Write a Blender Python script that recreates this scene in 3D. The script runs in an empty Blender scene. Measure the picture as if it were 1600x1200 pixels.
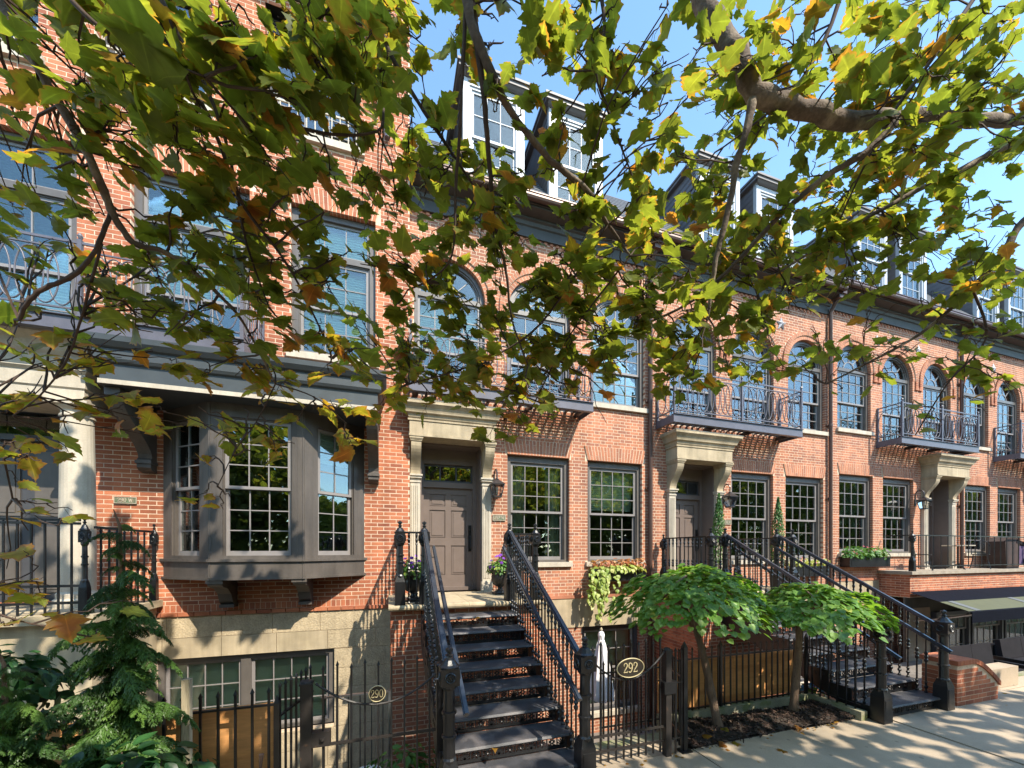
import bpy, math, random, time
import numpy as np
from mathutils import Vector, Matrix, noise
T0 = time.time()
random.seed(11)
rng = np.random.default_rng(5)
sc = bpy.context.scene
COL = sc.collection
PI = math.pi
# ------------------------------------------------------------------ camera, sky, sun, exposure
# heights are measured from the camera's eye level (z = 0); the pavement is at z = GZ
GZ = -2.30
AZ = -4.00            # floor of the sunken front areas
YAW = math.atan(193.0 / 609.0)
camd = bpy.data.cameras.new('camera'); cam = bpy.data.objects.new('camera', camd); COL.objects.link(cam)
cam.location = (0, -7.6, 0); cam.rotation_euler = (PI / 2, 0, -YAW)
camd.sensor_width = 36.0; camd.lens = 36.0 * 609.0 / 1600.0
camd.shift_y = 260.0 / 1600.0; camd.clip_start = 0.05; camd.clip_end = 3000
sc.camera = cam
SUN = Vector((-0.55, 1.0, -1.30)).normalized()          # the way the light travels
elev = math.asin(-SUN.z); azim = math.atan2(-SUN.x, -SUN.y)  # azimuth from +Y, clockwise
world = bpy.data.worlds.new('World'); sc.world = world; world.use_nodes = True
wn = world.node_tree.nodes; wl = world.node_tree.links
bg = wn['Background']; sky = wn.new('ShaderNodeTexSky'); sky.sky_type = 'NISHITA'; sky.sun_disc = False
sky.sun_elevation = elev; sky.sun_rotation = azim; sky.air_density = 1.0; sky.dust_density = 0.35; sky.ozone_density = 1.0
tn = wn.new('ShaderNodeVectorMath'); tn.operation = 'MULTIPLY'; tn.inputs[1].default_value = (.86, 1.02, 1.03); wl.new(sky.outputs[0], tn.inputs[0]); wl.new(tn.outputs[0], bg.inputs[0]); bg.inputs[1].default_value = 0.15
sl = bpy.data.lights.new('sun', 'SUN'); sl.energy = 2.95; sl.angle = math.radians(0.53); sl.color = (1.0, 0.915, 0.775)
so = bpy.data.objects.new('sun', sl); COL.objects.link(so); so.location = (10, -20, 25)
so.rotation_euler = SUN.to_track_quat('-Z', 'Y').to_euler()
sc.view_settings.view_transform = 'Standard'; sc.view_settings.look = 'None'
sc.view_settings.exposure = 1.62; sc.view_settings.gamma = 1.0; sc.view_settings.use_curve_mapping = False
sc.render.engine = 'CYCLES'
sc.cycles.max_bounces = 8; sc.cycles.diffuse_bounces = 4; sc.cycles.glossy_bounces = 3
sc.cycles.transmission_bounces = 4; sc.cycles.transparent_max_bounces = 12
sc.cycles.use_denoising = True
sc.cycles.sample_clamp_indirect = 6.0

# ------------------------------------------------------------------ materials
def lin(h):
    h = h.lstrip('#'); v = [int(h[i:i + 2], 16) / 255 for i in (0, 2, 4)]
    return tuple(c / 12.92 if c <= .04045 else ((c + .055) / 1.055) ** 2.4 for c in v)
def mat(name, col, rough=.6, metal=0., var=.18, vs=5., fine=0., fs=60., bump=0., bs=80., col2=None, c2s=2.5, c2lo=.5, c2hi=.62, spec=.5, stretch=(1, 1, 1), streak=0., gum=0.):
    """principled surface with soft tonal variation, optional second colour in patches, optional fine bump"""
    m = bpy.data.materials.new(name); m.use_nodes = True
    n = m.node_tree.nodes; l = m.node_tree.links; b = n['Principled BSDF']
    b.inputs['Roughness'].default_value = rough; b.inputs['Metallic'].default_value = metal
    b.inputs['Specular IOR Level'].default_value = spec
    g = n.new('ShaderNodeNewGeometry')
    mp = n.new('ShaderNodeMapping'); mp.inputs['Scale'].default_value = stretch; l.new(g.outputs['Position'], mp.inputs[0])
    def nz(scale, det=4.):
        t = n.new('ShaderNodeTexNoise'); t.inputs['Scale'].default_value = scale; t.inputs['Detail'].default_value = det
        l.new(mp.outputs[0], t.inputs['Vector']); return t.outputs[0]
    def mulc(src_col, fac, lo, hi):
        r = n.new('ShaderNodeMapRange'); r.inputs[1].default_value = .3; r.inputs[2].default_value = .7
        r.inputs[3].default_value = lo; r.inputs[4].default_value = hi; l.new(fac, r.inputs[0])
        x = n.new('ShaderNodeVectorMath'); x.operation = 'SCALE'; l.new(src_col, x.inputs[0]); l.new(r.outputs[0], x.inputs['Scale'])
        return x.outputs[0]
    rgb = n.new('ShaderNodeRGB'); rgb.outputs[0].default_value = (*col, 1); out = rgb.outputs[0]
    if col2:
        mx = n.new('ShaderNodeMix'); mx.data_type = 'RGBA'; mx.inputs['B'].default_value = (*col2, 1)
        r = n.new('ShaderNodeMapRange'); r.inputs[1].default_value = c2lo; r.inputs[2].default_value = c2hi; l.new(nz(c2s, 6.), r.inputs[0])
        l.new(r.outputs[0], mx.inputs['Factor']); l.new(out, mx.inputs['A']); out = mx.outputs['Result']
    if var: out = mulc(out, nz(vs), 1 - var, 1 + var)
    if fine: out = mulc(out, nz(fs, 2.), 1 - fine, 1 + fine)
    if streak:                                                  # runs of rain grime, long in z
        m2 = n.new('ShaderNodeMapping'); m2.inputs['Scale'].default_value = (5, 5, .45); l.new(g.outputs['Position'], m2.inputs[0])
        t = n.new('ShaderNodeTexNoise'); t.inputs['Scale'].default_value = 2.2; t.inputs['Detail'].default_value = 5; l.new(m2.outputs[0], t.inputs['Vector']); out = mulc(out, t.outputs[0], 1 - streak, 1 + streak * .4)
    if gum:                                                     # small dark trodden spots
        t = n.new('ShaderNodeTexVoronoi'); t.inputs['Scale'].default_value = 4.2; l.new(g.outputs['Position'], t.inputs['Vector'])
        r = n.new('ShaderNodeMapRange'); r.inputs[1].default_value = .07; r.inputs[2].default_value = .10; r.inputs[3].default_value = 1 - gum; r.inputs[4].default_value = 1; l.new(t.outputs['Distance'], r.inputs[0])
        x = n.new('ShaderNodeVectorMath'); x.operation = 'SCALE'; l.new(out, x.inputs[0]); l.new(r.outputs[0], x.inputs['Scale']); out = x.outputs[0]
    l.new(out, b.inputs['Base Color'])
    if bump:
        bp = n.new('ShaderNodeBump'); bp.inputs['Strength'].default_value = bump; bp.inputs['Distance'].default_value = .01
        l.new(nz(bs, 3.), bp.inputs['Height']); l.new(bp.outputs[0], b.inputs['Normal'])
    return m
def tone_mat(name, stops, rough=.85, fine=.14, fs=90., bump=.35, bs=120., big=.2, trans=0.):
    """colour picked per piece from its 'tone' attribute"""
    m = bpy.data.materials.new(name); m.use_nodes = True
    n = m.node_tree.nodes; l = m.node_tree.links; b = n['Principled BSDF']
    b.inputs['Roughness'].default_value = rough; b.inputs['Specular IOR Level'].default_value = .3
    a = n.new('ShaderNodeAttribute'); a.attribute_name = 'tone'
    r = n.new('ShaderNodeValToRGB'); el = r.color_ramp.elements
    while len(el) < len(stops): el.new(.5)
    for e, (p, c) in zip(el, stops): e.position = p; e.color = (*c, 1)
    l.new(a.outputs['Fac'], r.inputs[0]); out = r.outputs[0]
    g = n.new('ShaderNodeNewGeometry')
    for sc_, am in ((fs, fine), (1.3, big)):
        t = n.new('ShaderNodeTexNoise'); t.inputs['Scale'].default_value = sc_; t.inputs['Detail'].default_value = 3; l.new(g.outputs['Position'], t.inputs['Vector'])
        q = n.new('ShaderNodeMapRange'); q.inputs[1].default_value = .3; q.inputs[2].default_value = .7; q.inputs[3].default_value = 1 - am; q.inputs[4].default_value = 1 + am
        l.new(t.outputs[0], q.inputs[0]); x = n.new('ShaderNodeVectorMath'); x.operation = 'SCALE'; l.new(out, x.inputs[0]); l.new(q.outputs[0], x.inputs['Scale']); out = x.outputs[0]
    m2 = n.new('ShaderNodeMapping'); m2.inputs['Scale'].default_value = (3, 3, .28); l.new(g.outputs['Position'], m2.inputs[0])
    t = n.new('ShaderNodeTexNoise'); t.inputs['Scale'].default_value = 1.6; t.inputs['Detail'].default_value = 6; l.new(m2.outputs[0], t.inputs['Vector'])
    q = n.new('ShaderNodeMapRange'); q.inputs[1].default_value = .32; q.inputs[2].default_value = .6; q.inputs[3].default_value = .80; q.inputs[4].default_value = 1.06; l.new(t.outputs[0], q.inputs[0])
    x = n.new('ShaderNodeVectorMath'); x.operation = 'SCALE'; l.new(out, x.inputs[0]); l.new(q.outputs[0], x.inputs['Scale']); out = x.outputs[0]
    l.new(out, b.inputs['Base Color'])
    if bump:
        t = n.new('ShaderNodeTexNoise'); t.inputs['Scale'].default_value = bs; l.new(g.outputs['Position'], t.inputs['Vector'])
        bp = n.new('ShaderNodeBump'); bp.inputs['Strength'].default_value = bump; bp.inputs['Distance'].default_value = .004; l.new(t.outputs[0], bp.inputs['Height']); l.new(bp.outputs[0], b.inputs['Normal'])
    if trans:
        tr = n.new('ShaderNodeBsdfTranslucent'); l.new(out, tr.inputs[0]); mx = n.new('ShaderNodeMixShader'); mx.inputs[0].default_value = trans
        l.new(b.outputs[0], mx.inputs[1]); l.new(tr.outputs[0], mx.inputs[2]); l.new(mx.outputs[0], n['Material Output'].inputs[0])
    return m
def leaf_mat(name, stops, edge, trans=.5, gain=1.6, vein=True, edge_lo=.72):
    """leaf: colour from vertex attribute lf = (x, y, distance to rim, tone); thin, lets light through"""
    m = bpy.data.materials.new(name); m.use_nodes = True
    n = m.node_tree.nodes; l = m.node_tree.links; b = n['Principled BSDF']
    b.inputs['Roughness'].default_value = .42; b.inputs['Specular IOR Level'].default_value = .35
    a = n.new('ShaderNodeAttribute'); a.attribute_name = 'lf'; s = n.new('ShaderNodeSeparateColor'); l.new(a.outputs['Color'], s.inputs[0])
    r = n.new('ShaderNodeValToRGB'); el = r.color_ramp.elements
    while len(el) < len(stops): el.new(.5)
    for e, (p, c) in zip(el, stops): e.position = p; e.color = (*c, 1)
    l.new(a.outputs['Alpha'], r.inputs[0]); out = r.outputs[0]
    g = n.new('ShaderNodeNewGeometry')
    t = n.new('ShaderNodeTexNoise'); t.inputs['Scale'].default_value = 22; t.inputs['Detail'].default_value = 4; l.new(g.outputs['Position'], t.inputs['Vector'])
    # browning from the rim inwards, more on the older leaves
    ad = n.new('ShaderNodeMath'); ad.operation = 'MULTIPLY_ADD'; ad.inputs[1].default_value = .9; l.new(t.outputs[0], ad.inputs[0]); l.new(s.outputs['Blue'], ad.inputs[2])
    ad2 = n.new('ShaderNodeMath'); ad2.operation = 'MULTIPLY_ADD'; ad2.inputs[1].default_value = .55; l.new(a.outputs['Alpha'], ad2.inputs[0]); l.new(ad.outputs[0], ad2.inputs[2])
    q = n.new('ShaderNodeMapRange'); q.inputs[1].default_value = edge_lo + .95; q.inputs[2].default_value = edge_lo + 1.2; l.new(ad2.outputs[0], q.inputs[0])
    mx = n.new('ShaderNodeMix'); mx.data_type = 'RGBA'; mx.inputs['B'].default_value = (*edge, 1); l.new(q.outputs[0], mx.inputs['Factor']); l.new(out, mx.inputs['A']); out = mx.outputs['Result']
    q2 = n.new('ShaderNodeMapRange'); q2.inputs[1].default_value = .25; q2.inputs[2].default_value = .75; q2.inputs[3].default_value = .72; q2.inputs[4].default_value = 1.28
    l.new(t.outputs[0], q2.inputs[0]); x = n.new('ShaderNodeVectorMath'); x.operation = 'SCALE'; l.new(out, x.inputs[0]); l.new(q2.outputs[0], x.inputs['Scale']); out = x.outputs[0]
    if vein:
        # palmate ribs: |angle mod| bands around the leaf's base
        sub = n.new('ShaderNodeVectorMath'); sub.operation = 'SUBTRACT'; sub.inputs[1].default_value = (.5, .0, 0)
        cv = n.new('ShaderNodeCombineXYZ'); l.new(s.outputs['Red'], cv.inputs[0]); l.new(s.outputs['Green'], cv.inputs[1]); l.new(cv.outputs[0], sub.inputs[0])
        sp = n.new('ShaderNodeSeparateXYZ'); l.new(sub.outputs[0], sp.inputs[0])
        at = n.new('ShaderNodeMath'); at.operation = 'ARCTAN2'; l.new(sp.outputs[0], at.inputs[0]); l.new(sp.outputs[1], at.inputs[1])
        w = n.new('ShaderNodeMath'); w.operation = 'PINGPONG'; w.inputs[1].default_value = .36; l.new(at.outputs[0], w.inputs[0])
        q3 = n.new('ShaderNodeMapRange'); q3.inputs[1].default_value = .0; q3.inputs[2].default_value = .035; q3.inputs[3].default_value = 1.5; q3.inputs[4].default_value = 1.; l.new(w.outputs[0], q3.inputs[0])
        x = n.new('ShaderNodeVectorMath'); x.operation = 'SCALE'; l.new(out, x.inputs[0]); l.new(q3.outputs[0], x.inputs['Scale']); out = x.outputs[0]
    l.new(out, b.inputs['Base Color'])
    x = n.new('ShaderNodeVectorMath'); x.operation = 'MULTIPLY'; x.inputs[1].default_value = (gain * 1.08, gain * 1.0, gain * .42); l.new(out, x.inputs[0])
    tr = n.new('ShaderNodeBsdfTranslucent'); l.new(x.outputs[0], tr.inputs[0]); ms = n.new('ShaderNodeMixShader'); ms.inputs[0].default_value = trans
    l.new(b.outputs[0], ms.inputs[1]); l.new(tr.outputs[0], ms.inputs[2]); l.new(ms.outputs[0], n['Material Output'].inputs[0])
    return m
def glass_mat(name, tint=(.78, .86, .82), base=.085):
    m = bpy.data.materials.new(name); m.use_nodes = True
    n = m.node_tree.nodes; l = m.node_tree.links; n.remove(n['Principled BSDF'])
    tr = n.new('ShaderNodeBsdfTransparent'); tr.inputs[0].default_value = (*tint, 1)
    gl = n.new('ShaderNodeBsdfGlossy'); gl.inputs['Roughness'].default_value = .0; gl.inputs[0].default_value = (.95, .97, 1, 1)
    lw = n.new('ShaderNodeLayerWeight'); lw.inputs[0].default_value = .35
    q = n.new('ShaderNodeMapRange'); q.inputs[3].default_value = base; q.inputs[4].default_value = .95; l.new(lw.outputs['Fresnel'], q.inputs[0])
    g = n.new('ShaderNodeNewGeometry'); t = n.new('ShaderNodeTexNoise'); t.inputs['Scale'].default_value = 3.5; l.new(g.outputs['Position'], t.inputs['Vector'])
    bp = n.new('ShaderNodeBump'); bp.inputs['Strength'].default_value = .05; bp.inputs['Distance'].default_value = .02; l.new(t.outputs[0], bp.inputs['Height']); l.new(bp.outputs[0], gl.inputs['Normal'])
    mx = n.new('ShaderNodeMixShader'); l.new(q.outputs[0], mx.inputs[0]); l.new(tr.outputs[0], mx.inputs[1]); l.new(gl.outputs[0], mx.inputs[2]); l.new(mx.outputs[0], n['Material Output'].inputs[0])
    return m
M = {}
M['brick'] = tone_mat('brick', [(0, (.27, .09, .052)), (.25, (.36, .12, .062)), (.55, (.42, .142, .07)), (.8, (.45, .162, .08)), (1, (.37, .15, .09))], rough=.9)
M['brick2'] = tone_mat('brick_mixed', [(0, (.29, .125, .082)), (.3, (.37, .15, .086)), (.6, (.42, .17, .094)), (.85, (.45, .185, .104)), (1, (.36, .17, .11))], rough=.9)
M['mortar'] = mat('mortar', (.60, .46, .33), .95, var=.15, fine=.12, bump=.3, bs=200)
M['lime'] = mat('limestone', (.41, .33, .215), .85, streak=.22, var=.14, vs=3, fine=.07, fs=120, bump=.25, bs=90, col2=(.29, .235, .145), c2s=2.2, c2lo=.5, c2hi=.75)
M['limew'] = mat('pale_stone', (.48, .42, .33), .8, streak=.16, var=.10, vs=4, fine=.06, bump=.15, bs=120)
M['limer'] = mat('rough_limestone', (.42, .335, .215), .95, streak=.16, var=.14, fine=.14, fs=45, bump=1., bs=38)
M['trim'] = mat('window_paint', (.108, .094, .082), .42, streak=.14, var=.10, vs=8, bump=.08, bs=150)
M['trimd'] = mat('dark_window_paint', (.055, .055, .06), .42, var=.1, bump=.08)
M['sash'] = mat('sash_paint', (.22, .20, .19), .45, var=.08)
M['bay'] = mat('bay_paint', (.090, .075, .063), .5, streak=.22, var=.18, vs=4, fine=.06, bump=.12, bs=60, stretch=(1, 1, .4))
M['bluegrey'] = mat('hood_paint', (.048, .056, .06), .5, var=.12, vs=5)
M['door'] = mat('door_paint', (.155, .118, .10), .4, var=.07, vs=6)
M['iron'] = mat('black_iron', (.009, .009, .010), .33, metal=0., var=.25, vs=9, bump=.15, bs=160, spec=.6)
M['ironr'] = mat('weathered_black_iron', (.022, .018, .016), .5, var=.25, vs=9, bump=.25, bs=160, col2=(.10, .05, .025), c2s=9, c2lo=.62, c2hi=.75)
M['rail'] = mat('handrail_paint', (.028, .034, .045), .24, var=.12, spec=.7)
M['tread'] = mat('painted_iron_tread', (.05, .05, .055), .5, var=.25, vs=7, fine=.12, fs=150, bump=.3, bs=220, col2=(.11, .10, .10), c2s=4)
M['balc'] = mat('balcony_iron', (.10, .095, .115), .42, var=.14, vs=5, fine=.06)
M['copper'] = mat('brown_gutter', (.10, .058, .045), .4, metal=.3, var=.2, vs=3)
M['eave'] = mat('eave_paint', (.055, .053, .05), .6, var=.15)
M['slate'] = mat('roof_slate', (.075, .08, .09), .65, var=.25, vs=9, bump=.3)
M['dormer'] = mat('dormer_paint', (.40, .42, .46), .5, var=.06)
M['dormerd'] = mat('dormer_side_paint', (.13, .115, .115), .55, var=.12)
M['glass'] = glass_mat('window_glass')
M['glassup'] = glass_mat('upper_window_glass', (.84, .92, .87), .045)
M['room'] = mat('dim_room', (.09, .085, .07), .9, var=.3, vs=2)
M['blind'] = mat('window_blind', (.66, .74, .64), .7, var=.04)
M['curtain'] = mat('curtain', (.5, .5, .42), .9, var=.1, stretch=(6, 6, .3))
M['wood'] = mat('stained_plywood', (.60, .29, .10), .6, var=.16, vs=2.2, fine=.10, fs=26, col2=(.50, .22, .07), c2s=3, stretch=(.35, 1, 2.6), bump=.1, bs=30)
M['postw'] = mat('grey_cedar', (.36, .30, .20), .85, var=.2, fine=.15, fs=40, stretch=(3, 3, .3), bump=.4, bs=30)
M['conc'] = mat('concrete', (.38, .298, .21), .92, gum=.35, var=.13, vs=1.6, fine=.10, fs=110, bump=.25, bs=150, col2=(.25, .205, .15), c2s=.9, c2lo=.48, c2hi=.7)
M['concm'] = mat('mossy_concrete', (.26, .24, .16), .95, var=.2, fine=.15, bump=.5, bs=60, col2=(.15, .16, .07), c2s=5)
M['mulch'] = tone_mat('mulch', [(0, (.018, .012, .009)), (.5, (.05, .03, .022)), (.85, (.10, .06, .045)), (1, (.2, .14, .10))], rough=.95, bump=.6, bs=300)
M['asph'] = mat('asphalt', (.05, .05, .05), .92, var=.15, fine=.2, fs=200, bump=.5, bs=200)
M['soil'] = mat('soil', (.035, .026, .02), .98, var=.3, fine=.3, fs=50, bump=.9, bs=60)
M['floorc'] = mat('area_paving', (.16, .14, .12), .95, var=.2, fine=.15, bump=.3)
M['bark'] = mat('plane_bark', (.10, .07, .05), .9, var=.3, vs=9, fine=.2, fs=70, bump=.8, bs=42, col2=(.20, .155, .11), c2s=7, c2lo=.50, c2hi=.62)
M['twig'] = mat('twig_bark', (.055, .032, .022), .85, var=.3, vs=30)
M['bark2'] = mat('redbud_bark', (.15, .095, .06), .9, var=.3, vs=12, fine=.2, bump=.9, bs=60, stretch=(3, 3, .6))
M['leaf'] = leaf_mat('plane_leaf', [(0, (.095, .124, .024)), (.35, (.128, .162, .030)), (.7, (.19, .205, .036)), (.85, (.27, .21, .026)), (.92, (.33, .16, .03)), (1, (.27, .10, .028))], (.27, .14, .035), trans=.60, gain=1.9, edge_lo=.60)
M['leafr'] = leaf_mat('redbud_leaf', [(0, (.085, .18, .03)), (.5, (.14, .27, .045)), (.85, (.22, .34, .07)), (1, (.34, .37, .08))], (.3, .3, .08), trans=.42, gain=1.8, edge_lo=1.2)
M['frond'] = leaf_mat('cypress_frond', [(0, (.036, .08, .018)), (.5, (.068, .14, .026)), (1, (.125, .22, .04))], (.02, .07, .02), trans=.25, gain=1.3, vein=False, edge_lo=2)
M['darkleaf'] = leaf_mat('dark_shrub_leaf', [(0, (.008, .03, .008)), (.6, (.015, .055, .014)), (1, (.04, .12, .03))], (.02, .06, .02), trans=.25, gain=1.3, vein=False, edge_lo=2)
M['herb'] = leaf_mat('garden_leaf', [(0, (.02, .07, .015)), (.5, (.06, .16, .03)), (1, (.14, .26, .05))], (.1, .16, .05), trans=.35, gain=1.4, vein=False, edge_lo=1.5)
M['treefar'] = leaf_mat('street_tree_leaf', [(0, (.08, .11, .025)), (.6, (.13, .17, .04)), (1, (.2, .22, .06))], (.1, .16, .05), trans=.5, gain=1.8, vein=False, edge_lo=2)
M['chart'] = leaf_mat('chartreuse_leaf', [(0, (.20, .30, .05)), (.6, (.36, .42, .10)), (1, (.62, .62, .28))], (.5, .5, .2), trans=.35, gain=1.3, vein=False, edge_lo=1.5)
M['coleus'] = leaf_mat('coleus_leaf', [(0, (.24, .06, .025)), (.6, (.42, .16, .06)), (1, (.6, .36, .16))], (.6, .5, .25), trans=.3, gain=1.2, vein=False, edge_lo=1.1)
M['petal'] = leaf_mat('petunia_petal', [(0, (.13, .025, .33)), (.6, (.25, .05, .52)), (1, (.40, .11, .66))], (.12, .02, .3), trans=.3, gain=1.3, vein=False, edge_lo=2)
M['petalp'] = leaf_mat('pink_petal', [(0, (.55, .06, .12)), (1, (.75, .2, .25))], (.5, .1, .1), trans=.3, gain=1.2, vein=False, edge_lo=2)
M['petalb'] = leaf_mat('blue_petal', [(0, (.06, .22, .62)), (1, (.16, .40, .8))], (.1, .3, .7), trans=.3, gain=1.2, vein=False, edge_lo=2)
M['urn'] = mat('black_urn', (.018, .018, .018), .35, var=.2)
M['canvas'] = mat('white_canvas', (.8, .78, .78), .85, var=.05, bump=.1)
M['navy'] = mat('navy_canvas', (.004, .005, .010), .9, var=.15, bump=.2, spec=.08)
M['palegreen'] = mat('pale_green_canvas', (.075, .08, .04), .85, var=.08)
M['greyf'] = mat('grey_canvas', (.10, .11, .115), .85, var=.08)
M['bronze'] = mat('bronze_plaque', (.22, .20, .135), .55, metal=.35, var=.2, vs=20, col2=(.14, .18, .11), c2s=12)
M['hide'] = mat('brown_cover', (.045, .026, .02), .7, var=.3, vs=4, bump=.4, bs=14)
M['stepstone'] = mat('weathered_coping', (.30, .25, .19), .9, var=.2, fine=.1, bump=.3)
M['brass'] = mat('brass_lettering', (.62, .52, .30), .4, metal=.4, var=.08)
M['signb'] = mat('sign_black', (.022, .018, .013), .4, var=.1)
M['starm'] = mat('galvanised_star', (.42, .41, .42), .45, metal=.2, var=.2, vs=15)
M['lampm'] = mat('lantern_metal', (.07, .06, .058), .3, metal=.5, var=.2, vs=20)
M['lampg'] = glass_mat('lantern_glass', (.93, .92, .88), .12)
M['bulb'] = mat('frosted_bulb', (.8, .78, .72), .4, var=.0)
M['steel'] = mat('bolt_steel', (.45, .46, .48), .3, metal=.9, var=.1)
M['whitep'] = mat('white_plastic', (.6, .6, .58), .5, var=.08)
M['cush'] = mat('grey_cushion', (.022, .02, .022), .9, var=.15, bump=.2, spec=.1)
M['terra'] = mat('terracotta', (.36, .13, .07), .8, var=.15)
M['sidingc'] = mat('tan_siding', (.30, .22, .15), .8, var=.1)

# ------------------------------------------------------------------ mesh builder
class MB:
    def __init__(s): s.v = []; s.f = []; s.mi = []; s.cur = 0
    def add(s, vs, fs):
        b = len(s.v); s.v += [tuple(p) for p in vs]; s.f += [tuple(i + b for i in f) for f in fs]; s.mi += [s.cur] * len(fs); return s
    def box(s, x0, x1, y0, y1, z0, z1):
        x0, x1 = min(x0, x1), max(x0, x1); y0, y1 = min(y0, y1), max(y0, y1); z0, z1 = min(z0, z1), max(z0, z1)
        return s.add([(x0, y0, z0), (x1, y0, z0), (x1, y1, z0), (x0, y1, z0), (x0, y0, z1), (x1, y0, z1), (x1, y1, z1), (x0, y1, z1)],
                     [(0, 3, 2, 1), (4, 5, 6, 7), (0, 1, 5, 4), (1, 2, 6, 5), (2, 3, 7, 6), (3, 0, 4, 7)])
    def bar(s, a, b, w, h, up=(0, 0, 1)):
        """box beam from a to b: w across, h along up"""
        a = Vector(a); b = Vector(b); d = (b - a).normalized(); u = Vector(up)
        r = d.cross(u)
        if r.length < 1e-5: r = d.cross(Vector((0, 1, 0)))
        r.normalize(); u = r.cross(d).normalized(); r *= w / 2; u *= h / 2
        return s.add([a - r - u, a + r - u, a + r + u, a - r + u, b - r - u, b + r - u, b + r + u, b - r + u],
                     [(0, 1, 2, 3), (7, 6, 5, 4), (0, 4, 5, 1), (1, 5, 6, 2), (2, 6, 7, 3), (3, 7, 4, 0)])
    def prism(s, poly, y0, y1, axis='y', flip=False):
        """poly: list of (a,b); axis y: (x,z) extruded along y; axis x: (y,z) along x; axis z: (x,y) along z"""
        n = len(poly)
        def P(a, b, t): return (a, t, b) if axis == 'y' else ((t, a, b) if axis == 'x' else (a, b, t))
        vs = [P(a, b, y0) for a, b in poly] + [P(a, b, y1) for a, b in poly]
        fs = [tuple(range(n)), tuple(range(2 * n - 1, n - 1, -1))] + [(i, i + n, (i + 1) % n + n, (i + 1) % n) for i in range(n)]
        return s.add(vs, fs)
    def tube(s, pts, r, seg=6, cap=True):
        pts = [Vector(p) for p in pts]; n = len(pts); rs = r if isinstance(r, (list, tuple)) else [r] * n
        vs = []; prev = None
        for i, p in enumerate(pts):
            d = (pts[min(i + 1, n - 1)] - pts[max(i - 1, 0)])
            d = d.normalized() if d.length > 1e-9 else Vector((0, 0, 1))
            if prev is None:
                x = d.orthogonal().normalized()
            else:
                x = prev - d * prev.dot(d)
                x = x.normalized() if x.length > 1e-6 else d.orthogonal().normalized()
            prev = x; y = d.cross(x)
            for k in range(seg):
                a = 2 * PI * k / seg; vs.append(p + (x * math.cos(a) + y * math.sin(a)) * rs[i])
        fs = [(i * seg + k, i * seg + (k + 1) % seg, (i + 1) * seg + (k + 1) % seg, (i + 1) * seg + k) for i in range(n - 1) for k in range(seg)]
        if cap: fs += [tuple(range(seg - 1, -1, -1)), tuple(range((n - 1) * seg, n * seg))]
        return s.add(vs, fs)
    def loop(s, pts, r, seg=5):
        """closed tube"""
        pts = [Vector(p) for p in pts]; n = len(pts)
        nrm = Vector((0, 0, 0))
        for i in range(n): nrm += pts[i].cross(pts[(i + 1) % n])
        if nrm.length < 1e-9: nrm = Vector((0, 1, 0))
        nrm.normalize(); vs = []
        for i in range(n):
            d = (pts[(i + 1) % n] - pts[i - 1]).normalized(); x = d.cross(nrm).normalized()
            for k in range(seg):
                a = 2 * PI * k / seg; vs.append(pts[i] + (x * math.cos(a) + nrm * math.sin(a)) * r)
        return s.add(vs, [(i * seg + k, i * seg + (k + 1) % seg, ((i + 1) % n) * seg + (k + 1) % seg, ((i + 1) % n) * seg + k) for i in range(n) for k in range(seg)])
    def lathe(s, prof, c=(0, 0, 0), seg=10, cap=True):
        n = len(prof); vs = [(c[0] + r * math.cos(2 * PI * k / seg), c[1] + r * math.sin(2 * PI * k / seg), c[2] + z) for r, z in prof for k in range(seg)]
        fs = [(i * seg + k, i * seg + (k + 1) % seg, (i + 1) * seg + (k + 1) % seg, (i + 1) * seg + k) for i in range(n - 1) for k in range(seg)]
        if cap: fs += [tuple(range(seg - 1, -1, -1)), tuple(range((n - 1) * seg, n * seg))]
        return s.add(vs, fs)
    def strip(s, prof, x0, x1, ext0=0., ext1=0.):
        """moulding: profile of (y,z) run along x, with mitred returns of ext"""
        n = len(prof); ym = max(p[0] for p in prof)
        vs = [(x0 + (p[0] - ym) * ext0, p[0], p[1]) for p in prof] + [(x1 - (p[0] - ym) * ext1, p[0], p[1]) for p in prof]
        fs = [(i, i + 1, i + 1 + n, i + n) for i in range(n - 1)] + [tuple(range(n)), tuple(range(2 * n - 1, n - 1, -1))]
        return s.add(vs, fs)
    def mesh(s, name, mats, off=(0, 0, 0), smooth=False):
        me = bpy.data.meshes.new(name)
        if any(off): s_v = [(a - off[0], b - off[1], c - off[2]) for a, b, c in s.v]
        else: s_v = s.v
        me.from_pydata(s_v, [], s.f)
        ms = mats if isinstance(mats, (list, tuple)) else [mats]
        for m in ms: me.materials.append(m)
        if len(ms) > 1: me.polygons.foreach_set('material_index', s.mi)
        if smooth: me.polygons.foreach_set('use_smooth', [True] * len(me.polygons))
        me.update(); return me
def link(o, parent=None):
    COL.objects.link(o)
    if parent is not None: o.parent = parent
    return o
def wl_of(o):
    v = Vector(o.location)
    while o.parent is not None: o = o.parent; v = v + Vector(o.location)
    return v
def obj(name, mb, m, parent=None, smooth=False, kind=None, label=None, loc=None):
    """mesh written in world coordinates; becomes a part when parent is given. loc moves its origin there"""
    base = wl_of(parent) if parent is not None else Vector((0, 0, 0))
    org = Vector(loc) if loc is not None else Vector((0, 0, 0))
    o = bpy.data.objects.new(name, mb.mesh(name, m, off=tuple(org), smooth=smooth)); link(o, parent)
    o.location = org - base
    if kind: o['kind'] = kind
    if label: o['label'] = label
    return o
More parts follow.
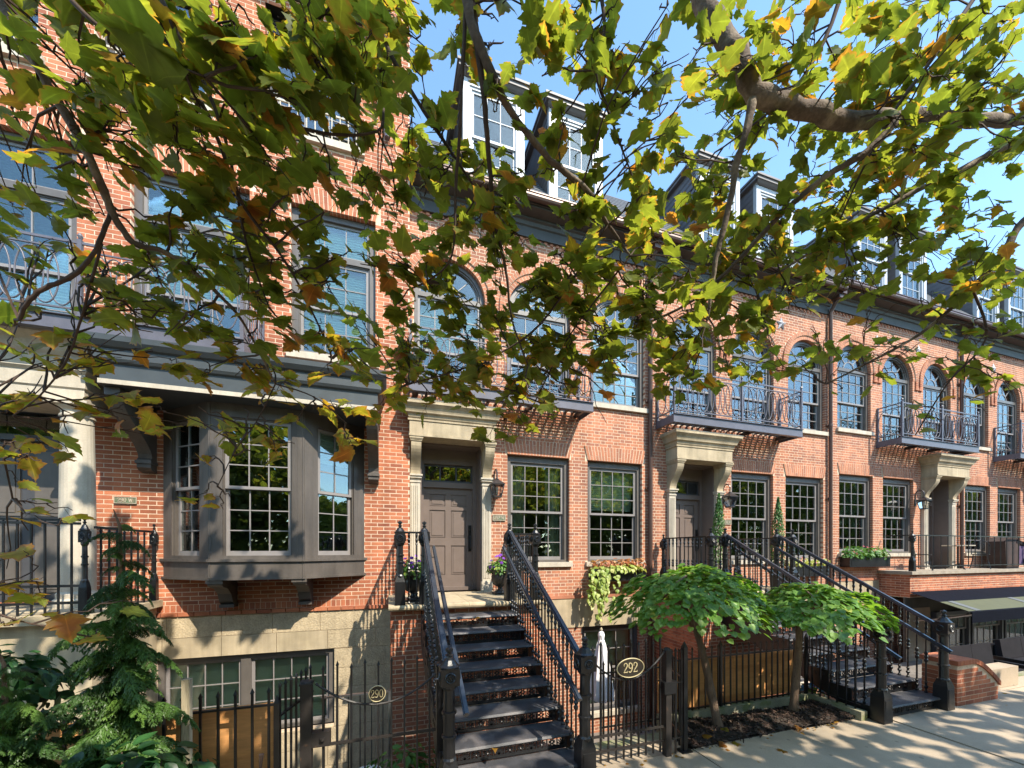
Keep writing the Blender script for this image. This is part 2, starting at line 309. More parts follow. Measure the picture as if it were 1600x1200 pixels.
def inst(name, me, loc, parent=None, rot=None, scale=None):
    """another object on a shared mesh, loc in world coordinates"""
    o = bpy.data.objects.new(name, me); link(o, parent)
    base = wl_of(parent) if parent is not None else Vector((0, 0, 0))
    o.location = Vector(loc) - base
    if rot is not None: o.rotation_euler = rot
    if scale is not None: o.scale = scale
    return o
def tag(o, label, cat, group=None, kind=None):
    o['label'] = label; o['category'] = cat
    if group: o['group'] = group
    if kind: o['kind'] = kind
    return o
def thing(name, loc, label, cat, group=None):
    o = bpy.data.objects.new(name, None); o.empty_display_size = .2; link(o); o.location = loc
    return tag(o, label, cat, group)
KIDS = None
def dup(root, off, label=None, skip=()):
    r = root.copy(); COL.objects.link(r); r.location = Vector(root.location) + Vector(off)
    if label: r['label'] = label
    def rec(a, b):
        for ch in list(a.children):
            if ch.name.split('.')[0] in skip: continue
            c = ch.copy(); COL.objects.link(c); c.parent = b; rec(ch, c)
    rec(root, r); return r
def struct(name, mb, m, label=None):
    o = obj(name, mb, m); o['kind'] = 'structure'
    return o
def np_mesh(name, verts, faces4, m, tone=None):
    """many quads from numpy arrays; tone is per face"""
    me = bpy.data.meshes.new(name); nv = len(verts); nf = len(faces4)
    me.vertices.add(nv); me.vertices.foreach_set('co', verts.astype(np.float32).ravel())
    me.loops.add(nf * 4); me.loops.foreach_set('vertex_index', faces4.astype(np.int32).ravel())
    me.polygons.add(nf); me.polygons.foreach_set('loop_start', np.arange(nf, dtype=np.int32) * 4)
    me.materials.append(m)
    if tone is not None:
        a = me.attributes.new('tone', 'FLOAT', 'FACE'); a.data.foreach_set('value', tone.astype(np.float32))
    me.polygons.foreach_set('use_smooth', np.zeros(nf, bool)); me.update(); me.validate(); return me
BOXF = np.array([(0, 1, 5, 4), (1, 2, 6, 5), (3, 0, 4, 7), (4, 5, 6, 7), (0, 3, 2, 1)])
def boxes_np(B, tone):
    """B rows: x0,x1,y0,y1,z0,z1 -> five-sided boxes (no back)"""
    B = np.asarray(B, float); n = len(B); x0, x1, y0, y1, z0, z1 = B.T
    V = np.stack([np.stack(c, 1) for c in ((x0, y0, z0), (x1, y0, z0), (x1, y1, z0), (x0, y1, z0), (x0, y0, z1), (x1, y0, z1), (x1, y1, z1), (x0, y1, z1))], 1).reshape(-1, 3)
    Fc = (BOXF[None] + (np.arange(n) * 8)[:, None, None]).reshape(-1, 4)
    return V, Fc, np.repeat(tone, 5)
# ------------------------------------------------------------------ leaves
def leaf_outline(kind, r):
    if kind == 'plane':
        half = [(0, 0), (.07, -.06), (.17, -.09), (.24, -.02), (.36, .0), (.33, .08), (.44, .14), (.43, .22), (.57, .36), (.43, .40), (.38, .47), (.27, .50), (.33, .60), (.29, .66), (.25, .74), (.17, .76), (.13, .88), (.06, .92), (0, 1.06)]
    elif kind == 'heart':
        half = [(0, 0), (.12, -.10), (.28, -.10), (.42, .02), (.49, .20), (.47, .40), (.38, .60), (.24, .78), (.10, .92), (0, 1.02)]
    elif kind == 'oval':
        half = [(0, 0), (.12, .08), (.24, .28), (.26, .48), (.18, .75), (.07, .93), (0, 1.)]
    elif kind == 'lobed':
        half = [(0, 0), (.16, -.06), (.30, .08), (.44, .12), (.34, .34), (.30, .55), (.14, .80), (0, 1.)]
    else:
        half = [(0, 0), (.30, .04), (.46, .30), (.42, .62), (.22, .90), (0, .94)]
    j = lambda a: a * (1 + r.uniform(-.12, .12)) if a else 0
    R = [(j(x), y + (r.uniform(-.025, .025) if 0 < i < len(half) - 1 else 0)) for i, (x, y) in enumerate(half)]
    L = [(-j(x), y + r.uniform(-.025, .025)) for x, y in half[-2:0:-1]]
    return R + L
def leaf_geo(kind, r, curl=.25, fold=.25):
    """unit leaf: base at 0, tip along +y, faces up (+z). returns verts, faces (tri/quad), lf colour data without tone"""
    o = leaf_outline(kind, r); n = len(o); cx, cy = 0, .40
    V = []; A = []; ph = r.uniform(0, 6.28); tw = r.uniform(-.25, .25)
    def z(x, y): return fold * abs(x) * .8 - curl * ((x * x) * 1.1 + (y - .35) ** 2) + .05 * math.sin(5 * x + ph) * math.cos(4 * y + ph) + tw * x * y
    for fr in (0, .55, 1):
        if fr == 0: V.append((cx, cy, z(cx, cy))); A.append((.5, cy, 1.)); continue
        for x, y in o:
            px, py = cx + (x - cx) * fr, cy + (y - cy) * fr
            V.append((px, py, z(px, py))); A.append((.5 + px * .5, max(0, min(1, py)), 1 - fr))
    # blue channel: 0 in the middle .. 1 at the rim
    A = [(a, b, 1 - c) for a, b, c in A]
    Fc = [(0, 1 + i, 1 + (i + 1) % n) for i in range(n)] + [(1 + i, 1 + n + i, 1 + n + (i + 1) % n, 1 + (i + 1) % n) for i in range(n)]
    return np.array(V), Fc, np.array(A)
def leaf_mesh(name, geo, m, tone):
    V, Fc, A = geo; me = bpy.data.meshes.new(name); me.from_pydata(V.tolist(), [], Fc); me.materials.append(m)
    a = me.attributes.new('lf', 'FLOAT_COLOR', 'POINT'); a.data.foreach_set('color', np.hstack([A, np.full((len(A), 1), tone)]).astype(np.float32).ravel())
    me.polygons.foreach_set('use_smooth', [True] * len(me.polygons)); me.update(); return me
LEAFGEO = {k: [leaf_geo(k, random.Random(i * 7 + 3), c, f) for i in range(nv)] for k, nv, c, f in (('plane', 9, .32, .22), ('heart', 4, .22, .18), ('oval', 3, .3, .3), ('lobed', 3, .3, .25), ('petal', 3, .35, .3))}
def rot_from(nrm, tip):
    """rotation whose z is nrm and whose y is tip made square to it"""
    z = Vector(nrm).normalized(); y = Vector(tip); y = y - z * y.dot(z)
    y = y.normalized() if y.length > 1e-5 else z.orthogonal().normalized()
    x = y.cross(z); return Matrix((x, y, z)).transposed()
class Foliage:
    """collects leaves; the ones that show largest become objects, the rest one mesh"""
    def __init__(s, kind, m): s.kind = kind; s.m = m; s.L = []
    def add(s, p, nrm, tip, size, tone): s.L.append((Vector(p), rot_from(nrm, tip), size, min(1., max(0., tone)), random.randrange(len(LEAFGEO[s.kind]))))
    def build(s, parent, singles=0, leafname='leaf', massname='foliage', key=None):
        L = s.L
        if singles:
            L = sorted(L, key=key or (lambda t: -t[2])); one, L = L[:singles], L[singles:]
            cache = {}; base = wl_of(parent)
            for p, R, sz, tone, gi in one:
                tq = round(tone * 9) / 9; k = (gi, tq)
                if k not in cache: cache[k] = leaf_mesh(leafname, LEAFGEO[s.kind][gi], s.m, tq)
                o = bpy.data.objects.new(leafname, cache[k]); link(o, parent); o.location = p - base
                o.rotation_euler = R.to_euler(); o.scale = (sz, sz, sz)
        if L:
            Vs, As, Fs = [], [], []; b = 0
            for p, R, sz, tone, gi in L:
                V, Fc, A = LEAFGEO[s.kind][gi]; Rn = np.array(R) * sz
                Vs.append(V @ Rn.T + np.array(p)); As.append(np.hstack([A, np.full((len(A), 1), tone)])); Fs += [tuple(i + b for i in f) for f in Fc]; b += len(V)
            me = bpy.data.meshes.new(massname); base = wl_of(parent) if parent else Vector((0, 0, 0)); V = np.vstack(Vs) - np.array(base)
            me.from_pydata(V.tolist(), [], Fs); me.materials.append(s.m)
            a = me.attributes.new('lf', 'FLOAT_COLOR', 'POINT'); a.data.foreach_set('color', np.vstack(As).astype(np.float32).ravel())
            me.polygons.foreach_set('use_smooth', [True] * len(me.polygons)); me.update()
            o = bpy.data.objects.new(massname, me); link(o, parent); o['kind'] = 'stuff'
            return o
CAMP = Vector((0, -7.6, 0))
def in_view(p, pad=1.03):
    d = Vector(p) - CAMP; c, s = math.cos(YAW), math.sin(YAW); xc = d.x * c - d.y * s; yc = d.x * s + d.y * c
    if yc < .1: return False
    x = 800 + 609 * xc / yc; y = 860 - 609 * d.z / yc
    return abs(x - 800) < 800 * pad and abs(y - 600) < 600 * pad
def leaf_key(t): return -(t[2] / (t[0] - CAMP).length) - (10 if in_view(t[0]) else 0)

# ------------------------------------------------------------------ brickwork
def cut(iv, holes):
    out = [iv]
    for a, b in holes:
        nx = []
        for p, q in out:
            if b <= p or a >= q: nx.append((p, q)); continue
            if a - p > 1e-4: nx.append((p, a))
            if q - b > 1e-4: nx.append((b, q))
        out = nx
    return out
COURSE = .0677
def brickwork(name, parent, x0, x1, z0, z1, y, holes, bond='flemish', matk='brick2', singles=0, deep=.11, rnd=None, course=COURSE, ln=.203, proud=.0008):
    """every brick a box; holes(z) -> list of blocked intervals. bricks next to a hole run deep to form its reveal"""
    r = rnd or random.Random(3); rows = []; ti = []; full = []
    nrow = int((z1 - z0) / course + .5); j = .012; hd = .0955
    for i in range(nrow):
        za = z0 + i * course; zb = za + course - j; zm = (za + zb) / 2; H = holes(zm)
        x = x0
        if bond == 'flemish':
            seq = [ln, hd]; k = 0
            x = x0 - (0 if i % 2 == 0 else .1525)
            k = 0
        else:
            seq = [ln]; k = 0; x = x0 - (0 if i % 2 == 0 else (ln + j) / 2)
        while x < x1:
            w = seq[k % len(seq)]; k += 1; a, b = max(x, x0), min(x + w, x1); x += w + j
            if b - a < .02: continue
            for p, q in cut((a, b), H):
                if q - p < .015: continue
                isdeep = any(abs(p - h[1]) < 1e-3 or abs(q - h[0]) < 1e-3 for h in H)
                t = r.random() ** 1.1 * .93; t = min(1, t * .9 + (.12 if (w == hd and bond == 'flemish' and r.random() < .35) else 0))
                if w == hd and r.random() < .45: t *= .35
                yo = r.uniform(-.0007, .0005)
                row = (p, q, y - proud + yo, y + (deep if isdeep else .004), za + r.uniform(-.0012, .0012), zb + r.uniform(-.0012, .0012))
                if singles and not isdeep and abs((q - p) - w) < 1e-3:
                    full.append((len(rows), w))
                rows.append(row); ti.append(t)
    rows = np.array(rows); ti = np.array(ti); keep = np.ones(len(rows), bool)
    if singles:
        def dist(i): c = rows[i]; return (Vector(((c[0] + c[1]) / 2, c[2], (c[4] + c[5]) / 2)) - CAMP).length
        cand = sorted([(dist(i), i, w) for i, w in full if in_view(((rows[i][0] + rows[i][1]) / 2, y, rows[i][4]), .98)])[:singles]
        cache = {}; base = wl_of(parent)
        for d, i, w in cand:
            c = rows[i]; keep[i] = False; tq = round(ti[i] * 7) / 7; kk = (w, tq)
            if kk not in cache:
                V, Fc, T = boxes_np([(0, w, 0, .006, 0, course - j)], np.array([tq])); cache[kk] = np_mesh('brick', V, Fc, M[matk], T)
            o = bpy.data.objects.new('brick', cache[kk]); link(o, parent); o.location = Vector((c[0], c[2], c[4])) - base
    V, Fc, T = boxes_np(rows[keep], ti[keep]); base = wl_of(parent)
    o = bpy.data.objects.new(name, np_mesh(name, V - np.array(base), Fc, M[matk], T)); link(o, parent); o['kind'] = 'stuff'
    return o
def backing(mb, x0, x1, z0, z1, y, holes, zs, depth=.2):
    """mortar sheet behind the bricks, cut at the openings, with reveals; zs are the levels where holes change"""
    zz = sorted(set([z0, z1] + [z for z in zs if z0 < z < z1]))
    for a, b in zip(zz[:-1], zz[1:]):
        for p, q in cut((x0, x1), holes((a + b) / 2)):
            mb.add([(p, y, a), (q, y, a), (q, y, b), (p, y, b)], [(0, 1, 2, 3)])
            for e, sg in ((p, 1), (q, -1)):
                if x0 + 1e-3 < e < x1 - 1e-3: e += sg * .003; mb.add([(e, y, a), (e, y + depth, a), (e, y + depth, b), (e, y, b)], [(0, 1, 2, 3) if sg > 0 else (3, 2, 1, 0)])
def annulus(mb, cx, cz, r0, r1, y0, y1, a0=0., a1=PI, n=24):
    for k in range(n):
        p, q = a0 + (a1 - a0) * k / n, a0 + (a1 - a0) * (k + 1) / n
        mb.prism([(cx + r0 * math.cos(p), cz + r0 * math.sin(p)), (cx + r1 * math.cos(p), cz + r1 * math.sin(p)), (cx + r1 * math.cos(q), cz + r1 * math.sin(q)), (cx + r0 * math.cos(q), cz + r0 * math.sin(q))], y0, y1)
def tone_obj(name, polys, parent, matk, rnd, kind='stuff'):
    """polys: (poly_xz, y0, y1) prisms with one tone each"""
    mb = MB(); tones = []
    for poly, y0, y1 in polys:
        nf = len(mb.f); mb.prism(poly, y0, y1); t = rnd.random() * .85 + .1; tones += [t] * (len(mb.f) - nf)
    o = obj(name, mb, M[matk], parent); a = o.data.attributes.new('tone', 'FLOAT', 'FACE'); a.data.foreach_set('value', np.array(tones, np.float32))
    if kind: o['kind'] = kind
    return o
def jack_arch(parent, x0, x1, z0, z1, y, matk, rnd, spread=.08, n=20, rows=2):
    P = []
    for k in range(n):
        for r_ in range(rows):
            f0, f1 = r_ / rows, (r_ + 1) / rows
            if (k % 2) and rows == 2: f0, f1 = ((0, .3) if r_ == 0 else (.3, 1))
            elif rows == 2: f0, f1 = ((0, .7) if r_ == 0 else (.7, 1))
            def X(t, f): return x0 - spread * f + (x1 - x0 + 2 * spread * f) * t
            g = .095 / n; t0, t1 = k / n + g, (k + 1) / n - g
            za, zb = z0 + (z1 - z0) * f0 + .003, z0 + (z1 - z0) * f1 - .003
            P.append(([(X(t0, f0), za), (X(t1, f0), za), (X(t1, f1), zb), (X(t0, f1), zb)], y - .024 + rnd.uniform(-.001, .001), y + .11))
    mb = MB(); mb.prism([(x0, z0 + .006), (x1, z0 + .006), (x1 + spread, z1), (x0 - spread, z1)], y - .0215, y + .1); obj('arch_mortar', mb, M['mortar'], parent)
    return tone_obj('jack_arch', P, parent, matk, rnd)
# ------------------------------------------------------------------ windows
PANE = MB().box(-.5, .5, -.003, .003, -.5, .5).mesh('pane', M['glass'])
PANEUP = MB().box(-.5, .5, -.003, .003, -.5, .5).mesh('pane', M['glassup'])
def sash_grid(parent, x0, x1, z0, z1, y, nx, ny, st=.045, mu=.016, m='sash', pane=None, rail_b=None):
    pane = pane or PANE; mb = MB(); rb = rail_b or st; T = .018
    mb.box(x0, x0 + st, y - T, y + T, z0, z1); mb.box(x1 - st, x1, y - T, y + T, z0, z1)
    mb.box(x0 + st, x1 - st, y - T, y + T, z0, z0 + rb); mb.box(x0 + st, x1 - st, y - T, y + T, z1 - st, z1)
    a0, a1, b0, b1 = x0 + st, x1 - st, z0 + rb, z1 - st
    for i in range(1, nx):
        x = a0 + (a1 - a0) * i / nx; mb.box(x - mu / 2, x + mu / 2, y - .014, y + .014, b0, b1)
    for k in range(1, ny):
        z = b0 + (b1 - b0) * k / ny; mb.box(a0, a1, y - .0125, y + .0125, z - mu / 2, z + mu / 2)
    s = obj('sash', mb, M[m], parent)
    gp = parent
    for i in range(nx):
        for k in range(ny):
            w, h = (a1 - a0) / nx, (b1 - b0) / ny
            inst('pane', pane, (a0 + w * (i + .5), y, b0 + h * (k + .5)), gp, rot=(random.uniform(-.004, .004), 0, random.uniform(-.005, .005)), scale=(w - mu * .6, 1, h - mu * .6))
    return s
def slats(mb, x0, x1, z0, z1, y, step=.045):
    n = max(2, int((z1 - z0) / step))
    pr = []
    for i in range(n): pr += [(y, z0 + (z1 - z0) * i / n), (y + .022, z0 + (z1 - z0) * (i + .93) / n)]
    for i in range(len(pr) - 1):
        (a, b), (c, d) = pr[i], pr[i + 1]; mb.add([(x0, a, b), (x1, a, b), (x1, c, d), (x0, c, d)], [(0, 1, 2, 3)])
def add_blind(parent, x0, x1, z0, z1, y, kind):
    mb = MB()
    if kind == 'blind': slats(mb, x0, x1, z0, z1, y)
    else:
        n = 14; w = (x1 - x0)
        for a, b in ((x0, x0 + w * .3), (x1 - w * .3, x1)):
            pts = [(a + (b - a) * i / n, y + .03 * math.sin(i * 1.9)) for i in range(n + 1)]
            for i in range(n): mb.add([(pts[i][0], pts[i][1], z0), (pts[i + 1][0], pts[i + 1][1], z0), (pts[i + 1][0], pts[i + 1][1], z1), (pts[i][0], pts[i][1], z1)], [(0, 1, 2, 3)])
    obj('blind' if kind == 'blind' else 'curtain', mb, M['blind' if kind == 'blind' else 'curtain'], parent)
def window(parent, x0, x1, z0, z1, yp, nx=4, nyu=3, nyl=3, split=.5, m='trim', sm='sash', blind=None, pane=None, fw=.085, name='window', head=None):
    """double-hung window set back in its opening"""
    mb = MB(); f = fw; hd = head or f
    for a, b, c, d in ((x0, x0 + f, z0, z1), (x1 - f, x1, z0, z1), (x0 + f, x1 - f, z1 - hd, z1), (x0 + f, x1 - f, z0, z0 + .05)):
        mb.box(a, b, yp + .075, yp + .20, c, d)
    s = .02                                                     # inner bead, a step back
    for a, b, c, d in ((x0 + f, x0 + f + s, z0 + .05, z1 - hd), (x1 - f - s, x1 - f, z0 + .05, z1 - hd), (x0 + f + s, x1 - f - s, z1 - hd - s, z1 - hd)):
        mb.box(a, b, yp + .10, yp + .20, c, d)
    w = obj(name, mb, M[m], parent)
    a, b, c, d = x0 + f + s, x1 - f - s, z0 + .05, z1 - hd - s; zm = c + (d - c) * split
    sash_grid(w, a, b, zm - .02, d, yp + .135, nx, nyu, m=sm, pane=pane)
    sash_grid(w, a, b, c, zm + .02, yp + .175, nx, nyl, m=sm, pane=pane, rail_b=.07)
    if blind: add_blind(w, a, b, (c if blind[1] >= 1 else d - (d - c) * blind[1]), d, yp + .26, blind[0])
    return w
def arch_window(parent, cx, R, zb, zs, yp, m='trim', blind=None, pane=None):
    mb = MB(); f = .075
    mb.box(cx - R, cx - R + f, yp + .075, yp + .20, zb, zs); mb.box(cx + R - f, cx + R, yp + .075, yp + .20, zb, zs)
    annulus(mb, cx, zs, R - f, R, yp + .075, yp + .20); annulus(mb, cx, zs, R - f - .03, R - f, yp + .10, yp + .20)
    mb.box(cx - R + f, cx + R - f, yp + .085, yp + .20, zs - .06, zs + .03); mb.box(cx - R + f, cx + R - f, yp + .09, yp + .20, zb, zb + .05)
    w = obj('window', mb, M[m], parent)
    r = R - f - .03; y = yp + .15; mb = MB(); z = zs + .03; rh = .22
    annulus(mb, cx, z, r - .03, r, y - .016, y + .016); annulus(mb, cx, z, rh - .012, rh + .012, y - .014, y + .014, n=14)
    for a in (45, 90, 135):
        c, s = math.cos(math.radians(a)), math.sin(math.radians(a)); mb.bar((cx + c * rh, y, z + s * rh), (cx + c * (r - .02), y, z + s * (r - .02)), .016, .026, up=(0, 1, 0))
    obj('fan_sash', mb, M['sash'], w)
    pm = pane or PANE; gm = pm.materials[0]
    def sector(r0, r1, a0, a1, n=8):
        A = [a0 + (a1 - a0) * i / n for i in range(n + 1)]
        po = [(cx + r1 * math.cos(t), z + r1 * math.sin(t)) for t in A] + ([(cx + r0 * math.cos(t), z + r0 * math.sin(t)) for t in reversed(A)] if r0 else [])
        b = MB(); b.prism(po, y - .003, y + .003); obj('pane', b, gm, w)
    sector(0, rh - .01, 0, PI, 12)
    for k in range(4): sector(rh + .01, r - .01, k * PI / 4 + .012, (k + 1) * PI / 4 - .012)
    a, b, c, d = cx - R + f, cx + R - f, zb + .05, zs - .06; zm = c + (d - c) * .46
    sash_grid(w, a, b, zm - .02, d, yp + .135, 4, 3, pane=pane); sash_grid(w, a, b, c, zm + .02, yp + .175, 4, 3, pane=pane, rail_b=.07)
    if blind: add_blind(w, a, b, d - (d - c) * blind[1], d, yp + .26, blind[0])
    return w
def arch_ring(parent, cx, R, zs, y, matk, rnd, drop=.12):
    P = []
    for ra, rb, pr in ((R, R + .098, .010), (R + .104, R + .20, .034)):
        n = int(PI * (ra + .05) / .074)
        for k in range(n):
            a, b = PI * (k + .08) / n, PI * (k + .92) / n
            P.append(([(cx + ra * math.cos(a), zs + ra * math.sin(a)), (cx + rb * math.cos(a), zs + rb * math.sin(a)), (cx + rb * math.cos(b), zs + rb * math.sin(b)), (cx + ra * math.cos(b), zs + ra * math.sin(b))], y - pr, y + .11))
    for s in (-1, 1):                                           # the ring's short legs and stops
        for k in range(3):
            z = zs - .003 - (k + 1) * .0677
            xa, xb = sorted((cx + s * (R + .104), cx + s * (R + .20))); P.append(([(xa, z), (xb, z), (xb, z + .058), (xa, z + .058)], y - .034, y + .004))
        xa, xb = sorted((cx + s * (R + .09), cx + s * (R + .235))); z = zs - .003 - 4 * .0677; P.append(([(xa, z), (xb, z), (xb, z + .058), (xa, z + .058)], y - .040, y + .004))
    mb = MB(); annulus(mb, cx, zs, R + .004, R + .101, y - .008, y + .10); annulus(mb, cx, zs, R + .1012, R + .197, y - .0315, y + .10); obj('arch_mortar', mb, M['mortar'], parent)
    return tone_obj('arch_ring', P, parent, matk, rnd)
# ------------------------------------------------------------------ row houses 292 and its neighbours
ARCH = [(1.15, .69, 2.97), (3.03, .69, 2.97), (4.915, .69, 3.23)]; SPR = 4.97
def dormer(parent, x0, x1, yf, zo, dark=False):
    z0, zt = 7.05 + zo, 9.55 + zo; mb = MB(); wx0, wx1, wz0, wz1 = x0 + .13, x1 - .13, 7.42 + zo, 9.36 + zo
    for a, b, c, d in ((x0, wx0, z0, zt), (wx1, x1, z0, zt), (wx0, wx1, z0, wz0), (wx0, wx1, wz1, zt)): mb.box(a, b, yf, yf + .10, c, d)
    b = obj('dormer', mb, M['dormer'], parent)
    mb = MB(); n = 16                                           # lapped siding on the cheeks, laid with the roof slope
    for s, x in ((-1, x0), (1, x1)):
        xa, xb = (x + .004, x + .05) if s < 0 else (x - .05, x - .004)
        mb.prism([(yf + .10, z0), (yf + .10, zt), (yf + 1.9, zt), (yf + .2, z0 + .1)], xa, xb, axis='x')
        for k in range(n):
            za = z0 + .35 + k * .15
            if za + .12 > zt: break
            yb = min(yf + 1.8, yf + .25 + (za - z0) * .72)
            mb.add([(x + s * .012, yf + .10, za), (x + s * .012, yb, za), (x, yb, za + .15), (x, yf + .10, za + .15)], [(0, 1, 2, 3)])
    obj('dormer_cheek', mb, M['dormerd'], b)
    mb = MB(); mb.box(x0 - .10, x1 + .10, yf - .12, yf + 2.0, zt + .002, zt + .07); mb.strip([(yf - .02, zt - .06), (yf - .06, zt - .04), (yf - .10, zt + .0)], x0 - .05, x1 + .05)
    mb.box(x0 - .13, x1 + .13, yf - .15, yf + 2.0, zt + .072, zt + .12); obj('dormer_roof', mb, M['dormerd'], b)
    zm = (wz0 + wz1) / 2
    mb = MB()
    for a, c, d, e in ((wx0, wx0 + .05, wz0, wz1), (wx1 - .05, wx1, wz0, wz1), (wx0 + .05, wx1 - .05, wz1 - .05, wz1), (wx0 + .05, wx1 - .05, wz0, wz0 + .05)): mb.box(a, c, yf + .02, yf + .12, d, e)
    obj('window_frame', mb, M['dormer'], b)
    sash_grid(b, wx0 + .05, wx1 - .05, zm - .02, wz1 - .05, yf + .06, 3, 2, m='dormer', pane=PANEUP, st=.05)
    sash_grid(b, wx0 + .05, wx1 - .05, wz0 + .05, zm + .02, yf + .09, 3, 2, m='dormer', pane=PANEUP, st=.05)
    return b
def entry(parent, X, zo, lit=True):
    """door case: fluted pilasters, scrolled corbels, entablature, panelled door with transom"""
    B = lambda mb, a, b, c, d, e, f: mb.box(X(a), X(b), c, d, e + zo, f + zo)
    root = None; mb = MB()
    # entablature (with cornice); the cornice profile is run along x and returned at both ends
    B(mb, .36, 1.94, -.38, -.002, 2.09, 2.345); B(mb, .35, 1.95, -.40, -.002, 2.065, 2.10); B(mb, .33, 1.97, -.395, -.002, 2.345, 2.375)
    xs = sorted((X(.36), X(1.94))); z = zo
    prof = [(-.38, 2.375), (-.40, 2.40), (-.415, 2.45), (-.45, 2.475), (-.455, 2.50), (-.48, 2.56), (-.52, 2.605), (-.535, 2.615), (-.535, 2.665), (-.002, 2.665)]
    n = len(prof); vs = []
    for p in prof: e = max(0, -p[0] - .38) if p[0] < -.1 else .155; vs.append((xs[0] - e, p[0], p[1] + z))
    for p in prof: e = max(0, -p[0] - .38) if p[0] < -.1 else .155; vs.append((xs[1] + e, p[0], p[1] + z))
    mb.add(vs, [(i, i + 1, i + 1 + n, i + n) for i in range(n - 1)])
    for k in (0, 1):                                            # returns: one quad per step back to the wall
        for i in range(n - 2):
            a, b = vs[k * n + i], vs[k * n + i + 1]; mb.add([a, b, (b[0], -.002, b[2]), (a[0], -.002, a[2])], [(0, 1, 2, 3)])
    por = obj('portico', mb, M['lime'], parent)
    mb = MB(); B(mb, .20, 2.12, -.54, -.004, 2.667, 2.685); obj('cap_flashing', mb, M['limew'], por)
    for u0, u1 in ((.39, .57), (1.77, 1.95)):
        w = u1 - u0; mb = MB()                                  # pilaster with flutes, plinth and capital
        B(mb, u0, u1, -.085, -.002, -.81, 1.36)
        for k in range(4): B(mb, u0 + .02 + k * (w - .04) / 4 + .004, u0 + .02 + (k + 1) * (w - .04) / 4 - .012, -.097, -.085, -.55, 1.22)
        B(mb, u0 - .02, u1 + .02, -.11, -.002, -.81, -.62); B(mb, u0 - .012, u1 + .012, -.10, -.002, 1.28, 1.31); B(mb, u0 - .025, u1 + .025, -.12, -.002, 1.36, 1.40); B(mb, u0 - .04, u1 + .04, -.14, -.002, 1.40, 1.43)
        obj('pilaster', mb, M['limew'], por)
        mb = MB(); pr = [(-.002, 1.43), (-.10, 1.43)]           # corbel: an S-curved console
        for i in range(11):
            t = i / 10; pr.append((-.10 - .255 * (t * t * (3 - 2 * t)), 1.45 + .50 * t))
        pr += [(-.355, 1.985), (-.002, 1.985)]
        xx = sorted((X(u0), X(u1))); mb.prism([(a, b + zo) for a, b in pr], xx[0], xx[1], axis='x')
        B(mb, u0 - .012, u1 + .012, -.37, -.002, 1.987, 2.01); B(mb, u0 - .03, u1 + .03, -.39, -.002, 2.028, 2.063); B(mb, u0 - .02, u1 + .02, -.38, -.002, 2.010, 2.028)
        obj('corbel', mb, M['lime'], por)
    mb = MB()                                                   # recess lining
    B(mb, .57, .60, -.0, .42, -.81, 2.06); B(mb, 1.74, 1.77, -.0, .42, -.81, 2.06); B(mb, .60, 1.74, .0, .42, 2.03, 2.06)
    B(mb, .60, .67, .34, .46, -.81, 2.03); B(mb, 1.66, 1.74, .34, .46, -.81, 2.03); B(mb, .67, 1.66, .34, .46, 1.74, 2.03); B(mb, .67, 1.66, .345, .46, 1.27, 1.38)
    B(mb, .67, 1.66, .30, .46, -.81, -.74)
    fr = obj('door_frame', mb, M['door'], parent)
    mb = MB(); B(mb, .67, 1.66, .39, .43, 1.38, 1.42); B(mb, .67, 1.66, .39, .43, 1.70, 1.74)
    for u in (.67, .985, 1.31, 1.63): B(mb, u, u + .03, .385, .43, 1.42, 1.70)
    obj('transom_sash', mb, M['trimd'], fr)
    for u in (.84, 1.16, 1.485): inst('pane', PANE, (X(u), .41, 1.56 + zo), fr, scale=(.29, 1, .28))
    mb = MB(); y = .42                                          # six-panel door
    us = [.67, .79, 1.105, 1.225, 1.54, 1.66]; zs_ = [-.74, -.50, .10, .26, .82, .90, 1.14, 1.27]
    for i in (0, 2, 4): B(mb, us[i], us[i + 1], y - .02, y + .03, -.74, 1.27)
    for i in (1, 3):
        for k in (0, 2, 4, 6): B(mb, us[i], us[i + 1], y - .02, y + .03, zs_[k], zs_[k + 1])
    dr = obj('door', mb, M['door'], parent)
    for i in (1, 3):
        for k in (1, 3, 5):
            mb = MB(); a, b, c, d = us[i], us[i + 1], zs_[k], zs_[k + 1]; B(mb, a, b, y + .005, y + .02, c, d)
            B(mb, a + .012, b - .012, y - .004, y + .005, c + .012, d - .012); B(mb, a + .045, b - .045, y - .014, y - .004, c + .045, d - .045); obj('panel', mb, M['door'], dr)
    mb = MB(); B(mb, 1.58, 1.64, y - .035, y - .02, -.02, .52); mb.tube([(X(1.61), y - .03, .30 + zo), (X(1.61), y - .09, .28 + zo), (X(1.61), y - .09, .05 + zo), (X(1.61), y - .03, .03 + zo)], .012)
    mb.lathe([(.001, 0), (.026, .002), (.026, .02), (.001, .022)], (X(1.61), y - .05, .42 + zo)); obj('door_handle', mb, M['iron'], dr)
